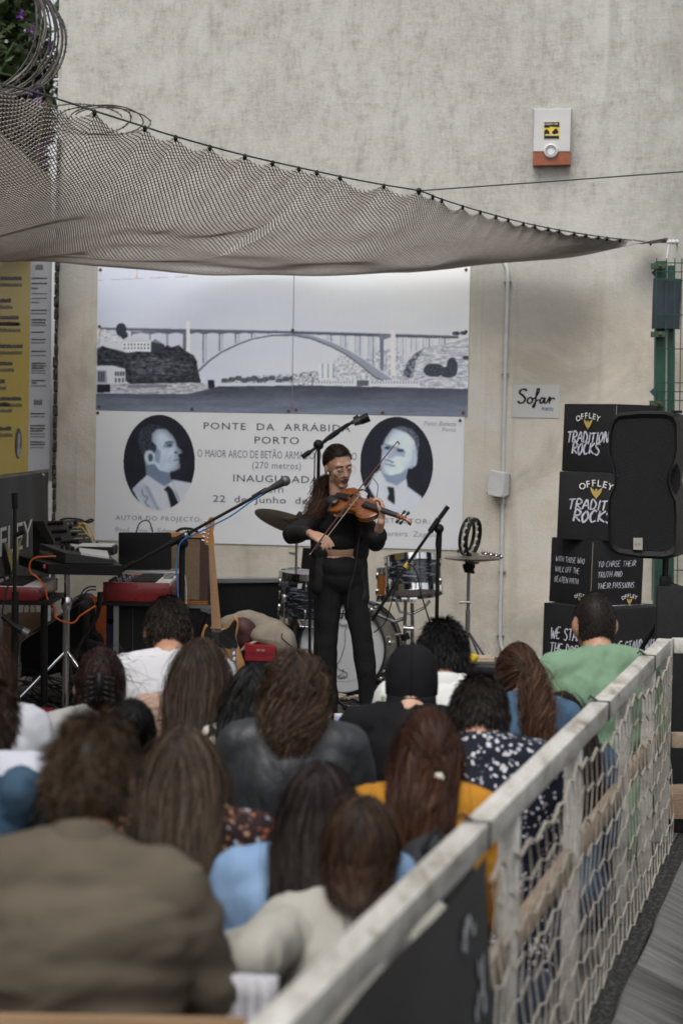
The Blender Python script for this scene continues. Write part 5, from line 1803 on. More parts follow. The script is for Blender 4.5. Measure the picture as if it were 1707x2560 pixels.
m = MB(); m.tube([(gx_ + .02, gy_ - .02, base.z - .12), (gx_ + .10, gy_ - .06, base.z - .15), (gx_ + .19, gy_ - .08, base.z - .2)], [.014, .02, .014], 8); m.build('locking_knob', BLACK, ss)
for k in range(3):
    a = 0.5 + k * 2.094
    ex, ey = gx_ + .48 * math.cos(a), gy_ + .48 * math.sin(a)
    m = MB(); m.tube([(gx_, gy_, .80), (ex, ey, .02)], .012, 8); m.tube([(gx_, gy_, .20), (gx_ + (ex - gx_) * .5, gy_ + (ey - gy_) * .5, .41)], .008, 6); lg_ = m.build('leg', BLACK_M, ss, 60)
    m = MB(); m.sphere((ex, ey, .018), .018, 8, 6); m.build('rubber_foot', BLACK, lg_)

# ================================================================== instruments and stands on the stage
def tripod(parent, x, y, h, reach, r=0.009, a0=0.4, foot=True, material=None):
    material = material or BLACK_M
    for k in range(3):
        a = a0 + k * 2.094
        e = Vector((x + reach * math.cos(a), y + reach * math.sin(a), 0.014))
        m = MB(); m.tube([(x, y, h), e], r, 8); lg_ = m.build('leg', material, parent, 60)
        if foot:
            m = MB(); m.sphere(e, r * 1.9, 8, 6); m.build('rubber_foot', BLACK, lg_)


# ---- vocal mic on a boom
Yv = 11.0
vs_ = thing('microphone_stand', 'black boom stand holding the vocal microphone with blue cable', 'microphone stand', at_z(455, 1830, 0))
pv = at(456, 1352, Yv)
vs_.location = (pv.x, pv.y, 0)
m = MB(); m.cyl((pv.x, pv.y, .12), pv, .011); m.build('tube', BLACK_M, vs_, 60)
m = MB(); m.cyl((pv.x, pv.y, .55), pv - Vector((0, 0, .02)), .0165); m.build('grip', BLACK, vs_, 60)
mm = MB(); mm.sphere(at(457, 1358, Yv - .02), .032, 12, 8); mm.build('clutch', BLACK, vs_)
tripod(vs_, pv.x, pv.y, .16, .33, a0=.2)
bar('boom', [(300, 1428), (640, 1240)], Yv - .035, .0088, BLACK_M, vs_)
bar('boom_sleeve', [(425, 1360), (475, 1332)], Yv - .035, .019, BLACK, vs_)
bar('counterweight', [(298, 1429), (334, 1407)], Yv - .035, .013, BLACK, vs_)
mm = MB(); mm.sphere(at(464, 1338, Yv - .06), .016, 10, 6); mm.build('clutch_bolt', STEEL, vs_)
bar('microphone_clip', [(632, 1245), (668, 1224)], Yv - .035, .016, BLACK, vs_)
vm = thing('vocal_microphone', 'handheld style vocal microphone with grey ball grille on boom', 'microphone', at(670, 1225, Yv - .04))
a_, b_ = at(655, 1232, Yv - .055), at(706, 1206, Yv - .055)
m = MB(); m.tube([a_, a_.lerp(b_, .3), a_.lerp(b_, .85), b_], [.011, .013, .021, .023], 12); m.build('body', mat('mic_grey', (.03, .032, .035), .4), vm, 60)
mm = MB(); mm.sphere(at(713, 1202, Yv - .055), .029, 14, 10); mm.build('grille', mat('mic_mesh', (.20, .20, .21), .45, .7, (.08, .08, .085), 400), vm)
cable('cable', [(655, 1236), (630, 1252), (580, 1288), (535, 1312), (490, 1335), (455, 1352), (444, 1385), (441, 1430), (445, 1480), (448, 1560)], Yv - .07, .0042, CABLE_B, 'blue cable hanging along the vocal microphone boom')

# ---- overhead condenser
Yo = 12.0
os_ = thing('microphone_stand', 'black overhead boom stand rising behind the violinist', 'microphone stand', (0, 0, 0))
po_ = at(797, 1112, Yo); os_.location = (po_.x, po_.y, 0)
m = MB(); m.cyl((po_.x, po_.y, .1), po_, .0105); m.build('tube', BLACK_M, os_, 60)
tripod(os_, po_.x, po_.y, .15, .3, a0=1.2)
mm = MB(); mm.sphere(at(796, 1112, Yo - .02), .032, 12, 8); mm.build('clutch', BLACK, os_)
bar('boom', [(760, 1140), (893, 1046)], Yo - .03, .0095, BLACK_M, os_); bar('counterweight', [(755, 1143), (775, 1129)], Yo - .03, .015, BLACK, os_)
bar('boom_sleeve', [(822, 1096), (846, 1079)], Yo - .03, .014, BLACK, os_); bar('microphone_clip', [(885, 1050), (897, 1042)], Yo - .04, .018, BLACK, os_)
om = thing('condenser_microphone', 'black pencil condenser microphone clipped to the overhead boom', 'microphone', at(905, 1050, Yo - .05))
bar('body', [(884, 1058), (902, 1051)], Yo - .06, [.018, .024], mat('mic_grey', (.03,) * 3), om, 12); bar('capsule', [(901, 1051), (922, 1042)], Yo - .06, [.027, .029], BLACK, om, 12)
cable('cable', [(884, 1060), (870, 1058), (850, 1070), (820, 1090), (800, 1112), (788, 1135), (786, 1180), (784, 1240), (788, 1300)], Yo - .04, .004, CABLE, 'thin black cable dropping from the overhead boom')

# ---- drum microphone stand, boom swung down
Yd = 11.8
dm = thing('microphone_stand', 'black boom stand angled down in front of the drums', 'microphone stand', (0, 0, 0))
pd = at(1096, 1322, Yd); dm.location = (pd.x, pd.y, 0)
bt = at(1096, 1600, Yd)
m = MB(); m.cyl((pd.x, pd.y, .12), pd, .0115); m.build('tube', BLACK_M, dm, 60)
m = MB(); m.tube([at(1097, 1396, Yd), at(1096, 1360, Yd), at(1098, 1330, Yd)], [.013, .02, .017], 10); m.build('grip', BLACK, dm, 60)
tripod(dm, pd.x, pd.y, .16, .33, a0=.9)
mm = MB(); mm.sphere(at(1097, 1322, Yd - .02), .030, 12, 8); mm.build('clutch', BLACK, dm)
bar('boom', [(1110, 1280), (1012, 1420), (930, 1552)], Yd - .04, .0095, BLACK_M, dm); bar('boom_sleeve', [(1120, 1266), (1098, 1296)], Yd - .04, .014, BLACK, dm); bar('boom_sleeve', [(1097, 1297), (1074, 1330)], Yd - .04, .017, BLACK, dm)
bar('yellow_tape', [(1021, 1408), (1013, 1419)], Yd - .04, .0155, CABLE_Y, dm)
cable('cable', [(1018, 1410), (1032, 1416), (1044, 1440), (1050, 1475), (1060, 1510), (1076, 1565), (1090, 1640)], Yd - .06, .0045, CABLE, 'black cable looping from the drum boom past the tom')
cable('cable', [(1012, 1422), (990, 1460), (975, 1520), (960, 1560), (934, 1582)], Yd - .05, .004, CABLE, 'thin black cable hanging across the bass drum head')

# ---- drums
def oyster():
    m, n, l, b, tc = nodes_of('black_oyster_wrap', 0.25, 0.5)
    v = tc.outputs['Object']
    f = N_noise(n, l, v, 14, 5, .65, .6, mapscale=(1.0, 1.0, 6.0))
    l.new(N_ramp(n, l, f, [(0.42, (.006, .007, .010)), (0.55, (.02, .022, .03)), (0.66, (.22, .24, .30)), (.74, (.03, .03, .04))]), b.inputs['Base Color'])
    b.inputs['Coat Weight'].default_value = .5
    return m


OYS = oyster()
HEAD_W = mat('drum_head', (.60, .61, .63), .45); HEAD_C = mat('drum_head_clear', (.17, .17, .17), .25)
SHELL_G = mat('grey_shell', (.10, .10, .10), .3, .5, (.2, .2, .2), 3, 3, stretch=(1, 1, 12))


def drum(name, lab, c, axis, r, h, wrap, lugs=8, top_head=None, bot_head=None, hoop=None, hoop_w=.022, group=None):
    """a drum around its centre c; axis is the direction of its top head"""
    axis = axis.normalized()
    q = axis.to_track_quat('Z', 'Y').to_matrix().to_4x4()
    M = Matrix.Translation(c) @ q
    t = thing(name, lab, 'drum', c - Vector((0, 0, r)), group)
    m = MB(); m.lathe([(r * .985, -h / 2), (r * .985, h / 2)], M, 40, False)
    o = m.build('shell', wrap, t, 60)
    hp = hoop or CHROME
    for s in (-1, 1):
        m = MB(); z0 = s * h / 2
        m.lathe([(r * 1.005, z0 - s * .030), (r * 1.03, z0 - s * .028), (r * 1.03, z0 + s * hoop_w * .5), (r * 1.045, z0 + s * hoop_w * .55), (r * 1.0, z0 + s * hoop_w * .6), (r * .99, z0)], M, 40, False)
        m.build('hoop', hp, t, 50)
        m = MB(); m.lathe([(r * 1.0, z0 + s * .002), (0, z0 + s * .004)], M, 40, False); m.build('head', (top_head if s > 0 else bot_head) or HEAD_W, t, 60)
    for k in range(lugs):
        a = 2 * math.pi * (k + .35) / lugs
        d = Vector((math.cos(a), math.sin(a), 0))
        for s in (-1, 1):
            m = MB()
            p = d * (r * 1.02) + Vector((0, 0, s * h * .27))
            m.sphere((0, 0, 0), (.014, .011, .026), 8, 6)
            X = M @ Matrix.Translation(p) @ Matrix.Rotation(a, 4, 'Z')
            m.v = [tuple(X @ Vector(v)) for v in m.v]
            m.tube([M @ (d * (r * 1.045) + Vector((0, 0, s * h * .27))), M @ (d * (r * 1.045) + Vector((0, 0, s * h * .53)))], .0035, 5)
            m.build('lug', CHROME, o)
    return t, M


Yk = 12.25
ck = at(855, 1624, Yk)
kr = .285
kax = Vector((math.sin(R(-16)), -math.cos(R(-16)), .02))
ck.z = kr + .03
# bass drum: front head faces the audience, shell runs back to the right
kc = ck - kax * .19
kd, KM = drum('bass_drum', 'large bass drum with white front head behind the violinist', kc, kax, kr - .012, .36, SHELL_G, 8, HEAD_W, HEAD_C, mat('dark_hoop', (.03, .03, .032), .3, .4), .05)
fh = Matrix.Translation(ck + kax * .0) @ KM.to_3x3().to_4x4()
TK = Matrix.Translation(KM @ Vector((0, 0, .185))) @ Matrix.Rotation(R(-16) * -1 * -1, 4, 'Z') @ Matrix.Rotation(R(90), 4, 'X')
m = MB()
for rr in (.205,):
    m.lathe([(rr + .002, .1855), (rr, .186), (rr - .002, .1855)], KM, 48, False)
m.build('damper_ring', mat('head_ring', (.50, .51, .53), .5), kd, 60)
for k in range(8):
    a = 2 * math.pi * (k + .2) / 8; d = Vector((math.cos(a), math.sin(a), 0))
    m = MB(); m.tube([KM @ (d * (kr + .012) + Vector((0, 0, .2))), KM @ (d * (kr + .014) + Vector((0, 0, .05)))], .005, 6); mm = KM @ (d * (kr + .016) + Vector((0, 0, .17)))
    m.sphere(mm, .016, 8, 6); m.build('claw', CHROME, kd)


def kick_ink(pts, w):
    """a drawn line on the front head, in picture points"""
    out_ = []
    inv = KM.inverted()
    for x, y in pts:
        d = ray(x, y); nrm = KM.to_3x3() @ Vector((0, 0, 1)); p0 = KM @ Vector((0, 0, .187))
        out_.append(CAMP + d * ((p0 - CAMP).dot(nrm) / d.dot(nrm)))
    m = MB(); m.tube(catmull(out_, 5), w, 4); return m


kick_ink([(862, 1566), (866, 1570), (862, 1580), (863, 1600), (860, 1620), (850, 1650), (843, 1662), (845, 1672), (858, 1678), (868, 1684), (864, 1694), (848, 1696), (845, 1690), (855, 1684), (858, 1672)], .0016).build('drawn_bird', BLACK, kd)
kick_ink([(842, 1688), (845, 1694), (850, 1690), (854, 1695), (859, 1690), (863, 1695), (867, 1688)], .0014).build('drawn_bird', BLACK, kd)
lw = text_mesh('Ludwig', size=.075, shear=.2, offset=.001); wtmp = max(v.co.x for v in lw.vertices)
P0 = KM @ Vector((0, 0, .1875)) + Vector((0, 0, .185))
XA = Matrix.Rotation(R(-16), 4, 'Z') @ Matrix.Rotation(R(90), 4, 'X')
lw.transform(Matrix.Translation(P0) @ XA @ Matrix.Translation((-wtmp / 2, 0, 0))); link_mesh('brand_lettering', lw, BLACK, kd, 0, fix=False)
lw = text_mesh('Classic', size=.034); wtmp = max(v.co.x for v in lw.vertices)
lw.transform(Matrix.Translation(P0 - Vector((0, 0, .05))) @ XA @ Matrix.Translation((-wtmp / 2, 0, 0))); link_mesh('brand_lettering', lw, BLACK, kd, 0, fix=False)
for s in (-1, 1):
    b0 = KM @ Vector((s * (kr - .01), -.05, .05)); m = MB(); m.tube([b0, Vector((b0.x + s * .10, b0.y - .12, .01))], .008, 8); m.build('spur', CHROME, kd, 60)

# floor tom, rack tom, snare
ct = at(775, 1492, 12.45)
ft, FM = drum('floor_tom', 'dark streaked floor tom on chrome legs beside the bass drum', ct, Vector((0.02, -.05, 1)), .19, .30, OYS, 8)
for a in (2.6, 3.9, 5.4):
    d = Vector((math.cos(a), math.sin(a), 0)); p = ct + d * .215
    m = MB(); m.tube([(p.x, p.y, ct.z + .10), (p.x, p.y, .06), (p.x + d.x * .03, p.y + d.y * .03, .008)], .006, 8); m.build('leg', CHROME, ft, 60)
    m = MB(); m.rbox((p.x, p.y, ct.z), (.035, .035, .05), .008); m.build('leg_bracket', CHROME, ft)
slab('badge', [(745, 1459), (756, 1459), (753, 1472), (743, 1472)], 12.25, .003, WHITE_PL, ft)

cr = at(1033, 1440, 12.15)
rt, RM = drum('rack_tom', 'black oyster tom with chrome hoops tilted on its stand', cr, Vector((-.05, .26, 1)), .172, .205, OYS, 6, bot_head=HEAD_C)
P_ = [RM.inverted() @ at(x, y, 11.97) for x, y in ((1033, 1406), (1053, 1404), (1049, 1419), (1028, 1420))]
P_ = [RM @ Vector((p.x, -math.sqrt(max(0, .1715 ** 2 - p.x ** 2)) - .001, p.z)) for p in P_]
m = MB(); m.add(P_, [(0, 1, 2, 3)]); m.build('badge', WHITE_PL, rt, 0)
m = MB(); m.add([P_[0] + Vector((0, -.001, -.004)), P_[0].lerp(P_[1], .5) + Vector((0, -.001, -.004)), P_[3].lerp(P_[2], .4) + Vector((0, -.001, .018)), P_[3] + Vector((.003, -.001, .018))], [(0, 1, 2, 3)]); m.build('badge_field', mat('badge_blue', (.03, .22, .36), .4), rt, 0)
cs = at(990, 1462, 12.6)
sd, _ = drum('snare_drum', 'amber wood snare drum half hidden behind the tom', cs, Vector((0, .05, 1)), .125, .19, WOOD_A, 6)
stn = thing('tom_stand', 'chrome double braced stand carrying the tom', 'drum stand', (cr.x, cr.y + .02, 0))
for pts, r_ in (([(1030, 1508), (1031, 1560), (1030, 1690)], .012), ([(1014, 1500), (1012, 1560), (1012, 1620)], .011), ([(990, 1502), (1000, 1530), (1030, 1535), (1060, 1520), (1075, 1502)], .009)):
    bar('tube', pts, 12.15, r_, CHROME, stn)
bar('wing_nut', [(1010, 1585), (1015, 1600)], 12.12, .028, BLACK, stn, 10); bar('clamp', [(1008, 1570), (1034, 1572)], 12.12, .014, CHROME, stn)
bar('tube', [(940, 1535), (985, 1555), (1012, 1545)], 12.2, .012, STEEL, stn)
tripod(stn, cr.x, cr.y, .35, .28, .008, .5, material=CHROME)

# cymbals
BRONZE = mat('cymbal_bronze', (.20, .135, .065), .42, .65, (.13, .085, .045), 60, 3, stretch=(1, 1, 1))
cy = thing('crash_cymbal', 'tilted brown crash cymbal on a thin stand behind the violinist', 'cymbal', (0, 0, 0))
cc = at(742, 1306, 12.35); cy.location = (cc.x, cc.y, 0)
nrm = Vector((.30, .28, .93)).normalized()
CMx = Matrix.Translation(cc) @ nrm.to_track_quat('Z', 'Y').to_matrix().to_4x4()
m = MB(); m.lathe([(.27, -.022), (.20, -.010), (.12, 0), (.055, .004), (.045, .018), (.015, .026), (.006, .026), (.006, .022), (.045, .014), (.055, .001), (.12, -.003), (.20, -.013), (.27, -.0235)], CMx, 48, False); m.build('disc', BRONZE, cy, 50)
m = MB(); m.cyl((cc.x, cc.y, .25), cc - Vector((0, 0, .03)), .008); m.build('tube', STEEL, cy, 60); m = MB(); m.cyl((cc.x, cc.y, .12), (cc.x, cc.y, .75), .0125); m.build('tube', STEEL, cy, 60)
m = MB(); m.lathe([(.012, -.05), (.02, -.03), (.012, .03), (.02, .04), (.012, .07)], CMx, 12); m.build('wing_nut', BLACK, cy)
m = MB(); m.tube([at(722, 1382, 12.33), at(742, 1387, 12.33)], .007, 6); m.build('clamp', STEEL, cy)
tripod(cy, cc.x, cc.y, .3, .27, .007, 1.0, material=STEEL)

hh = thing('hi_hat', 'pair of pale hi-hat cymbals on a chrome stand near the conduit', 'cymbal', (0, 0, 0))
ch = at(1180, 1396, 12.45); hh.location = (ch.x, ch.y, 0)
for s in (1, -1):
    m = MB(); m.lathe([(.178, 0), (.10, s * .012), (.05, s * .016), (.04, s * .030), (.0, s * .036)], Matrix.Translation(ch + Vector((0, 0, s * .004))), 40, False); m.build('disc', mat('cymbal_pale', (.34, .30, .24), .38, .7, (.24, .21, .17), 40), hh, 50)
x_, y_ = at(1170, 1500, 12.45).x, ch.y
m = MB(); m.cyl((x_, y_, ch.z - .01), (x_, y_, .3), .011); m.build('tube', STEEL, hh, 60); m = MB(); m.cyl((x_, y_, .02), (x_, y_, .55), .015); m.build('tube', STEEL, hh, 60)
m = MB(); m.lathe([(.026, 0), (.04, .035), (.04, .05), (.02, .06)], Matrix.Translation((x_, y_, ch.z - .09)), 16); m.build('seat_cup', BLACK, hh)
bar('clamp', [(1148, 1506), (1176, 1506)], 12.43, .008, STEEL, hh); bar('wing_screw', [(1176, 1430), (1186, 1431)], 12.43, .010, BLACK, hh)
for ex in (1200, 1214, 1140):
    bar('leg', [(1172, 1580), (ex, 1645)], 12.40, .008, CHROME, hh)

tb = thing('tambourine', 'black crescent tambourine with silver jingles standing on the hi-hat', 'tambourine', at(1180, 1388, 12.42))
tc_ = at(1176, 1342, 12.42)
a0, a1 = -2.55, 2.2
TM = Matrix.Translation(tc_) @ Matrix.Rotation(R(8), 4, 'Y') @ Matrix.Rotation(R(62), 4, 'Z') @ Matrix.Rotation(R(90), 4, 'X')
def ring_pt(a, r, z): return TM @ Vector((r * math.cos(a) * 1.0, r * math.sin(a) * 1.12, z))
for z in (-.025, .019):
    m = MB(); m.tube([ring_pt(k * 2 * math.pi / 36, .100, z) for k in range(36)], .011, 8, closed=True); m.build('frame', BLACK, tb, 60)
for k in range(16):
    a = k * 2 * math.pi / 16 + .1
    for dz in (-.008, .006):
        m = MB(); p = ring_pt(a, .102, dz); X = Matrix.Translation(p) @ TM.to_3x3().to_4x4()
        m.lathe([(0, -.002), (.017, -.0015), (.017, .0015), (0, .002)], X, 10, False); m.build('jingle', CHROME, tb)
jb2 = thing('jingle_stick', 'short row of small metal bells lying on the hi-hat', 'bells', at(1230, 1385, 12.4))
for k in range(8):
    m = MB(); m.sphere(at(1207 + k * 6.6, 1380 + k * 1.1 + (k % 2) * 5, 12.38), .013, 8, 6); m.build('bell', CHROME if k % 2 else STEEL, jb2)
bar('handle', [(1203, 1383), (1254, 1391)], 12.39, .007, BLACK, jb2)

# music-rest plate behind her
mr_ = thing('music_rest', 'black music rest plate behind the violinist beside the floor tom', 'music stand', (0, 0, 0))
q_ = at(785, 1400, 12.15); mr_.location = (q_.x, q_.y, 0)
slab('plate', [(757, 1370), (800, 1372), (795, 1425), (752, 1422)], 12.15, .012, BLACK, mr_); bar('tube', [(776, 1420), (774, 1560), (774, 1720)], 12.17, .009, BLACK_M, mr_)

# ---- rug with cream fringe
rg = thing('rug', 'dark patterned rug with knotted cream fringe under the drums', 'rug', at_z(900, 1752, 0))
rm, rn, rl, rb_, rtc = nodes_of('rug_pile', .95, .1)
vv = rn.new('ShaderNodeTexVoronoi'); vv.inputs['Scale'].default_value = 9; rl.new(rtc.outputs['Object'], vv.inputs['Vector'])
rl.new(N_ramp(rn, rl, vv.outputs['Distance'], [(.2, (.03, .028, .03)), (.45, (.09, .085, .085)), (.6, (.16, .15, .14))]), rb_.inputs['Base Color'])
r0 = at_z(700, 1752, 0).y
m = MB(); xa, xb = at_z(640, 1752, 0).x, 1.35
m.box(((xa + xb) / 2, r0 + .55, .008), (xb - xa, 1.1, .012)); m.build('pile', rm, rg, 0)
FR = mat('cream_fringe', (.52, .45, .37), .9, 0, (.42, .35, .28), 60)
m = MB()
for k in range(190):
    x = xa + (xb - xa) * (k + random.random()) / 190; y = r0 - random.random() * .02; L = random.uniform(.05, .11)
    P = [Vector((x, y + .03, .016))]
    a = random.uniform(-.9, .9)
    for j in range(4):
        P.append(P[-1] + Vector((math.sin(a) * L / 3, -abs(math.cos(a)) * L / 4, random.uniform(-.006, .014)))); a += random.uniform(-.7, .7)
        P[-1].z = max(P[-1].z, .01)
    m.tube(P, [.007, .009, .011, .012, .006], 5)
o = m.build('fringe', FR, rg); o['kind'] = 'stuff'

# ---- padded bench with tray and lemon
pbn = thing('padded_bench', 'low black padded bench in front of the plaster wall', 'bench', (0, 0, 0))
bc = at(1262, 1668, 11.9); pbn.location = (bc.x, bc.y, 0)
zt_ = bc.z + .03
m = MB(); m.rbox((bc.x, bc.y + .05, zt_ - .045), (.44, .42, .09), .03, 3, Matrix.Rotation(R(-24), 3, 'Z')); m.build('cushion', mat('black_leather', (.018, .018, .02), .35, bump=.15, bscale=120), pbn, 50)
for sx in (-1, 1):
    for sy in (-1, 1):
        v = Matrix.Rotation(R(-24), 3, 'Z') @ Vector((sx * .17, sy * .16, 0)); m = MB(); m.cyl((bc.x + v.x, bc.y + .05 + v.y, zt_ - .08), (bc.x + v.x, bc.y + .05 + v.y, .0), .016); m.build('leg', BLACK_M, pbn, 60)
ty = thing('wooden_tray', 'small pale wooden tray on the padded bench', 'tray', at(1205, 1640, 11.95))
tz = at(1205, 1640, 11.95)
m = MB(); m.rbox((tz.x, tz.y, zt_ + .006), (.14, .12, .012), .004, 2); m.build('base', mat('pale_wood', (.46, .38, .28), .6), ty)
for dx, dy, sx, sy in ((-.066, 0, .008, .12), (.066, 0, .008, .12), (0, -.056, .124, .008), (0, .056, .124, .008)):
    m = MB(); m.rbox((tz.x + dx, tz.y + dy, zt_ + .02), (sx, sy, .018), .003, 1); m.build('rim', MATS['pale_wood'], ty)
lm = thing('lemon', 'yellow lemon beside the wooden tray on the bench', 'fruit', at(1181, 1640, 11.8))
lp = at(1180, 1627, 11.8); m = MB(); m.lathe([(0, -.042), (.008, -.037), (.024, -.022), (.03, 0), (.024, .022), (.009, .036), (.004, .042), (0, .044)], Matrix.Translation((lp.x, lp.y, zt_ + .03)) @ Matrix.Rotation(R(70), 4, 'Y'), 16, False); m.build('peel', mat('lemon_peel', (.62, .42, .02), .45, bump=.2, bscale=300), lm, 60)

# ---- light box sign in front of her feet
lb = thing('letter_box_sign', 'low white letter box sign with black letters at the violinist\'s feet', 'sign', (0, 0, 0))
a_ = at_z(834, 1826, 0); lb.location = (a_.x + .2, a_.y, 0)
hB = .088
m = MB(); m.rbox((a_.x + .21, a_.y + .025, hB / 2), (.42, .05, hB), .004, 2); m.build('casing', WHITE_PL, lb)
m = MB(); m.box((a_.x + .21, a_.y - .0022, hB / 2), (.40, .004, hB - .018)); m.build('letter_panel', mat('lilac_panel', (.40, .42, .72), .4), lb, 0)
for k, ch_ in enumerate('SOFAR'):
    me = text_mesh(ch_, size=.068); me.transform(Matrix.Translation((a_.x + .022 + k * .08, a_.y - .0062, .022)) @ Matrix.Rotation(R(90), 4, 'X')); link_mesh('letter', me, BLACK, lb, 0, fix=False)

# ================================================================== guitar, amp, keyboards
Yg = 11.5
gt = thing('electric_guitar', 'blonde electric guitar with black pickguard standing upright on a stand', 'guitar', (0, 0, 0))
p_ = at(555, 1735, Yg); gt.location = (p_.x, p_.y, 0)
body = [(529, 1566), (524, 1574), (513, 1562), (505, 1580), (500, 1602), (500, 1625), (493, 1650), (488, 1680), (492, 1712), (512, 1736), (550, 1744), (588, 1732), (608, 1704), (612, 1668), (604, 1640), (597, 1620), (590, 1598), (595, 1574), (596, 1552), (589, 1541), (582, 1543), (576, 1556), (566, 1566), (553, 1572)]
bsm = [(p.x, p.y) for p in catmull([Vector((x, y, 0)) for x, y in body], 4, True)]
slab('body', bsm, Yg, .045, WOOD_L, gt, 50, .006)
slab('pickguard', [(p.x, p.y) for p in catmull([Vector((x, y, 0)) for x, y in [(512, 1576), (522, 1566), (530, 1574), (552, 1576), (570, 1570), (584, 1552), (592, 1556), (588, 1590), (594, 1612), (588, 1624), (560, 1620), (548, 1618), (530, 1610), (512, 1600)]], 4, True)], Yg - .003, .003, mat('pickguard_black', (.014, .014, .014), .18, coat=.4), gt)
slab('neck', [(521.5, 1362), (534, 1362), (553, 1572), (529, 1572)], Yg - .018, .02, WOOD_L, gt)
slab('fretboard', [(522, 1362), (533.5, 1362), (552.5, 1572), (529.5, 1572)], Yg - .022, .004, mat('maple_board', (.52, .27, .09), .3, 0, (.42, .20, .06), 6, stretch=(12, 12, 1), coat=.3), gt)
for k in range(1, 22):
    f = 1 - 2 ** (-k / 12); f /= (1 - 2 ** (-21.6 / 12))
    y = 1362 + 210 * f; xl = 522 + 7.5 * f; xr = 533.5 + 19 * f
    bar('fret', [(xl, y), (xr, y)], Yg - .0225, .0011, STEEL, gt, 4)
hs = [(512, 1358), (511, 1340), (513, 1322), (517, 1306), (522, 1296), (529, 1292), (535, 1297), (537, 1312), (533, 1330), (535, 1348), (534, 1364), (521, 1364)]
slab('headstock', [(p.x, p.y) for p in catmull([Vector((x, y, 0)) for x, y in hs], 3, True)], Yg - .012, .014, WOOD_L, gt, 50)
for k in range(6):
    y = 1304 + k * 9.6; x = 520 - k * 1.4
    bar('tuning_peg', [(x - 9, y - 2), (x - 2, y)], Yg - .01, .0065, CHROME, gt, 8)
    mm = MB(); mm.cyl(at(x + 5, y + 2, Yg - .012), at(x + 5, y + 2, Yg - .026), .004); mm.build('string_post', CHROME, gt)
for k in range(6):
    xt = 523.5 + k * 1.8; xb_ = 533 + k * 3.4
    bar('string', [(xt, 1362), (xb_, 1660)], Yg - .027, .0006, STEEL, gt, 3)
slab('neck_pickup', [(528, 1574), (555, 1576), (555, 1582), (528, 1580)], Yg - .010, .010, CHROME, gt, 0, .002)
slab('bridge_plate', [(551, 1620), (562, 1620), (564, 1660), (530, 1660), (530, 1628)], Yg - .005, .005, CHROME, gt)
slab('control_plate', [(577, 1622), (583, 1619), (589, 1622), (594, 1682), (588, 1688), (581, 1684)], Yg - .005, .004, CHROME, gt)
for x, y in ((584, 1634), (585, 1648), (588, 1678)):
    mm = MB(); mm.cyl(at(x, y, Yg - .005), at(x, y, Yg - .024), .009); mm.build('knob', CHROME, gt)
bar('strap', [(512, 1530), (498, 1572), (494, 1610)], Yg + .06, .02, BLACK_SOFT, gt, 6)
gs = thing('guitar_stand', 'black folding stand under the blonde guitar', 'guitar stand', (p_.x, p_.y + .1, 0))
for sx in (-.16, .16):
    m = MB(); m.tube([(p_.x + sx * .2, p_.y + .13, .42), (p_.x + sx, p_.y + .02, .16), (p_.x + sx * 1.2, p_.y - .06, .012)], .009, 8); m.build('leg', BLACK_M, gs, 60)
m = MB(); m.tube([(p_.x, p_.y + .13, .42), (p_.x, p_.y + .36, .012)], .009, 8); m.build('leg', BLACK_M, gs, 60)

# amplifier
am = thing('guitar_amplifier', 'brown tweed amplifier with woven grille behind the laptop', 'amplifier', (0, 0, 0))
Ya_ = 12.45; q_ = at(470, 1515, Ya_); am.location = (q_.x, q_.y, 0)
wm_, wn_, wl_, wb_, wt_ = nodes_of('amp_weave', .85, .2)
ck_ = wn_.new('ShaderNodeTexBrick'); ck_.inputs['Scale'].default_value = 60; ck_.inputs['Color1'].default_value = (.20, .14, .09, 1); ck_.inputs['Color2'].default_value = (.26, .19, .125, 1); ck_.inputs['Mortar'].default_value = (.05, .035, .025, 1); ck_.inputs['Mortar Size'].default_value = .03
mpp = wn_.new('ShaderNodeMapping'); mpp.inputs['Rotation'].default_value = (R(90), 0, 0)
wl_.new(wt_.outputs['Object'], mpp.inputs[0]); wl_.new(mpp.outputs[0], ck_.inputs['Vector']); wl_.new(ck_.outputs['Color'], wb_.inputs['Base Color'])
AMP_B = mat('amp_brown', (.045, .022, .017), .6, 0, (.06, .03, .022), 60)
slab('cabinet', [(420, 1337), (522, 1340), (519, 1512), (418, 1508)], Ya_, .26, AMP_B, am, 0, .006)
slab('grille', [(424, 1347), (500, 1349), (498, 1500), (424, 1497)], Ya_ - .006, .006, wm_, am)
slab('top_trim', [(420, 1331), (510, 1334), (509, 1345), (420, 1342)], Ya_ - .012, .2, WOOD_L, am, 0, .003); slab('bottom_trim', [(420, 1500), (520, 1503), (519, 1512), (420, 1509)], Ya_ - .012, .1, WOOD_A, am, 0, .003)
bar('carry_handle', [(440, 1330), (455, 1322), (480, 1323), (496, 1332)], Ya_ + .06, .009, BLACK_SOFT, am, 8, 4)
ac = thing('amplifier_case', 'black road case with metal edges under the amplifier', 'flight case', (q_.x, q_.y, 0))
slab('case_body', [(412, 1514), (535, 1516), (532, 1700), (410, 1698)], Ya_ - .05, .34, BLACK_SOFT, ac, 0, .005)
slab('metal_edge', [(412, 1511), (535, 1514), (535, 1522), (412, 1519)], Ya_ - .06, .02, STEEL, ac); slab('metal_edge', [(500, 1522), (535, 1522), (528, 1536), (505, 1534)], Ya_ - .065, .02, CHROME, ac)

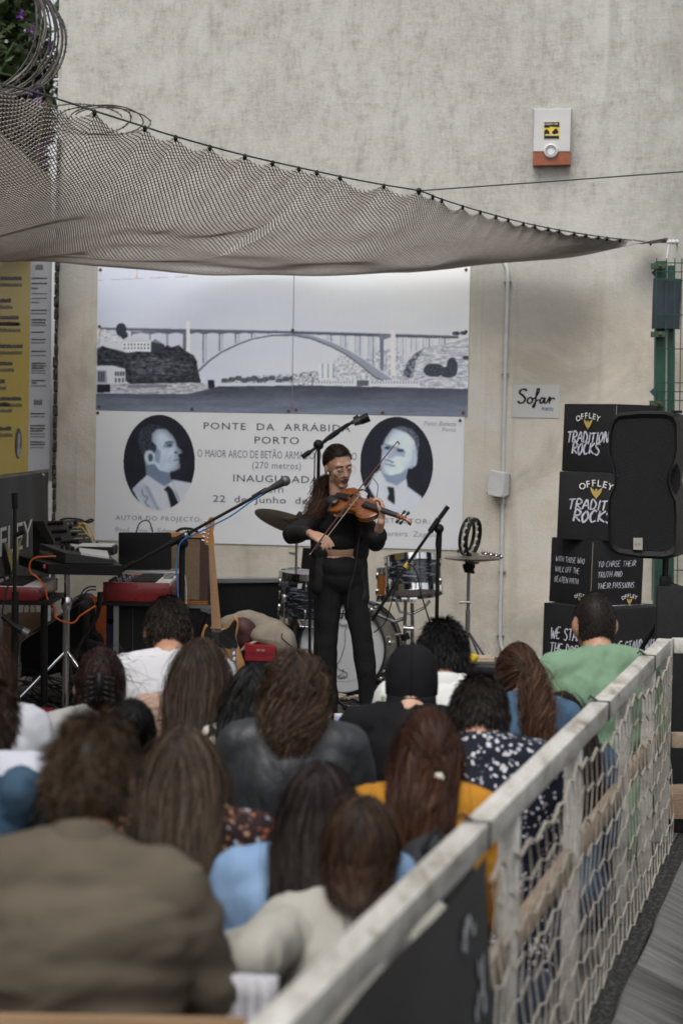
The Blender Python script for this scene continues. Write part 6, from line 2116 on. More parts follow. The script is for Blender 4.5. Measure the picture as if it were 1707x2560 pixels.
# laptop
lt = thing('laptop', 'open black laptop standing behind the red keyboard', 'laptop', at(362, 1440, 11.95))
slab('lid', [(296, 1333), (299, 1331), (425, 1331), (428, 1334), (429, 1422), (296, 1424)], 11.95, .008, mat('laptop_black', (.006, .006, .007), .22), lt, 0, .002)
slab('bezel_line', [(300, 1421), (426, 1420), (426, 1425), (300, 1426)], 11.945, .004, BLACK, lt)
m = MB(); b0, b1 = at(297, 1427, 11.95), at(452, 1427, 11.95); m.rbox(((b0.x + b1.x) / 2, 12.08, b0.z - .008), (b1.x - b0.x, .26, .016), .004); m.build('base', mat('laptop_silver', (.42, .43, .45), .35, .6), lt)
cable('cable', [(340, 1332), (348, 1310), (362, 1301), (374, 1306), (382, 1330)], 12.05, .004, CABLE, 'black cable arching up behind the laptop lid')
cable('cable', [(448, 1432), (462, 1440), (466, 1480), (466, 1510)], 12.0, .003, mat('cable_white', (.55, .55, .55), .5), 'thin white cable beside the amplifier grille')


def keyboard(name, lab, xa, xb, ytop, ybot, yfar, Y, length, keys_from, parent_kind='keyboard', bodym=None, endm=None, ctrl=True):
    """stage keyboard seen from one end: end panel at depth Y, body running away from it"""
    A, B = at(xa, ytop, Y), at(xb, ytop + 3, Y); C_ = at(xa + 2, ybot, Y)
    h = A.z - C_.z; w = B.x - A.x
    t = thing(name, lab, 'keyboard', ((A.x + B.x) / 2, A.y, C_.z))
    m = MB(); m.rbox((A.x + w / 2, A.y + .012, A.z - h / 2), (w, .024, h), .008, 2); m.build('end_panel', endm or RED_L, t, 50)
    m = MB(); m.rbox((A.x + w / 2, A.y + .02 + length / 2, A.z - h * .55), (w * .985, length, h * .82), .006, 2); m.build('body', bodym or RED_L, t, 50)
    m = MB(); m.rbox((A.x + w / 2, A.y + .012 + length, A.z - h / 2), (w, .024, h), .008, 2); m.build('end_panel', endm or RED_L, t, 50)
    ztop = A.z - h * .14
    kx0 = A.x + w * keys_from; kx1 = A.x + w * .985
    m = MB(); nk = int(length / .0236)
    for k in range(nk):
        m.rbox(((kx0 + kx1) / 2, A.y + .035 + .0236 * (k + .5), ztop + .004), (kx1 - kx0, .0222, .016), .002, 1)
    o = m.build('white_keys', WHITE_K, t, 0); o['kind'] = 'stuff'
    m = MB()
    for k in range(nk - 1):
        if k % 7 in (2, 6): continue
        m.rbox((kx0 + (kx1 - kx0) * .32, A.y + .035 + .0236 * (k + 1), ztop + .016), ((kx1 - kx0) * .62, .0135, .014), .002, 1)
    o = m.build('black_keys', BLACK, t, 0); o['kind'] = 'stuff'
    if ctrl:
        m = MB(); m.rbox((A.x + w * keys_from * .45, A.y + .05 + length * .5, ztop + .003), (w * keys_from * .7, length * .9, .006), .002, 1); m.build('control_plate', mat('control_dark', (.05, .045, .05), .5), t, 0)
        rr = random.Random(5)
        for i in range(3):
            for j in range(10):
                p = Vector((A.x + w * keys_from * (.2 + .25 * i), A.y + .08 + length * .085 * j, ztop + .006))
                m = MB(); m.lathe([(.010, 0), (.0085, .016), (0, .017)], Matrix.Translation(p), 8, False)
                m.build('knob', (STEEL if rr.random() < .25 else BLACK), t)
    for x, z in ((.06, .2), (.06, .85), (.5, .2), (.5, .85), (.93, .3), (.93, .85)):
        m = MB(); m.sphere((A.x + w * x, A.y - .001, A.z - h * z), .004, 6, 4); m.build('screw', BLACK, t)
    return t, A, B, C_


k1, A1, B1, C1 = keyboard('stage_keyboard', 'red stage keyboard in front of the laptop', 257, 423, 1455, 1504, 1420, 11.3, .62, .42)
ksd = thing('keyboard_stand', 'black flight case and shelf under the red stage keyboard', 'flight case', ((A1.x + B1.x) / 2, A1.y + .3, 0))
m = MB(); m.box(((A1.x + B1.x) / 2 - .01, A1.y + .3, C1.z - .012), (B1.x - A1.x + .06, .62, .022)); m.build('shelf', BLACK, ksd, 0)
slab('case_body', [(297, 1516), (412, 1516), (410, 1800), (296, 1800)], 11.4, .5, BLACK_SOFT, ksd, 0, .006)
for x in (331, 372):
    slab('door_seam', [(x, 1520), (x + 1.6, 1520), (x + 1.6, 1700), (x, 1700)], 11.396, .004, mat('seam_grey', (.05, .05, .05), .5), ksd)
slab('case_edge', [(284, 1516), (297, 1516), (296, 1760), (283, 1760)], 11.39, .04, STEEL, ksd)
rk = thing('rack_rail', 'grey metal rack rail with clamp between keyboard and amplifier', 'rack rail', at(425, 1505, 11.7))
slab('rail', [(424, 1434), (432, 1434), (431, 1560), (424, 1560)], 11.7, .03, STEEL, rk); bar('clamp', [(411, 1448), (432, 1437)], 11.68, .014, STEEL, rk)
pu = thing('purple_post', 'narrow purple painted upright beside the black flight case', 'post', at(255, 1760, 11.7))
slab('post', [(266, 1515), (284, 1515), (280, 1790), (262, 1790)], 11.7, .05, mat('purple_paint', (.05, .03, .13), .5), pu, 0, .004); bar('strap_clip', [(268, 1552), (284, 1556)], 11.68, .014, BLACK, pu)
og = thing('orange_board', 'orange printed board leaning behind the cases', 'board', at(250, 1640, 12.2))
slab('sheet', [(206, 1490), (272, 1494), (268, 1640), (204, 1640)], 12.3, .012, mat('orange_print', (.46, .10, .012), .6, 0, (.40, .085, .01), 20), og)
k2, A2, B2, C2 = keyboard('stage_keyboard', 'red stage keyboard cut off below the yellow board', -70, 97, 1466, 1500, 1425, 10.7, .7, .35)
for xx in (-.12, .16):
    m = MB(); m.cyl((A2.x + .2 + xx, A2.y + .2, C2.z), (A2.x + .2 + xx, A2.y + .25, 0), .02); o = m.build('leg', BLACK_M, k2, 60)
m = MB(); m.box((A2.x + .19, A2.y + .3, C2.z - .012), (.46, .6, .022)); m.build('shelf', BLACK, k2, 0)

# synth table
tbz = at(210, 1410, 10.95)
tbl = thing('keyboard_table', 'black board on a chrome tripod carrying two synthesizers', 'table', (0, 0, 0))
T0, T1, T2 = at(122, 1411, 10.85), at(306, 1411, 10.85), at(48, 1384, 11.55)
tbl.location = (at(165, 1500, 10.95).x, 10.95, 0)
zt2 = T0.z
m = MB(); th = .055
q4 = [Vector((T0.x, T0.y, zt2)), Vector((T1.x, T1.y, zt2)), Vector((T1.x - .14, T2.y, zt2)), Vector((T2.x, T2.y, zt2))]
m.add(q4 + [v - Vector((0, 0, th)) for v in q4], [(0, 1, 2, 3), (7, 6, 5, 4)] + [(k, (k + 1) % 4, 4 + (k + 1) % 4, 4 + k) for k in range(4)]); m.build('board', BLACK, tbl, 0)
slab('sticker', [(108, 1411), (114, 1411), (114, 1421), (108, 1421)], 10.9, .002, mat('pink_sticker', (.55, .06, .10), .5), tbl)
x_ = at(167, 1500, 11.1).x
m = MB(); m.cyl((x_, 11.1, zt2 - th), (x_, 11.1, .45), .016); m.build('tube', CHROME, tbl, 60); m = MB(); m.cyl((x_, 11.1, .66), (x_, 11.1, .05), .021); m.build('tube', CHROME, tbl, 60)
m = MB(); m.lathe([(.028, -.03), (.034, 0), (.026, .04)], Matrix.Translation((x_, 11.1, .66)), 14); m.build('collar', CHROME, tbl)
tripod(tbl, x_, 11.1, .40, .40, .013, -2.7, material=CHROME)
nv = thing('synthesizer', 'flat black synthesizer with white keys on the table edge', 'synthesizer', at(180, 1408, 10.95))
S = [at(88, 1369, 11.25), at(92, 1392, 11.22), at(162, 1410, 10.90), at(283, 1408, 10.90), at(283, 1402, 10.90), at(166, 1390, 10.90)]
m = MB(); zA_, = (zt2,)
pa_, pb_, pc_, pd_ = Vector((S[0].x, 11.42, zt2 + .004)), Vector((S[2].x, 10.92, zt2 + .004)), Vector((S[3].x, 10.92, zt2 + .004)), Vector((S[3].x - .1, 11.42, zt2 + .004))
hi = [.075, .055, .022, .05]
m.add([pa_, pb_, pc_, pd_] + [p + Vector((0, 0, h_)) for p, h_ in zip((pa_, pb_, pc_, pd_), hi)], [(3, 2, 1, 0), (4, 5, 6, 7)] + [(k, (k + 1) % 4, 4 + (k + 1) % 4, 4 + k) for k in range(4)])
m.build('body', mat('synth_grey', (.02, .02, .022), .5), nv, 0)
Lq = (pb_ - pa_); Lq.z = 0; Ln = Lq.normalized()
NM = Matrix(((Ln.x, 0, Ln.y, pa_.x), (Ln.y, 0, -Ln.x, pa_.y), (0, 1, 0, pa_.z), (0, 0, 0, 1)))
text_fit('novation', .02, .30, .022, .026, NM, WHITE_PR, nv, off=.004)
m = MB()
for k in range(15):
    t0 = k / 15
    a = pb_.lerp(pc_, .30) + Vector((0, .05, .05)); e0_ = pa_.lerp(pd_, .45) + Vector((0, 0, .07))
    f0 = pc_ + Vector((-.03, .04, .027)); g0 = pd_ + Vector((0, 0, .055))
    c1, c2 = a.lerp(e0_, t0), f0.lerp(g0, t0); c3, c4 = a.lerp(e0_, t0 + .06), f0.lerp(g0, t0 + .06)
    up = Vector((0, 0, .008)); m.add([c1 + up, c2 + up, c4 + up, c3 + up, c1 - up, c2 - up, c4 - up, c3 - up], [(0, 1, 2, 3), (0, 4, 5, 1), (1, 5, 6, 2), (2, 6, 7, 3), (3, 7, 4, 0)])
o = m.build('white_keys', WHITE_K, nv, 0); o['kind'] = 'stuff'
for k in range(6):
    p = pa_.lerp(pb_, .45 + .09 * k) + Vector((.06 + .02 * (k % 2), .02, .06)); m = MB(); m.lathe([(.009, 0), (.008, .022), (0, .023)], Matrix.Translation(p), 8, False); m.build('knob', BLACK, nv)
ms = thing('synthesizer', 'upright black patch synthesizer with knobs and yellow cables', 'synthesizer', at(170, 1385, 11.45))
P = [at(108, 1303, 11.75), at(204, 1299, 11.75), at(233, 1365, 11.45), at(141, 1372, 11.45)]
bk2 = [p + Vector((0, .10, -.02)) for p in P]
m = MB(); m.add(P + bk2, [(0, 1, 2, 3), (7, 6, 5, 4)] + [(k, (k + 1) % 4, 4 + (k + 1) % 4, 4 + k) for k in range(4)]); m.build('panel', mat('synth_panel', (.025, .026, .03), .45), ms, 0)
sidep = [at(82, 1303, 11.8), at(110, 1303, 11.75), at(141, 1385, 11.43), at(82, 1390, 11.6)]
m = MB(); m.add(sidep + [p + Vector((-.01, .12, 0)) for p in sidep], [(0, 1, 2, 3), (7, 6, 5, 4)] + [(k, (k + 1) % 4, 4 + (k + 1) % 4, 4 + k) for k in range(4)]); m.build('side_cheek', BLACK, ms, 0)


def pan(u, v): return P[0].lerp(P[1], u).lerp(P[3].lerp(P[2], u), v)


pn = (P[1] - P[0]).cross(P[3] - P[0]).normalized()
if pn.y > 0: pn = -pn
rr = random.Random(8)
for v_, us in ((.14, (.12, .2, .28, .36, .44, .8)), (.3, (.62,)), (.44, (.12, .2, .28, .36, .44)), (.56, (.6, .66)), (.7, (.12, .2)), (.84, (.22, .3, .38, .46, .54, .62)), (.95, (.1, .2, .3, .4, .5, .6, .7, .8, .9))):
    for u_ in us:
        p = pan(u_, v_); m = MB(); m.tube([p, p + pn * .018], [.012, .009], 8); m.build('knob', BLACK, ms, 60)
m = MB()
for v_ in (.14, .3, .42, .55, .7):
    for u_ in (.6, .66, .72, .78, .84, .9, .95):
        if rr.random() < .75:
            p = pan(u_, v_); m.tube([p, p + pn * .004], .005, 6)
o = m.build('sockets', mat('socket_cream', (.50, .42, .26), .5), ms); o['kind'] = 'stuff'
m = MB(); a, b = at(205, 1372, 11.4), at(287, 1372, 11.3)
m.rbox(((a.x + b.x) / 2, 11.35, zt2 + .055), (b.x - a.x, .22, .05), .006); m.build('keybed', BLACK, ms)
m = MB()
for k in range(9):
    m.rbox((a.x + (b.x - a.x) * (k + .5) / 9 * .95, 11.32, zt2 + .083), ((b.x - a.x) / 9.8, .17, .012), .002, 1)
o = m.build('white_keys', WHITE_K, ms, 0); o['kind'] = 'stuff'
cable('cable', [(196, 1316), (206, 1308), (222, 1318), (232, 1338), (236, 1352)], 11.55, .004, CABLE_Y, 'yellow patch cable looping at the synthesizer top corner')
cable('cable', [(192, 1320), (204, 1318), (214, 1330), (226, 1342), (236, 1340)], 11.53, .004, CABLE_Y, 'yellow patch cable lying across the synthesizer sockets')
cable('cable', [(150, 1300), (170, 1296), (200, 1299), (218, 1306), (232, 1302), (228, 1298), (214, 1304)], 11.6, .006, CABLE, 'black cable curled on top of the synthesizer')
cable('cable', [(140, 1391), (104, 1392), (90, 1394), (76, 1405), (76, 1430), (95, 1445), (112, 1470), (120, 1500), (140, 1522), (140, 1545), (180, 1558), (200, 1540), (215, 1530), (238, 1515)], 10.82, .005, CABLE_O, 'orange cable dangling below the synthesizer table')
cable('cable', [(240, 1467), (222, 1468), (206, 1480), (200, 1505), (198, 1540)], 11.2, .004, CABLE, 'black plug cable leaving the red stage keyboard')
cable('cable', [(240, 1475), (222, 1476), (210, 1490), (214, 1505)], 11.2, .004, CABLE, 'short black plug cable under the first one')

# left microphone stand
lm_ = thing('microphone_stand', 'tall black microphone stand with lowered microphone beside the table', 'microphone stand', (0, 0, 0))
q_ = at(38, 1500, 10.2); lm_.location = (q_.x, q_.y, 0)
m = MB(); m.cyl((q_.x, q_.y, .15), at(38, 1234, 10.2), .0105); m.build('tube', BLACK_M, lm_, 60); m = MB(); m.cyl(at(38, 1272, 10.2), at(37, 1232, 10.2), .017); m.build('sleeve', BLACK, lm_, 60)
m = MB(); m.cyl((q_.x, q_.y, .10), (q_.x, q_.y, .80), .019); m.build('sleeve', BLACK, lm_, 60)
m = MB(); m.lathe([(.018, .1), (.03, 0), (.026, -.04)], Matrix.Translation((q_.x + .01, q_.y, .19)), 12); m.build('leg_hub', BLACK, lm_)
for ex, ey in ((62, 1852), (128, 1812), (-30, 1825)):
    e = at_z(ex, ey, .015); m = MB(); m.tube([(q_.x, q_.y, .19), e], .012, 8); m.build('leg', BLACK_M, lm_, 60); m = MB(); m.sphere(e, .022, 8, 6); m.build('rubber_foot', BLACK, lm_)
bar('clamp', [(36, 1340), (62, 1328)], 10.17, .012, BLACK, lm_); bar('boom', [(5, 1540), (30, 1562), (60, 1580)], 10.12, .013, BLACK, lm_)
m_ = thing('hanging_microphone', 'black microphone hanging low on the tall stand beside the table', 'microphone', at(58, 1580, 10.1)); bar('body', [(34, 1566), (56, 1578)], 10.1, [.016, .021], BLACK, m_, 10); bar('capsule', [(56, 1578), (71, 1586)], 10.1, [.024, .024], mat('mic_mesh', (.2,) * 3), m_, 10)
cable('cable', [(34, 1420), (18, 1470), (6, 1530), (12, 1560), (34, 1566)], 10.15, .005, CABLE, 'black cable hanging from the tall microphone stand')

# cases, bags and floor clutter behind the table
gc = thing('guitar_case', 'black hard guitar case with bright metal trim lying on its side', 'instrument case', at_z(110, 1700, 0))
pts = [(50, 1612), (56, 1598), (160, 1530), (196, 1512), (206, 1530), (204, 1610), (196, 1660), (120, 1690), (56, 1692), (49, 1680)]
sp_ = [(p.x, p.y) for p in catmull([Vector((x, y, 0)) for x, y in pts], 3, True)]
slab('shell', sp_, 11.7, .34, BLACK_SOFT, gc, 50, .02)
bar('metal_trim', [(53, 1690), (51, 1650), (52, 1612), (60, 1600), (110, 1568), (160, 1536)], 11.69, .008, CHROME, gc, 6, 4)
gc2 = thing('instrument_case', 'black rounded instrument case with pale stripe behind the chrome stand', 'instrument case', at_z(200, 1690, 0))
slab('shell', [(p.x, p.y) for p in catmull([Vector((x, y, 0)) for x, y in [(170, 1508), (192, 1494), (216, 1496), (230, 1520), (232, 1580), (250, 1600), (252, 1690), (150, 1690), (160, 1560)]], 3, True)], 12.15, .3, BLACK_SOFT, gc2, 50, .02)
bar('stripe', [(172, 1513), (192, 1494)], 12.14, .013, mat('stripe_grey', (.25, .25, .24), .5), gc2)
pbg = thing('paper_bag', 'brown paper carrier bag standing behind the tall stand', 'bag', at_z(40, 1690, 0))
KR = mat('kraft_paper', (.26, .165, .10), .85, 0, (.22, .135, .08), 12)
A = [at(-30, 1536, 12.0), at(106, 1536, 12.0), at(96, 1640, 12.0), at(-24, 1640, 12.0)]
m = MB(); nn = []
for i in range(9):
    for j in range(7):
        p = A[0].lerp(A[1], i / 8).lerp(A[3].lerp(A[2], i / 8), j / 6); p.y += .012 * math.sin(i * 2.1 + j * 1.3) + (-.02 if i == 4 else 0); m.v.append(tuple(p))
for i in range(8):
    for j in range(6):
        a = i * 7 + j; m.f.append((a, a + 1, a + 8, a + 7))
n0 = len(m.v); m.v += [(v[0], v[1] + .14, v[2]) for v in m.v[:]]; m.f += [tuple(i + n0 for i in reversed(f)) for f in m.f[:]]
for j in range(6): m.f += [(j, n0 + j, n0 + j + 1, j + 1), (56 + j, 57 + j, n0 + 57 + j, n0 + 56 + j)]
m.build('bag_body', KR, pbg, 30)
for x in (58, 72): bar('handle', [(x, 1540), (x + 3, 1515), (x + 14, 1512), (x + 18, 1540)], 12.02, .004, KR, pbg, 6, 4)
def red_box(name, lab, pts, Y, d):
    t = thing(name, lab, 'box', at_z(pts[3][0], pts[3][1], 0)); slab('box_body', pts, Y, d, mat('red_box_card', (.30, .012, .02), .45), t, 0, .004); return t
red_box('red_case', 'flat red case on the concrete by the tripod feet', [(32, 1785), (120, 1785), (121, 1812), (32, 1815)], 10.55, .25)
red_box('red_case', 'small red case half hidden behind the paper bag', [(-40, 1640), (20, 1640), (20, 1682), (-40, 1684)], 11.2, .2)
bx = thing('power_block', 'black power block beside the flat red case', 'power supply', at_z(140, 1818, 0)); slab('block_body', [(122, 1790), (190, 1788), (192, 1814), (124, 1816)], 10.6, .14, BLACK, bx, 0, .004)
bg = thing('gig_bag', 'slumped black bag behind the cases', 'bag', at_z(225, 1700, 0))
mb = MB(); mb.sphere(at(215, 1660, 12.0), (.16, .14, .16), 14, 10); 
mb.v = [tuple(Vector(v) + Vector((0, 0, 1)) * .03 * mnoise.noise(Vector(v) * 9)) for v in mb.v]; mb.build('bag_body', BLACK_SOFT, bg)
# long black board case leaning on the wall
lc = thing('long_case', 'long black case with grey top edge standing along the wall', 'case', at_z(620, 1695, 0))
slab('case_body', [(530, 1456), (705, 1452), (790, 1452), (790, 1690), (528, 1690)], 12.95, .10, BLACK_SOFT, lc, 0, .005); slab('top_edge', [(530, 1448), (790, 1446), (790, 1455), (530, 1458)], 12.93, .12, STEEL, lc)

# heap of bags by the guitar
CREAM = mat('cream_canvas', (.36, .315, .25), .9, 0, (.28, .24, .18), 8, bump=.3, bscale=200); MAROON = mat('maroon_lining', (.055, .018, .016), .6, 0, (.09, .035, .03), 9)
tt = thing('tote_bag', 'cream canvas tote bag with black print slumped over', 'bag', at_z(680, 1660, 0))
def drape(name, pts, Y, bulge, material, parent, seed=0):
    """a soft thick sheet: outline in picture points, puffed towards the camera"""
    P = [at(x, y, Y) for x, y in pts]; c = sum(P, Vector()) / len(P)
    cu = catmull(P, 4, True); n = len(cu); m = MB()
    for k, (sc, dy) in enumerate(((1, 0.05), (1.0, 0), (.85, -bulge * .55), (.6, -bulge * .85), (.3, -bulge), (.02, -bulge))):
        for p in cu:
            q = c + (p - c) * sc; q.y += dy + .02 * mnoise.noise(q * 12 + Vector((seed, 0, 0))); m.v.append(tuple(q))
    for k in range(5):
        for i in range(n): m.f.append((k * n + i, k * n + (i + 1) % n, (k + 1) * n + (i + 1) % n, (k + 1) * n + i))
    o = m.build(name, material, parent, 70); fold(o.data, .014, (16, 16, 16), seed + 2.); return o
drape('bag_body', [(628, 1590), (655, 1562), (690, 1552), (715, 1570), (735, 1590), (736, 1640), (712, 1650), (680, 1628), (645, 1608)], 12.15, .07, CREAM, tt)
for pts in ([(706, 1583), (704, 1595), (718, 1608), (730, 1618)],): bar('print_line', pts, 12.06, .004, BLACK, tt, 5, 4)
jk = thing('jacket_heap', 'cream jacket with maroon lining dropped beside the guitar', 'jacket', at_z(620, 1660, 0))
drape('outer_cloth', [(552, 1552), (590, 1538), (612, 1530), (640, 1536), (672, 1548), (700, 1560), (690, 1590), (640, 1600), (600, 1590), (556, 1580)], 12.35, .06, CREAM, jk, 2)
drape('lining', [(592, 1548), (625, 1552), (640, 1580), (640, 1610), (615, 1622), (594, 1612), (590, 1580)], 12.22, .05, MAROON, jk, 4)
drape('trailing_sleeve', [(630, 1600), (650, 1600), (625, 1615), (600, 1635), (592, 1632), (610, 1612)], 12.12, .04, CREAM, jk, 6)
lo = thing('red_box', 'red pedal box with printed lettering below the tote bag', 'box', at_z(650, 1660, 0))
slab('box_body', [(611, 1612), (688, 1618), (688, 1654), (612, 1652)], 12.0, .12, mat('red_box_card', (.3, .012, .02)), lo, 0, .003)
LMx = Matrix.Translation(at(613, 1636, 11.997)) @ Matrix.Rotation(R(90), 4, 'X') @ Matrix.Rotation(R(-2.5), 4, 'Z')
text_fit('LOOP STATION', .0, .17, 0, .016, LMx, mat('dark_red_ink', (.06, .003, .004), .6), lo, off=.002); text_fit('RC-30', .07, .115, .024, .013, LMx, WHITE_PR, lo, off=.002)

# loose cables on the floor
cb_ = MB(); rr = random.Random(3)
for k in range(46):
    x0 = rr.uniform(95, 330); Y0 = rr.uniform(11.0, 12.0)
    b = at(x0, 1700, Y0); P = [Vector((b.x, Y0, .01))]
    a = rr.uniform(0, 6.28)
    for j in range(7):
        a += rr.uniform(-1.2, 1.2); P.append(P[-1] + Vector((math.cos(a) * .13, math.sin(a) * .1, rr.uniform(-.05, .09)))); P[-1].z = min(max(P[-1].z, .008), .35)
    cb_.tube(catmull(P, 4), .0045, 5)
for k in range(26):
    x0 = rr.uniform(820, 1100); b = at_z(x0, rr.uniform(1715, 1775), 0); P = [Vector((b.x, b.y, .02))]; a = rr.uniform(0, 6.28)
    for j in range(5):
        a += rr.uniform(-1.2, 1.2); P.append(P[-1] + Vector((math.cos(a) * .12, math.sin(a) * .12, 0))); P[-1].z = .02
    cb_.tube(catmull(P, 4), .0045, 5)
o = cb_.build('cable_tangle', CABLE, None, 60, loc=(at(210, 1700, 11.4).x, 11.4, 0)); kind(o, 'stuff', 'tangle of thin black cables on the stage floor'); o['category'] = 'cables'
for k, (c_, nm) in enumerate(((CABLE_B, 'blue floor cable running past the tripod foot'), (CABLE, 'black floor cable running next to the blue one'))):
    P = [at_z(x, y + k * 9, .006) for x, y in ((-30, 1862), (40, 1868), (110, 1872), (190, 1878))]
    m = MB(); m.tube(catmull(P, 5), .007, 6); o = m.build('cable', c_, None, 60, loc=P[0]); tag(o, nm, 'cable')
for k in range(3):
    P = [at(x + k * 3, y, 11.25) for x, y in ((246 + 2 * k, 1480), (240, 1540), (212, 1585), (190, 1630), (176, 1680))]
    m = MB(); m.tube(catmull(P, 5), .006, 6); o = m.build('cable', CABLE, None, 60, loc=P[0]); tag(o, ('black cable', 'second black cable', 'third black cable')[k] + ' of the bundle dropping from the keyboard', 'cable', 'cables dropping from the red keyboard')

# ================================================================== the violinist
Y0 = 11.30
feet = at(868, 1800, Y0)
vio = thing('person', 'violinist standing in black clothes, eyes lowered over her violin, dark hair tied back', 'person', (feet.x, feet.y, 0))
a_ = lambda x, y, Y=Y0: at(x, y, Y)
hcv = a_(846, 1165, Y0 - .03)
fw = Vector((.44, -.86, -.24)).normalized()
upv = Vector((-.13, -.12, 1)); rt_ = fw.cross(upv).normalized(); upv = rt_.cross(fw).normalized()
HM = Matrix(((rt_.x, fw.x, upv.x, hcv.x), (rt_.y, fw.y, upv.y, hcv.y), (rt_.z, fw.z, upv.z, hcv.z), (0, 0, 0, 1)))
h3 = HM.to_3x3()
L_ = lambda x, y, z: HM @ Vector((x, y, z))
sR, sL = a_(801, 1284, Y0 + .0), a_(897, 1284, Y0 - .02)
eR, wR = a_(729, 1338, Y0 - .12), a_(776, 1333, Y0 - .33)
eL, wL = a_(938, 1356, Y0 - .22), a_(953, 1303, Y0 - .36)
pelv = a_(852, 1436)
hipR, hipL = a_(826, 1452), a_(880, 1452)
kR, kL = a_(815, 1615, Y0 - .03), a_(907, 1612, Y0 - .02)
fR, fL = a_(822, 1778, Y0 + .02), a_(925, 1782, Y0 + .02)
bodyv = [('e', L_(0, -.012, .028), (.0735, .090, .088), h3), ('e', L_(0, .022, -.035), (.056, .062, .078), h3), ('c', L_(-.012, .060, -.098), L_(.012, .060, -.098), .017, .017),
         ('c', L_(0, .078, .012), L_(0, .096, -.032), .007, .0105), ('c', L_(-.010, .088, -.036), L_(.010, .088, -.036), .008, .008), ('e', L_(-.034, .052, -.022), (.024, .022, .022), h3), ('e', L_(.034, .052, -.022), (.024, .022, .022), h3),
         ('c', L_(-.030, .066, .024), L_(.030, .066, .024), .016, .016), ('c', L_(-.014, .074, -.062), L_(.014, .074, -.062), .010, .010), ('c', L_(-.04, .0, -.07), L_(-.012, .05, -.098), .018, .014), ('c', L_(.04, .0, -.07), L_(.012, .05, -.098), .018, .014),
         ('e', L_(-.075, -.008, -.012), (.009, .018, .029), h3), ('e', L_(.075, -.008, -.012), (.009, .018, .029), h3),
         ('c', L_(0, -.02, -.05), a_(846, 1268, Y0 + .01), .049, .052), ('c', a_(846, 1272, Y0 + .01), sR, .05, .045), ('c', a_(846, 1272, Y0 + .01), sL, .05, .045),
         ('e', a_(848, 1312), (.125, .078, .10)), ('e', a_(851, 1368), (.098, .07, .085)), ('e', a_(852, 1425), (.125, .085, .10)),
         ('c', sR, eR, .036, .031), ('c', eR, wR, .031, .021), ('c', sL, eL, .036, .031), ('c', eL, wL, .032, .0215),
         ('c', hipR, kR, .062, .045), ('c', kR, fR, .042, .033), ('c', hipL, kL, .062, .045), ('c', kL, fL, .042, .033), ('c', fR, fR + Vector((-.02, -.12, -.02)), .034, .028), ('c', fL, fL + Vector((.03, -.12, -.02)), .034, .028)]
dR = (a_(818, 1356, Y0 - .40) - wR); bodyv += hand(wR + dR.normalized() * .012, dR, Vector((.25, .35, -.9)), .95, .55, thumb=1, fingers=(.35, .5, .6, .55))
dL = (a_(957, 1262, Y0 - .33) - wL); bodyv += hand(wL + dL.normalized() * .012, dL, Vector((-.75, .15, .25)), .95, .8, thumb=1, fingers=(.85, .8, .75, .8))
me = skin_over(bodyv, .0058, 2)
link_mesh('body', me, skin_mat('fair'), vio, 180, fix=False)
# face marks
LIP = mat('plum_lips', (.050, .009, .016), .45); BROW = mat('brow_hair', (.04, .024, .018), .7); LID = mat('lash_line', (.05, .03, .025), .6)
m = MB()
for zz, r_, w_ in ((-.0605, .0065, .023), (-.0700, .0080, .019)):
    m.tube([L_(-w_, .077, -.063), L_(-w_ * .5, .0845, zz), L_(0, .0868, zz - .0005), L_(w_ * .5, .0845, zz), L_(w_, .077, -.063)], [.0015, r_ * .8, r_, r_ * .8, .0015], 8)
m.build('lips', LIP, vio, 60)
for q in (-1, 1):
    m = MB(); m.tube([L_(q * .012, .089, .021), L_(q * .026, .0875, .0265), L_(q * .044, .074, .022)], [.0028, .0036, .0018], 6); m.build('eyebrow', BROW, vio, 60)
    m = MB(); m.sphere(L_(q * .029, .0705, .001), (.012, .0085, .008), 12, 8, h3); m.build('eyelid', skin_mat('fair'), vio, 60)
    m = MB(); m.tube([L_(q * .016, .0815, -.004), L_(q * .029, .0835, -.008), L_(q * .042, .073, -.004)], [.0012, .0026, .0012], 5); m.build('lashes', LID, vio, 60)
GLS = mat('gold_rim', (.55, .50, .42), .35, .5)
gl = thing('eyeglasses', 'thin gold rimmed glasses on the violinist\'s face', 'glasses', L_(0, .1, 0))
for q in (-1, 1):
    m = MB(); ctr = Vector((q * .033, .0965, -.008))
    m.tube([HM @ (ctr + Vector((.0265 * math.cos(k * .349), -abs(.0265 * math.cos(k * .349) + q * .0) * .18, .0245 * math.sin(k * .349)))) for k in range(18)], .0012, 5, closed=True); m.build('rim', GLS, gl, 60)
    m = MB(); m.tube([L_(q * .060, .090, 0), L_(q * .074, .05, .002), L_(q * .078, -.01, .0)], .0011, 5); m.build('temple', GLS, gl, 60)
m = MB(); m.tube([L_(-.008, .0975, -.004), L_(0, .1005, -.001), L_(.008, .0975, -.004)], .0011, 5); m.build('bridge', GLS, gl, 60)
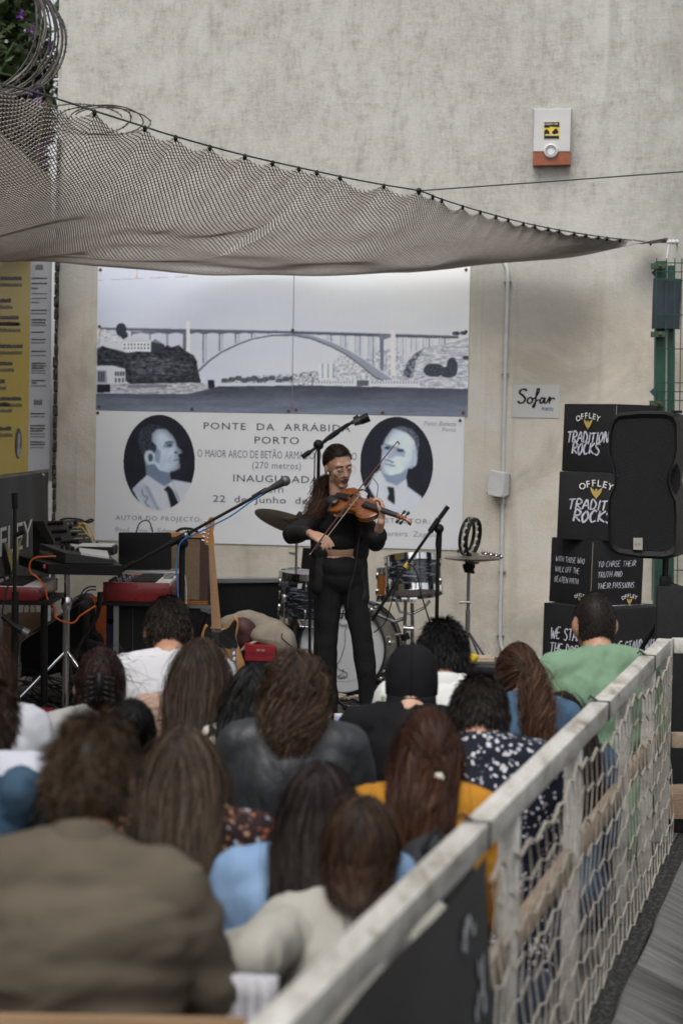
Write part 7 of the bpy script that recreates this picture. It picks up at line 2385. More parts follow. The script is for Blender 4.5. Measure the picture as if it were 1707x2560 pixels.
# hair: pulled back, then falling over her shoulder
HB = (.016, .009, .007); HB2 = (.045, .022, .015)
hv = Hair((0, -.012, .028), (.0735, .090, .088), 91)
hv.cap(np.array(HB) * .5, 1.05, -.10)
D = hv.roots(3000, -.10); tie = np.array((-.25, -.9, -.42)); tie /= np.linalg.norm(tie)
K = 12; T = np.linspace(0, 1, K)[None, :, None]
dirs = D[:, None, :] * (1 - T) + tie[None, None] * T; dirs /= np.linalg.norm(dirs, axis=2)[..., None]
P = hv.c + dirs * hv.r * (1.05 + hv.rng.uniform(0, .06, (3000, 1, 1)) * (1 + .5 * np.sin(T * math.pi)))
hv.ribbons(P, hv.rng.uniform(.0012, .0026, 3000), hv.tints(3000, HB, .25, HB2, .2))
v_ = np.concatenate(hv.v); A3 = np.array(HM)[:3, :3]; v_ = v_ @ A3.T + np.array(HM)[:3, 3] - np.array(vio.location)
hv.v = [v_]; hv.col = [np.concatenate(hv.col)]
guide = [a_(818, 1196, Y0 + .02), a_(808, 1216, Y0 + .03), a_(805, 1240, Y0 + .01), a_(798, 1262, Y0 - .04), a_(784, 1282, Y0 - .07), a_(771, 1292, Y0 - .08)]
G = np.array([tuple(p - Vector(vio.location)) for p in catmull(guide, 5)])
N = 1500; sp = np.interp(np.linspace(0, 1, len(G)), [0, .3, .7, 1], [.018, .030, .036, .030])
off = hv.rng.normal(0, 1, (N, 1, 3)) * np.array([.8, .5, .6]); cut = hv.rng.uniform(.78, 1.0, N)
idx = np.linspace(0, 1, 16)[None] * cut[:, None] * (len(G) - 1)
i0 = np.clip(idx.astype(int), 0, len(G) - 2); fr = (idx - i0)[..., None]
Pt = G[i0] * (1 - fr) + G[i0 + 1] * fr + off * (sp[i0] * (1 - fr[..., 0]) + sp[i0 + 1] * fr[..., 0])[..., None] + .006 * np.sin(idx[..., None] * .9 + hv.rng.random((N, 1, 3)) * 6)
hv.c = G.mean(0)
hv.ribbons(Pt, hv.rng.uniform(.0014, .003, N), hv.tints(N, (.030, .016, .011), .3, (.07, .034, .022), .3), (1.4, 1.3, 1.2))
hv.build(vio)
# clothes
BLKC = mat('black_cloth', (.0075, .0075, .0085), .85, 0, (.011, .011, .012), 9, bump=.2, bscale=260, spec=.2)
BLKS = mat('black_sheer', (.010, .010, .011), .75, 0, (.016, .015, .015), 7, bump=.15, bscale=300, spec=.25)
top = [('e', a_(848, 1316), (.140, .098, .078)), ('e', a_(850, 1350), (.112, .092, .068)), ('e', a_(850, 1362), (.104, .086, .040)), ('c', a_(824, 1284, Y0 - .05), a_(828, 1310, Y0 - .06), .018, .03), ('c', a_(872, 1284, Y0 - .05), a_(868, 1310, Y0 - .06), .018, .03)]
me = skin_over(top, .008, 4); fold(me, .003, (16, 16, 10), 3); link_mesh('crop_top', me, BLKC, vio, 180, fix=False)
tr = [('e', a_(853, 1420), (.126, .100, .078)), ('e', a_(853, 1406), (.106, .088, .040)), ('e', a_(853, 1452), (.132, .100, .075)), ('c', hipR, kR, .072, .058), ('c', kR, fR + Vector((0, 0, -.015)), .058, .050), ('c', hipL, kL, .072, .058), ('c', kL, fL + Vector((0, 0, -.015)), .058, .050)]
me = skin_over(tr, .009, 3); fold(me, .010, (12, 12, 6), 8); link_mesh('trousers', me, BLKC, vio, 180, fix=False)
m = MB()
for f_, dx in ((fR, -.02), (fL, .03)):
    me = skin_over([('c', f_ + Vector((0, .03, -.04)), f_ + Vector((dx, -.14, -.05)), .042, .036)], .008, 3); link_mesh('shoe', me, BLACK, vio, 180, fix=False)
sh_ = [('c', sR, eR, .050, .047), ('c', eR, eR.lerp(wR, .82), .047, .034), ('c', sL, eL, .050, .050), ('c', eL, eL.lerp(wL, .34), .050, .050), ('c', a_(838, 1276, Y0 + .05), sR, .05, .055), ('c', a_(858, 1276, Y0 + .05), sL, .05, .055),
       ('c', sR + Vector((0, .02, -.02)), a_(800, 1380, Y0 + .0), .055, .050), ('c', a_(803, 1380, Y0 + .0), a_(798, 1466, Y0 - .01), .040, .044), ('c', sL + Vector((0, .02, -.02)), a_(900, 1380, Y0), .05, .05), ('c', a_(898, 1380, Y0), a_(904, 1496, Y0 - .01), .038, .044),
       ('e', a_(850, 1340, Y0 + .06), (.14, .06, .16)), ('e', a_(852, 1440, Y0 + .07), (.135, .045, .13))]
me = skin_over(sh_, .008, 2); fold(me, .012, (14, 14, 6), 5); link_mesh('open_shirt', me, BLKS, vio, 180, fix=False)
for q, pts in ((0, [(829, 1240), (834, 1262), (840, 1290)]), (1, [(866, 1242), (868, 1262), (862, 1288)])):
    m = MB(); m.tube([a_(x, y, Y0 - .05) for x, y in pts], [.014, .018, .008], 8, flat=.45); m.build('shirt_collar', BLKS, vio, 60)

# ---- violin
tail = a_(841, 1246, Y0 - .10)
ax = Vector((.40, -.40, -.115)); Lv = ax.length; ax = ax / Lv
e1 = (Vector((0, 0, 1)) - ax * ax.z).normalized(); e2 = ax.cross(e1)
if e2.y > 0: e2 = -e2
th = R(40); nv_ = (e1 * math.cos(th) + e2 * math.sin(th)).normalized(); bv = nv_.cross(ax).normalized()
VM = Matrix(((ax.x, bv.x, nv_.x, tail.x), (ax.y, bv.y, nv_.y, tail.y), (ax.z, bv.z, nv_.z, tail.z), (0, 0, 0, 1)))
vn = thing('violin', 'reddish brown violin held under the violinist\'s chin', 'violin', tail)
VAR = mat('violin_varnish', (.155, .042, .010), .25, 0, (.25, .085, .022), 5, 5, stretch=(2, 18, 18), coat=.6); EBO = mat('ebony', (.010, .009, .009), .3)
half = [(0, 0), (.004, .045), (.02, .083), (.055, .103), (.095, .098), (.125, .075), (.135, .062), (.150, .056), (.18, .054), (.21, .058), (.222, .066), (.24, .080), (.275, .086), (.31, .076), (.338, .048), (.352, .022), (.355, 0)]
ol = half + [(x, -y) for x, y in half[-2:0:-1]]
m = MB(); n_ = len(ol)
for sc, z in ((.955, -.017), (1.0, -.014), (.972, -.013), (.972, .013), (1.0, .014), (.955, .0175), (.75, .023), (.4, .027), (.02, .029)):
    m.v += [tuple(VM @ Vector((.178 + (x - .178) * sc, y * sc, z))) for x, y in ol]
for i in range(8):
    for k in range(n_): m.f.append((i * n_ + k, i * n_ + (k + 1) % n_, (i + 1) * n_ + (k + 1) % n_, (i + 1) * n_ + k))
m.f.append(tuple(range(n_ - 1, -1, -1)))
m.build('body', VAR, vn, 45)
VB = lambda x, y, z: VM @ Vector((x, y, z))
m = MB(); m.add([VB(.235, -.020, .034), VB(.235, .020, .034), VB(.50, .012, .033), VB(.50, -.012, .033), VB(.235, -.020, .041), VB(.235, .020, .041), VB(.50, .012, .040), VB(.50, -.012, .040)], [(3, 2, 1, 0), (4, 5, 6, 7), (0, 1, 5, 4), (1, 2, 6, 5), (2, 3, 7, 6), (3, 0, 4, 7)]); m.build('fingerboard', EBO, vn, 0)
m = MB(); m.tube([VB(.335, 0, .022), VB(.37, 0, .024), VB(.50, 0, .026)], [.014, .0135, .011], 10); m.build('neck', VAR, vn, 60)
m = MB(); m.tube([VB(.50, 0, .03), VB(.54, 0, .026), VB(.572, 0, .02), VB(.588, 0, .008), VB(.580, 0, -.004), VB(.568, 0, .002), VB(.573, 0, .010)], [.013, .011, .010, .010, .009, .008, .006], 10); m.build('scroll', VAR, vn, 60)
for k, (x, s_) in enumerate(((.515, 1), (.530, -1), (.545, 1), (.557, -1))):
    m = MB(); m.tube([VB(x, -s_ * .012, .028), VB(x, s_ * .026, .03), VB(x, s_ * .030, .03), VB(x, s_ * .046, .031)], [.0035, .004, .008, .009], 8); m.build('peg', EBO, vn, 60)
m = MB(); m.add([VB(.155, -.021, .027), VB(.155, .021, .027), VB(.155, .017, .052), VB(.155, 0, .056), VB(.155, -.017, .052), VB(.160, -.021, .027), VB(.160, .021, .027), VB(.160, .017, .052), VB(.160, 0, .056), VB(.160, -.017, .052)], [(0, 1, 2, 3, 4), (9, 8, 7, 6, 5)] + [(k, (k + 1) % 5, 5 + (k + 1) % 5, 5 + k) for k in range(5)]); m.build('bridge', WOOD_L, vn, 0)
m = MB(); m.add([VB(.012, -.012, .034), VB(.012, .012, .034), VB(.115, .020, .045), VB(.115, -.020, .045), VB(.012, -.012, .04), VB(.012, .012, .04), VB(.115, .020, .05), VB(.115, -.020, .05)], [(3, 2, 1, 0), (4, 5, 6, 7), (0, 1, 5, 4), (1, 2, 6, 5), (2, 3, 7, 6), (3, 0, 4, 7)]); m.build('tailpiece', EBO, vn, 0)
for k in range(4):
    y = (-.0115 + .0077 * k); m = MB(); m.tube([VB(.115, y, .05), VB(.157, y * 1.1, .0565), VB(.50, y * .65, .0425)], .0008, 4); m.build('string', STEEL, vn, 60)
for s_ in (-1, 1):
    m = MB(); m.tube([VB(.120, s_ * .050, .0245), VB(.128, s_ * .044, .0265), VB(.150, s_ * .041, .027), VB(.175, s_ * .037, .027), VB(.190, s_ * .031, .028)], [.003, .0022, .0028, .0022, .003], 6); m.build('sound_hole', EBO, vn, 60)
m = MB(); m.sphere(VB(.03, -.05, .042), (.045, .038, .011), 14, 8, VM.to_3x3()); m.build('chin_rest', EBO, vn, 60)
cm2 = thing('clip_microphone', 'small black clip-on microphone gripping the violin side', 'microphone', VB(.2, .06, .03))
m = MB(); m.tube(catmull([VB(.20, .060, .0), VB(.205, .075, .035), VB(.20, .062, .075), VB(.185, .035, .085), VB(.17, .015, .075)], 5), .0045, 6); m.build('gooseneck', BLACK, cm2, 60)
m = MB(); m.tube([VB(.165, .010, .072), VB(.150, -.008, .066)], .009, 8); m.build('capsule', BLACK, cm2, 60); m = MB(); m.rbox(VB(.20, .064, .004), (.018, .02, .045), .004); m.build('clamp', BLACK, cm2)
cable('cable', [(925, 1190), (940, 1205), (944, 1225), (930, 1300), (900, 1340), (888, 1420), (872, 1480), (870, 1520)], Y0 - .18, .0022, CABLE, 'thin black lead running from the violin down her shirt')
# ---- bow
bw = thing('violin_bow', 'violin bow with pale hair drawn across the strings', 'bow', a_(806, 1345, Y0 - .40))
tip, frog = a_(993, 1104, Y0 - .36), a_(777, 1383, Y0 - .41)
dirb = (frog - tip).normalized(); perp = Vector((.78, 0, .62)); perp = (perp - dirb * perp.dot(dirb)).normalized()
m = MB(); m.tube([tip + dirb * (frog - tip).length * k / 12 - perp * (.006 * math.sin(k / 12 * math.pi)) for k in range(13)], [.003 + .0016 * k / 12 for k in range(13)], 8); m.build('stick', mat('bow_wood', (.10, .03, .016), .3, coat=.5), bw, 60)
m = MB(); h0, h1 = tip + perp * .016 + dirb * .012, frog + perp * .016 - dirb * .06
m.tube([h0, h1], .0036, 4, flat=.5); m.build('bow_hair', mat('bow_hair_pale', (.52, .48, .42), .7), bw, 60)
m = MB(); m.tube([tip - dirb * .004, tip + perp * .018 + dirb * .006], [.004, .005], 6); m.build('tip_head', MATS['bow_wood'], bw, 60)
m = MB(); q0 = frog - dirb * .055 + perp * .008; m.tube([q0 - dirb * .025, q0 + dirb * .025], .0085, 8); m.build('frog', EBO, bw, 60)
m = MB(); m.tube([frog - dirb * .01, frog + dirb * .012], .0045, 8); m.build('screw_button', CHROME, bw, 60)

# ================================================================== the audience
def cloth(name, c, c2=None, rough=.85, bump=.25, bscale=260, scale=6, **k):
    return mat(name, c, rough, 0, spec=.15, col2=c2 or tuple(x * .88 for x in c), scale=scale, detail=4, bump=bump, bscale=bscale, sheen=k.pop('sheen', .0), **k)


def blotch_material(name, base, stops, scale, rnd=1.0, distort=.0, extra=None):
    m, n, l, b, tc = nodes_of(name, .85, .2)
    v = tc.outputs['Object']
    if distort:
        no = n.new('ShaderNodeTexNoise'); no.inputs['Scale'].default_value = scale * .6; l.new(v, no.inputs['Vector'])
        mx = n.new('ShaderNodeVectorMath'); mx.operation = 'MULTIPLY_ADD'; mx.inputs[1].default_value = (distort,) * 3
        l.new(no.outputs['Color'], mx.inputs[0]); l.new(v, mx.inputs[2]); v = mx.outputs[0]
    vo = n.new('ShaderNodeTexVoronoi'); vo.inputs['Scale'].default_value = scale; vo.inputs['Randomness'].default_value = rnd; l.new(v, vo.inputs['Vector'])
    c = base
    f = N_ramp(n, l, vo.outputs['Distance'], [(stops[0], (1, 1, 1)), (stops[1], (0, 0, 0))])
    if extra == 'multi':
        sep = n.new('ShaderNodeSeparateColor'); l.new(vo.outputs['Color'], sep.inputs[0])
        cc = N_ramp(n, l, sep.outputs[0], [(.0, (.30, .12, .06)), (.35, (.36, .22, .12)), (.6, (.30, .05, .03)), (.8, (.30, .34, .42))])
        c = N_mix(n, l, f, base, cc)
    elif extra == 'leaf':
        sep = n.new('ShaderNodeSeparateColor'); l.new(vo.outputs['Color'], sep.inputs[0])
        cc = N_ramp(n, l, sep.outputs[1], [(.0, (.20, .23, .13)), (.4, (.40, .40, .32)), (.6, (.60, .60, .58)), (1, (.60, .60, .58))])
        c = N_mix(n, l, f, base, cc)
    else:
        sep = n.new('ShaderNodeSeparateColor'); l.new(vo.outputs['Color'], sep.inputs[0])
        cc = N_ramp(n, l, sep.outputs[0], [(.15, base), (.35, (.50, .50, .53)), (1, (.58, .58, .60))])
        c = N_mix(n, l, f, base, cc)
    l.new(c, b.inputs['Base Color'])
    return m


def zigzag_material():
    m, n, l, b, tc = nodes_of('black_white_zigzag', .85, .2)
    sep = n.new('ShaderNodeSeparateXYZ'); l.new(tc.outputs['Object'], sep.inputs[0])
    def math_(op, a, bb=None):
        x = n.new('ShaderNodeMath'); x.operation = op
        for i, q in enumerate((a, bb)):
            if q is None: continue
            if isinstance(q, (int, float)): x.inputs[i].default_value = q
            else: l.new(q, x.inputs[i])
        return x.outputs[0]
    z = math_('MULTIPLY', sep.outputs['Z'], 26.0)
    tri = math_('ABSOLUTE', math_('SUBTRACT', math_('FRACT', z), .5))
    xx = math_('ADD', math_('MULTIPLY', sep.outputs['X'], 9.0), math_('MULTIPLY', tri, .42))
    fx = math_('FRACT', xx)
    band = math_('LESS_THAN', math_('ABSOLUTE', math_('SUBTRACT', fx, .25)), .075)
    # dots between the zigzags
    dz = math_('SUBTRACT', math_('FRACT', math_('MULTIPLY', sep.outputs['Z'], 30.0)), .5)
    dx = math_('MULTIPLY', math_('SUBTRACT', math_('FRACT', math_('MULTIPLY', sep.outputs['X'], 9.0)), .82), 3.2)
    dot = math_('LESS_THAN', math_('ADD', math_('MULTIPLY', dx, dx), math_('MULTIPLY', dz, dz)), .10)
    f = math_('MAXIMUM', band, dot)
    l.new(N_mix(n, l, f, (.010, .010, .011), (.56, .54, .48)), b.inputs['Base Color'])
    return m


BLK = (.0085, .0075, .0075); DKB = (.022, .013, .009); MB_ = (.045, .025, .015); LB = (.10, .062, .036); AUB = (.050, .018, .009); CHE = (.055, .026, .015)
LEATHER = mat('black_leather_jacket', (.020, .022, .026), .46, 0, (.030, .033, .038), 5, bump=.3, bscale=45, rvar=.1, spec=.4)

# front row
p1 = seated('man in plain white t-shirt with short black hair thinning at the crown', 'person', 424, 1500, 6.75, 1.0, .12, ('short', DKB, (.03, .02, .015), .018), cloth('white_tee', (.60, .60, .62)), 1.08, 'mid', collar=.012, sleeve='short', seed=1, amp=.006, hunch=.045, neck=.19)
seated('woman with long straight brown hair in a blush trench coat', 'person', 497, 1606, 6.15, .93, -.02, ('long', MB_, (.06, .035, .022), .36), cloth('blush_trench', (.42, .285, .225)), 1.02, 'fair', seed=2, collar=.04, neck=.18)
seated('woman with dark red-brown hair twisted up in a black claw clip, grey top', 'person', 243, 1636, 6.35, .98, .1, ('updo', (.030, .014, .011), (.06, .024, .017), .2), cloth('grey_knit', (.40, .40, .39)), .98, 'mid', seed=3, tilt=(.01, 0))
seated('person with wavy black hair in black and white zigzag print', 'person', 630, 1675, 5.95, .93, -.1, ('wavy', BLK, (.012, .011, .011), .23), zigzag_material(), .98, 'tan', seed=4, collar=.03)
p6 = seated('man in black t-shirt with a black cap turned backwards', 'person', 1030, 1612, 6.30, 1.0, -.05, None, cloth('black_tee', (.008, .008, .0095)), 1.08, 'fair', seed=6, collar=.012, sleeve='short', crown=.012,
            arms=[(at(925, 1868, 6.5), at(886, 1838, 6.85)), None])
seated('man with thick black hair in white shirt with green leaf print', 'person', 1112, 1560, 6.75, 1.0, .0, ('short', BLK, (.014, .013, .013), .040), blotch_material('leaf_shirt', (.60, .60, .58), (.22, .30), 16, 1, .03, 'leaf'), 1.08, 'mid', seed=7, collar=.045)
p8 = seated('woman with long curly brown ponytail in a denim shirt', 'person', 1308, 1625, 6.6, .95, .12, ('pony', CHE, (.11, .055, .028), .30), cloth('denim_shirt', (.065, .12, .19), (.05, .09, .15), scale=20), .95, 'mid', seed=8, tilt=(.0, .01), neck=.175)
seated('man with shaved dark hair and beard in a mint green sweatshirt', 'person', 1500, 1484, 7.8, 1.06, .15, ('buzz', (.030, .022, .018), (.02, .014, .012), .006), cloth('mint_sweatshirt', (.17, .275, .18)), 1.06, 'mid', seed=9, collar=.02, amp=.012, loose=1.08, neck=.225)
# second row
seated('person with curly shoulder length brown hair in a black leather jacket', 'person', 738, 1646, 5.55, .95, -.03, ('curly', (.045, .026, .015), (.10, .058, .032), .10), LEATHER, 1.0, 'fair', seed=5, collar=.06, amp=.0075, loose=1.08, fsc=(17, 17, 4))
p10 = seated('man with short dark hair in navy shirt with white petal print', 'person', 1200, 1700, 5.8, 1.03, -.06, ('short', (.020, .014, .011), (.032, .022, .016), .032), blotch_material('petal_shirt', (.010, .012, .022), (.26, .42), 55, 1, .03), 1.14, 'mid', seed=10, collar=.035, loose=1.05, neck=.175)
seated('woman with straight dark brown hair in denim beside the railing', 'person', 1420, 1742, 6.6, .86, .2, ('long', DKB, (.035, .02, .014), .30), MATS['denim_shirt'], .85, 'fair', seed=11)
seated('woman with long auburn hair in a pearl clip and mustard top', 'person', 1066, 1792, 4.95, .92, -.12, ('halfup', AUB, (.085, .032, .015), .25), cloth('mustard_top', (.42, .19, .022)), .98, 'fair', seed=12, collar=.02)
seated('child with black hair tied in a low bun under a hairband', 'person', 325, 1768, 5.45, .86, .05, ('bun', BLK, (.013, .011, .011), .2), cloth('charcoal_top', (.03, .03, .035)), .9, 'mid', seed=13)
# third row
seated('woman with very long straight light brown hair in dark floral blouse', 'person', 452, 1834, 4.6, .93, .0, ('long', (.060, .038, .024), (.13, .088, .055), .40), blotch_material('floral_blouse', (.022, .012, .013), (.26, .40), 58, 1, .03, 'multi'), 1.22, 'fair', seed=15, tilt=(0, 0))
seated('woman with dark brown hair in a light blue cotton shirt', 'person', 795, 1926, 4.35, .91, -.08, ('long', (.020, .012, .010), (.034, .02, .014), .30), cloth('light_blue_shirt', (.22, .33, .50), (.18, .28, .44)), 1.2, 'fair', seed=16, collar=.03)
seated('woman with brown bob in a pale grey sweater reaching sideways', 'person', 900, 2014, 4.18, .90, -.05, ('long', (.042, .023, .014), (.085, .048, .028), .065), cloth('pale_sweater', (.40, .385, .34), bump=.4), 1.0, 'fair', seed=17, collar=.025, neck=.225, loose=1.12, amp=.010,
       arms=[(at(640, 2400, 3.98), at(545, 2375, 4.35)), None])
p14 = seated('man with tousled brown hair in an olive beige jacket on a wooden chair', 'person', 214, 1812, 3.6, .92, -.05, ('tousled', (.050, .030, .016), (.10, .062, .031), .036), cloth('olive_jacket', (.085, .070, .052), (.102, .085, .063), bump=.2, bscale=120), 1.14, 'mid', seat=.30, seed=14, collar=.075, amp=.014, neck=.25, loose=1.12, group='audience on chairs', fsc=(4, 4, 11))
seated('person with black hair and black top, hand propping the chin', 'person', 172, 1905, 4.25, .95, -.2, ('short', BLK, (.012, .011, .011), .05), cloth('black_knit', (.012, .012, .013)), 1.0, 'mid', seed=22,
       arms=[(at(20, 2230, 4.2), at(97, 2135, 4.32)), None])
# people cut by the frame edge
seated('person in a white cotton shirt leaning beside the black haired listener', 'person', -58, 1712, 5.0, 1.0, -.1, ('short', MB_, None, .04), cloth('white_shirt', (.55, .56, .62), (.50, .51, .57)), 1.35, 'mid', seed=20, loose=1.15, amp=.010)
seated('person in a pale shirt whose sleeve shows beside the cables', 'person', -52, 1610, 5.9, .98, .0, ('long', CHE, None, .2), cloth('pale_shirt', (.52, .53, .57)), 1.02, 'mid', seed=18, loose=1.1)
seated('person in blue denim jacket whose elbow leans into view', 'person', -150, 1735, 4.5, 1.0, .0, ('short', MB_, None, .04), cloth('blue_denim', (.045, .085, .13), (.03, .06, .10), scale=18), 1.1, 'mid', seed=19, loose=1.1,
       arms=[None, (at(52, 1975, 4.45), at(-60, 2080, 4.7))])

# ---- details worn by the audience
# backwards cap
r6, hc6, hr6 = p6[0], p6[1], p6[2]
CAP = mat('black_cap_cotton', (.008, .008, .010), .9, spec=.12, col2=(.011, .011, .013), scale=20, bump=.3, bscale=300)
cm_ = MB()
prof = [(1.10, -.32), (1.12, -.08), (1.11, .2), (1.05, .48), (.92, .74), (.70, .92), (.40, 1.02), (.0, 1.06)]
cm_.lathe(prof, Matrix.Translation(hc6) @ Matrix.Diagonal((hr6[0], hr6[1], hr6[2], 1)), 32, False)
me = cm_.mesh('cap'); cp = local_obj('cap', me, CAP, r6)
bm_ = MB(); nb_ = 16
for j in range(7):
    for i in range(nb_ + 1):
        a = -math.pi / 2 + (i / nb_ - .5) * 2.1; t = j / 6
        edge = math.cos((i / nb_ - .5) * math.pi * .9) ** .5
        rr = 1.13 + .18 * t * edge; z = -.30 - .75 * t * edge
        bm_.v.append((hc6.x + hr6[0] * rr * math.cos(a), hc6.y + hr6[1] * rr * math.sin(a), hc6.z + hr6[2] * z))
for j in range(6):
    for i in range(nb_):
        a = j * (nb_ + 1) + i; bm_.f.append((a, a + 1, a + nb_ + 2, a + nb_ + 1))
br = local_obj('cap_brim', bm_.mesh('cap_brim'), CAP, r6); sd_ = br.modifiers.new('t', 'SOLIDIFY'); sd_.thickness = .004
for k in range(6):
    mm = MB(); a = k * math.pi / 3 + .52
    mm.tube([hc6 + Vector((hr6[0] * r_ * 1.004 * math.cos(a), hr6[1] * r_ * 1.004 * math.sin(a), hr6[2] * z * 1.002)) for r_, z in prof[:-1]], .0022, 5); local_obj('cap_seam', mm.mesh('cap_seam'), CAP, r6)
mm = MB(); mm.sphere(hc6 + Vector((0, 0, hr6[2] * 1.06)), .008, 8, 5); local_obj('cap_button', mm.mesh('cap_button'), CAP, r6)
hh_ = Hair(hc6, hr6, 66); D = hh_.roots(1500); D = D[D[:, 2] < .0]; t_, n_ = tang_down(D, np.array(hr6), (0, -.4, -.8))
hh_.cap((.01, .008, .007), 1.02); hh_.ribbons(hh_.flow(D, .02, 4, .03, t_ + n_ * .3, .1), .003, hh_.tints(len(D), DKB)); hh_.build(r6)
# claw clip
c3 = [o for o in bpy.data.objects if o.get('label', '').startswith('woman with dark red-brown')][0]
q = MB(); ctr = Vector((.01, -.118, 0)); zc = at(243, 1636, 6.35).z - .085
for sgn in (-1, 1):
    for k in range(5):
        a = -.5 + k * .25
        q.tube([Vector((.01 + sgn * .008, -.135, zc + .03 - k * .016)), Vector((.01 + sgn * .03, -.140, zc + .026 - k * .017)), Vector((.01 + sgn * .045, -.115, zc + .02 - k * .017))], .0045, 6)
q.tube([Vector((.01, -.142, zc + .045)), Vector((.01, -.148, zc)), Vector((.01, -.138, zc - .045))], .009, 8)
local_obj('claw_clip', q.mesh('claw_clip'), BLACK, c3, 60)
# pearl clip
c12 = [o for o in bpy.data.objects if o.get('label', '').startswith('woman with long auburn')][0]
q = MB(); zc = at(1066, 1792, 4.95).z - .125
for k in range(6):
    q.sphere((.045 + .009 * math.cos(k * 1.05), -.168, zc - .0 + .009 * math.sin(k * 1.05)), .006, 8, 6)
q.sphere((.045, -.172, zc), .008, 8, 6)
local_obj('pearl_clip', q.mesh('pearl_clip'), mat('pearl', (.60, .57, .50), .2), c12, 60)
# seams on the leather jacket, epaulettes on the trench
# bench and cushions people sit on
ch = thing('wooden_chair', 'low wooden chair with plank back under the man in the olive jacket', 'chair', (at(214, 2000, 3.6).x, 3.55, 0))
WD = mat('chair_wood', (.26, .165, .085), .6, 0, (.20, .12, .06), 5, 5, stretch=(1.5, 14, 14), bump=.1)
cx = at(214, 2000, 3.45).x
z_ = at(300, 2537, 3.40).z
m = MB(); m.rbox((cx - .02, 3.40, z_ - .045), (.62, .022, .085), .006, 2); m.build('back_plank', WD, ch)
for q_ in (-1, 1):
    m = MB(); m.rbox((cx - .02 + q_ * .24, 3.424, (z_ - .03) / 2), (.035, .025, z_ - .03), .004, 1); m.build('leg', WD, ch)
    m = MB(); m.rbox((cx - .02 + q_ * .24, 3.86, .14), (.035, .03, .28), .004, 1); m.build('leg', WD, ch)
m = MB(); m.rbox((cx - .02, 3.64, .285), (.52, .44, .022), .006, 2); m.build('seat', WD, ch)
# striped white cloth on the ground between chair and railing
sc_ = thing('folded_blanket', 'white ribbed blanket hanging beside the wooden chair', 'blanket', at(590, 2560, 3.55))
m = MB(); P0 = at(520, 2430, 3.62); P1 = at(690, 2440, 3.62)
nx, nz = 60, 10
for j in range(nz + 1):
    for i in range(nx + 1):
        p = P0.lerp(P1, i / nx); p.z -= .42 * j / nz; p.y += -.012 * math.sin(i * 1.15) + .01 * math.sin(j); m.v.append(tuple(p))
for j in range(nz):
    for i in range(nx):
        a = j * (nx + 1) + i; m.f.append((a, a + 1, a + nx + 2, a + nx + 1))
o = m.build('cloth', mat('white_rib', (.44, .43, .46), .85), sc_, 80); x = o.modifiers.new('t', 'SOLIDIFY'); x.thickness = .01
# black backpack leaning behind the mustard top
bp = thing('backpack', 'rounded black backpack between the mustard top and the railing', 'backpack', at_z(1085, 2300, 0))
c0 = at(1085, 2085, 4.45); zt3 = c0.z
me = skin_over([('e', (c0.x, c0.y, zt3 - .12), (.10, .08, .12)), ('e', (c0.x, c0.y, zt3 - .30), (.13, .10, .22)), ('e', (c0.x, c0.y, .15), (.13, .10, .14)), ('e', (c0.x, c0.y - .06, .22), (.09, .06, .16))], .012, 6)
fold(me, .008, seed=3); c0.z -= .225
link_mesh('pack_body', me, mat('black_nylon', (.012, .013, .015), .7, bump=.2), bp, 180)
m = MB(); m.tube([(c0.x - .03, c0.y - .06, c0.z + .20), (c0.x, c0.y - .07, c0.z + .25), (c0.x + .03, c0.y - .06, c0.z + .20)], .008, 6); m.build('grab_loop', MATS['black_nylon'], bp)

# ================================================================== railing, rope net, canopy
def rail_paint():
    m, n, l, b, tc = nodes_of('weathered_white_paint', .6, .3)
    v = tc.outputs['Object']
    f = N_noise(n, l, v, 2.2, 7, .7, .2, mapscale=(6, 1.2, 6)); g = N_noise(n, l, v, 9, 5, .6)
    c = N_ramp(n, l, f, [(.30, (.16, .135, .10)), (.45, (.40, .38, .34)), (.62, (.54, .525, .495)), (.8, (.44, .42, .385))])
    c = N_mix(n, l, N_ramp(n, l, g, [(.60, (0, 0, 0)), (.72, (.7, .7, .7))]), c, (.24, .20, .15))
    l.new(c, b.inputs['Base Color']); N_bump(n, l, b, f, .25, .01)
    return m


RAILP = rail_paint()
BAREW = mat('bare_timber', (.36, .28, .20), .8, 0, (.26, .19, .13), 6, 5, stretch=(8, 1.2, 8), bump=.2, bscale=80)
ED = Vector((.263, 1, 0)).normalized(); EO = Vector((ED.y, -ED.x, 0)); RA = math.atan2(-ED.x, ED.y)
RZ = Matrix.Rotation(RA, 3, 'Z')
def rp(Y, z, out=0.0): return Vector((rail_x(Y), Y, z)) + EO * out


fn = thing('railing', 'weathered white wooden railing running beside the seated audience', 'railing', rp(8.1, 0))
for y0, y1 in ((1.4, 4.18), (4.18, 6.13), (6.13, 7.46), (7.46, 8.06)):
    a, b = rp(y0 + .004, .803), rp(y1 - .004, .803); L = (b - a).length
    m = MB(); m.rbox((a + b) / 2, (.057, L, .057), .005, 2, RZ); m.build('top_rail', RAILP, fn, 50)
for y in (4.18, 6.13, 7.46):
    m = MB()
    for dy in (-.012, .010):
        m.rbox(rp(y + dy, .803), (.0605, .007, .0605), .002, 1, RZ)
    m.tube([rp(y, .834, -.01), rp(y - .02, .85, -.03), rp(y - .01, .838, -.035)], .004, 5)
    o = m.build('cord_tie', CABLE, fn, 50)
for y in (2.4, 3.45, 4.56, 5.56, 6.70, 7.5):
    m = MB(); m.rbox(rp(y, .388, .004), (.046, .046, .772), .004, 1, RZ); m.build('post', RAILP, fn, 50)
m = MB(); m.rbox(rp(8.09, .415), (.065, .062, .83), .006, 2, RZ); m.build('post', RAILP, fn, 50)
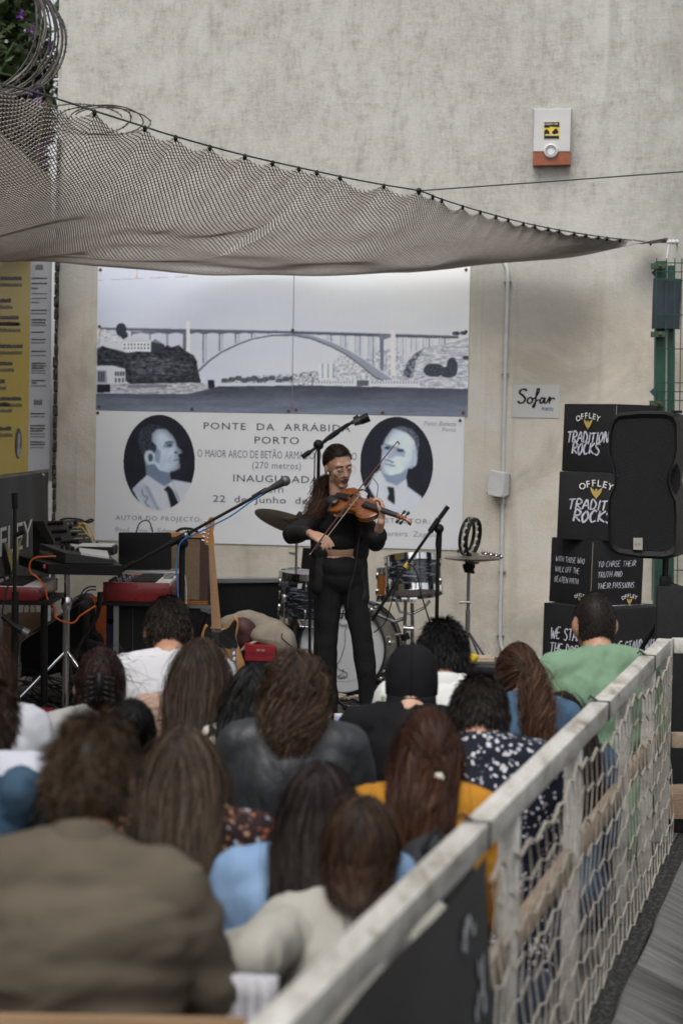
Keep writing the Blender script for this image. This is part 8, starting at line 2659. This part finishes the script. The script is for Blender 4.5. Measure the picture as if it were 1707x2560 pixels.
for y0, y1 in ((1.4, 2.375), (2.425, 3.425), (3.475, 4.535), (4.585, 5.535), (5.585, 6.675), (6.725, 7.475), (7.525, 8.055)):
    a, b = rp(y0, .462), rp(y1, .462); m = MB(); m.rbox((a + b) / 2, (.03, (b - a).length, .07), .004, 1, RZ); m.build('lower_rail', BAREW, fn, 50)
# return of the railing
e = rp(8.09, .803)
for z, mt in ((.800, RAILP), (.41, BAREW)):
    m = MB(); m.rbox(e + Vector((.78, .10, z - .803)), (1.48, .055, .06), .005, 2, Matrix.Rotation(R(4), 3, 'Z')); m.build('end_rail', mt, fn, 50)
m = MB(); m.rbox(e + Vector((1.53, .17, -.42)), (.06, .06, .80), .005, 2); m.build('post', RAILP, fn, 50)

# rope net tied on the outer side
nt_ = thing('rope_net', 'sagging pale rope net tied along the outside of the railing', 'net', rp(6.2, 0, .08))
ROPE = mat('pale_rope', (.48, .44, .38), .9, 0, (.36, .32, .26), 120, bump=.4, bscale=300)
NY, NZ = 40, 8
def net_pt(i, j):
    t = i / NY; Y = 4.20 + (8.04 - 4.20) * t
    f = j / NZ
    z = .77 * (1 - f) + .015 * f - .045 * math.sin(math.pi * ((t * 3) % 1)) * (1 - f) ** .6 - .05 * (1 - t) ** 2 * (1 - f)
    z += .02 * mnoise.noise(Vector((i * .31, j * .7, 3)))
    out_ = .036 + .022 * f ** 1.8 + .012 * mnoise.noise(Vector((i * .17, j * .4, 9)))
    return rp(Y + .018 * mnoise.noise(Vector((i * .9, j * 1.3, 5))) + (.022 if j % 2 else -.022), max(z, .014), out_)
m = MB()
for j in range(NZ + 1):
    m.tube([net_pt(i, j) + Vector((0, 0, .012 * (1 if (i + j) % 2 else -1))) for i in range(NY + 1)], .0032 if j else .005, 5)
o = m.build('rope_row', ROPE, nt_, 60); o['kind'] = 'stuff'
m = MB()
for i in range(0, NY + 1):
    m.tube([net_pt(i, j) for j in range(NZ + 1)], .002, 5)
o = m.build('rope_drop', ROPE, nt_, 60); o['kind'] = 'stuff'

# black banner on the near end
bn = thing('hanging_banner', 'black vinyl banner with smeared white marks tied along the railing', 'banner', rp(3.0, 0, .06))
m = MB(); nx, nz = 60, 16
def ban(t, f, off=0.0):
    Y = 1.5 + (4.10 - 1.5) * t + .05 * f
    return rp(Y, .775 - .74 * f, .042 + off + .018 * math.sin(t * 17 + f * 2) * (.3 + f) + .05 * f)
for i in range(nx + 1):
    for j in range(nz + 1): m.v.append(tuple(ban(i / nx, j / nz)))
for i in range(nx):
    for j in range(nz):
        a = i * (nz + 1) + j; m.f.append((a, a + 1, a + nz + 2, a + nz + 1))
m.build('cloth', mat('banner_vinyl', (.014, .015, .017), .5, 0, (.02, .021, .024), 4, bump=.1, bscale=40), bn, 80)
rr = random.Random(12)
for (t0, f0, w_, h_) in ((.90, .10, .05, .10), (.95, .32, .035, .14), (.91, .46, .05, .06), (.70, .33, .05, .10), (.74, .75, .07, .16), (.55, .5, .08, .12), (.35, .3, .08, .2)):
    m = MB()
    for k in range(7):
        a0 = (t0 + rr.uniform(-w_, w_) * .6, f0 + rr.uniform(-h_, h_) * .5)
        pts = [(a0[0] + math.cos(q) * w_ * rr.uniform(.1, .3), a0[1] + math.sin(q) * h_ * rr.uniform(.1, .3)) for q in [i * 1.05 for i in range(6)]]
        m.add([ban(min(.995, p[0]), p[1], .003 + .0006 * k) for p in pts], [tuple(range(6))])
    m.build('white_mark', mat('banner_mark', (.42, .43, .46), .6, 0, (.22, .23, .25), 60), bn, 0)

# timber bench beyond the railing
tb2 = thing('timber_bench', 'low rough timber bench beyond the end of the railing', 'bench', at_z(1600, 2080, 0))
c0, c1 = at(1478, 2040, 8.25), at(1760, 2046, 8.3)
m = MB(); m.rbox((c0.lerp(c1, .5).x, 8.36, .115), (c1.x - c0.x, .24, .105), .006, 2); m.build('beam', mat('rough_timber', (.36, .25, .17), .9, 0, (.26, .17, .11), 30, 5, stretch=(1, 6, 6), bump=.5, bscale=60), tb2, 40)
for x in (c0.x + .12, c1.x - .1, (c0.x + c1.x) / 2 + .05):
    m = MB(); m.box((x, 8.36, .031), (.06, .2, .058)); m.build('leg', BLACK, tb2, 0)
# black board behind the railing end
kb = thing('black_board', 'black board with faint white brush strokes behind the railing corner', 'board', at_z(1690, 1900, 0))
m = MB(); c0 = at(1640, 1700, 9.2)
m.rbox((c0.x + .45, 9.25, .50), (.9, .04, .92), .005, 2); m.build('panel', BLACK_SOFT, kb)
brush_text('SOUND', .06, .7, .55, .14, Matrix(((1, 0, 0, c0.x), (0, 0, -1, 9.228), (0, 1, 0, 0), (0, 0, 0, 1))), WHITE_INK, kb, w=.12, off=.002) if False else None
for q in (-1, 1):
    m = MB(); m.rbox((c0.x + .45 + q * .38, 9.25, .03), (.05, .3, .055), .005, 1); m.build('foot', BLACK_M, kb)

# ------------------------------------------------------------------ net canopy
ropepx = [(1668, 605), (1626, 604), (1495, 590), (1336, 562), (1200, 527), (1104, 497), (1047, 476), (959, 461), (850, 440), (612, 387), (439, 340), (362, 316), (236, 276), (110, 236), (0, 208), (-160, 170), (-330, 130)]
ZR = 2.93
rope3 = [at_z(x, y, ZR) for x, y in ropepx]
rope3[0] = at(1668, 605, min(rope3[0].y, 12.85))
RC = catmull(rope3, 10)
cn = thing('net_canopy', 'grey-brown fishing net slung as a canopy below the wall top', 'net canopy', (0, 10, ZR))
m = MB(); m.tube(RC, .0042, 6); m.build('edge_rope', mat('dark_rope', (.06, .06, .065), .7), cn, 60)
arc = [0]
for p, q in zip(RC[:-1], RC[1:]): arc.append(arc[-1] + (q - p).length)
arc = np.array(arc) / arc[-1]; RCa = np.array([tuple(p) for p in RC])
um = float(arc[6 * 10])
clip_px = [1626, 1590, 1555, 1520, 1495, 1466, 1438, 1400, 1372, 1336, 1310, 1272, 1240, 1200, 1157, 1104, 1080, 1047, 959, 850, 790, 745, 680, 612, 525, 439, 362, 236, 110, -10, -140, -270]
rx_px = np.array([p[0] for p in ropepx], float); ru = np.array([arc[i * 10] for i in range(len(ropepx))])
clip_u = np.interp(-np.array(clip_px, float), -rx_px, ru)
FARL = [Vector((rope3[0].x, rope3[0].y, ZR)), wall_pt(1.2, 2.80, .12), wall_pt(0.2, 2.74, .10), wall_pt(-1.0, 2.72, .10), Vector((-1.97, 12.9, 2.72)), Vector((-1.99, 11.6, 2.60)), Vector((-1.99, 10.2, 2.50))]
FC = np.array([tuple(p) for p in catmull(FARL, 12)])


def canopy(u, v):
    """points of the net surface, u along the edge rope from the tip, v away from it"""
    r = np.stack([np.interp(u, arc, RCa[:, k]) for k in range(3)], -1)
    fu = np.linspace(0, 1, len(FC)); f = np.stack([np.interp(u, fu, FC[:, k]) for k in range(3)], -1)
    span = np.linalg.norm(f[..., :2] - r[..., :2], axis=-1)
    p = r * (1 - v[..., None]) + f * v[..., None]
    up = np.clip((u - um) / (1 - um), 0, 1)
    A1 = .10 * np.minimum(1, up * 2.6) ** 1.1
    A2 = .155 * np.minimum(1, span / 1.9) ** 1.1
    k = np.clip(v, 0, 1)
    c1 = .30 - .10 * up
    val1 = np.exp(-((k - c1) / .13) ** 2) - np.exp(-(c1 / .13) ** 2)
    s2 = np.sin(math.pi * k ** .85) ** .8
    p[..., 2] -= A1 * val1 + A2 * s2 * (1 - .35 * val1 * (A1 > .05))
    # scallops between the clips, radiating pleats
    i = np.clip(np.searchsorted(clip_u, u) - 1, 0, len(clip_u) - 2)
    ph = (u - clip_u[i]) / np.maximum(clip_u[i + 1] - clip_u[i], 1e-6)
    w = np.maximum(clip_u[i + 1] - clip_u[i], 1e-6) * 9.0
    ph = np.clip(ph, 0, 1)
    sc = np.sin(math.pi * ph) ** .7
    p[..., 2] -= .10 * w * sc * np.exp(-k / .055) 
    p[..., 2] += .014 * w * np.cos(2 * math.pi * ph) * np.exp(-k / .16) * (k > 0)
    q = p.reshape(-1, 3)
    p[..., 2] += (.03 * pnoise(q * 1.7 + 4)).reshape(u.shape) * np.minimum(1, k * 5)
    return p


NU, NV = 200, 140
jj, ii = np.mgrid[0:NV + 1, 0:NU]
U = (ii + .5 * (jj % 2)) / NU; U = U ** 1.15
Pn = canopy(U, (jj / NV) ** 1.2)
ea, eb = [], []
for dj_i in (0, 1):
    A_ = (jj[:-1], ii[:-1]); nxt = ii[:-1] + np.where(jj[:-1] % 2, dj_i, dj_i - 1)
    ok = (nxt >= 0) & (nxt < NU)
    ea.append(Pn[jj[:-1][ok], ii[:-1][ok]]); eb.append(Pn[jj[:-1][ok] + 1, nxt[ok]])
ea = np.concatenate(ea); eb = np.concatenate(eb)
d = eb - ea; ln = np.linalg.norm(d, axis=1); ok = ln > .002; ea, eb, d, ln = ea[ok], eb[ok], d[ok], ln[ok]
d /= ln[:, None]; up_ = np.array([.13, .21, .97]); s1 = np.cross(d, up_); s1 /= np.linalg.norm(s1, axis=1)[:, None] + 1e-9; s2 = np.cross(d, s1)
rad = .0031; vs = []
for P_ in (ea - d * .002, eb + d * .002):
    for k in range(3):
        a = 2.094 * k + .5; vs.append(P_ + (s1 * math.cos(a) + s2 * math.sin(a)) * rad)
Vn = np.stack(vs, 1).reshape(-1, 3); nE = len(ea); b0 = (np.arange(nE) * 6)[:, None]
Fq = np.concatenate([b0 + np.array([k, (k + 1) % 3, 3 + (k + 1) % 3, 3 + k])[None] for k in range(3)])
me = bpy.data.meshes.new('netting'); me.vertices.add(len(Vn)); me.vertices.foreach_set('co', Vn.ravel())
me.loops.add(len(Fq) * 4); me.loops.foreach_set('vertex_index', Fq.ravel()); me.polygons.add(len(Fq)); me.polygons.foreach_set('loop_start', np.arange(len(Fq)) * 4); me.update(calc_edges=True)
o = link_mesh('netting', me, mat('net_twine', (.37, .33, .302), .9, 0, (.30, .266, .243), 30), cn, 0, fix=False); o['kind'] = 'stuff'
for k, cu in enumerate(clip_u):
    p = Vector([float(np.interp(cu, arc, RCa[:, q])) for q in range(3)])
    m = MB(); m.sphere(p - Vector((0, 0, .008)), (.010, .010, .016), 7, 5); m.build('clip', BLACK, cn, 60)
m = MB(); e0, e1_ = at(1670, 605, 12.8), at(1692, 604, 12.95)
for k in range(6): m.sphere(e0.lerp(e1_, k / 5), .016 if k % 2 else .011, 8, 6)
o = m.build('knot', mat('white_cord', (.5, .5, .5), .8), cn, 60)
m = MB(); m.tube([e1_, e1_ + Vector((.05, .3, .0))], .006, 6); m.build('wall_tie', MATS['dark_rope'], cn, 60)
m = MB(); m.tube([at(1672, 608, 12.8), at(1668, 630, 12.76), at(1665, 652, 12.74)], .0035, 5); m.build('hanging_cord', MATS['white_cord'], cn, 60)
gy = thing('guy_wire', 'thin grey guy wire from the canopy edge across the bare wall', 'wire', at(1300, 457, 10.5))
m = MB(); p0 = at_z(1047, 476, ZR); m.tube([p0, at(1400, 451, 10.2), at(1900, 414, 10.0)], .004, 5); m.build('wire', mat('dark_rope', (.06,) * 3), gy, 60)
m = MB(); m.sphere(p0, .016, 8, 6); m.build('shackle', BLACK, gy, 60)
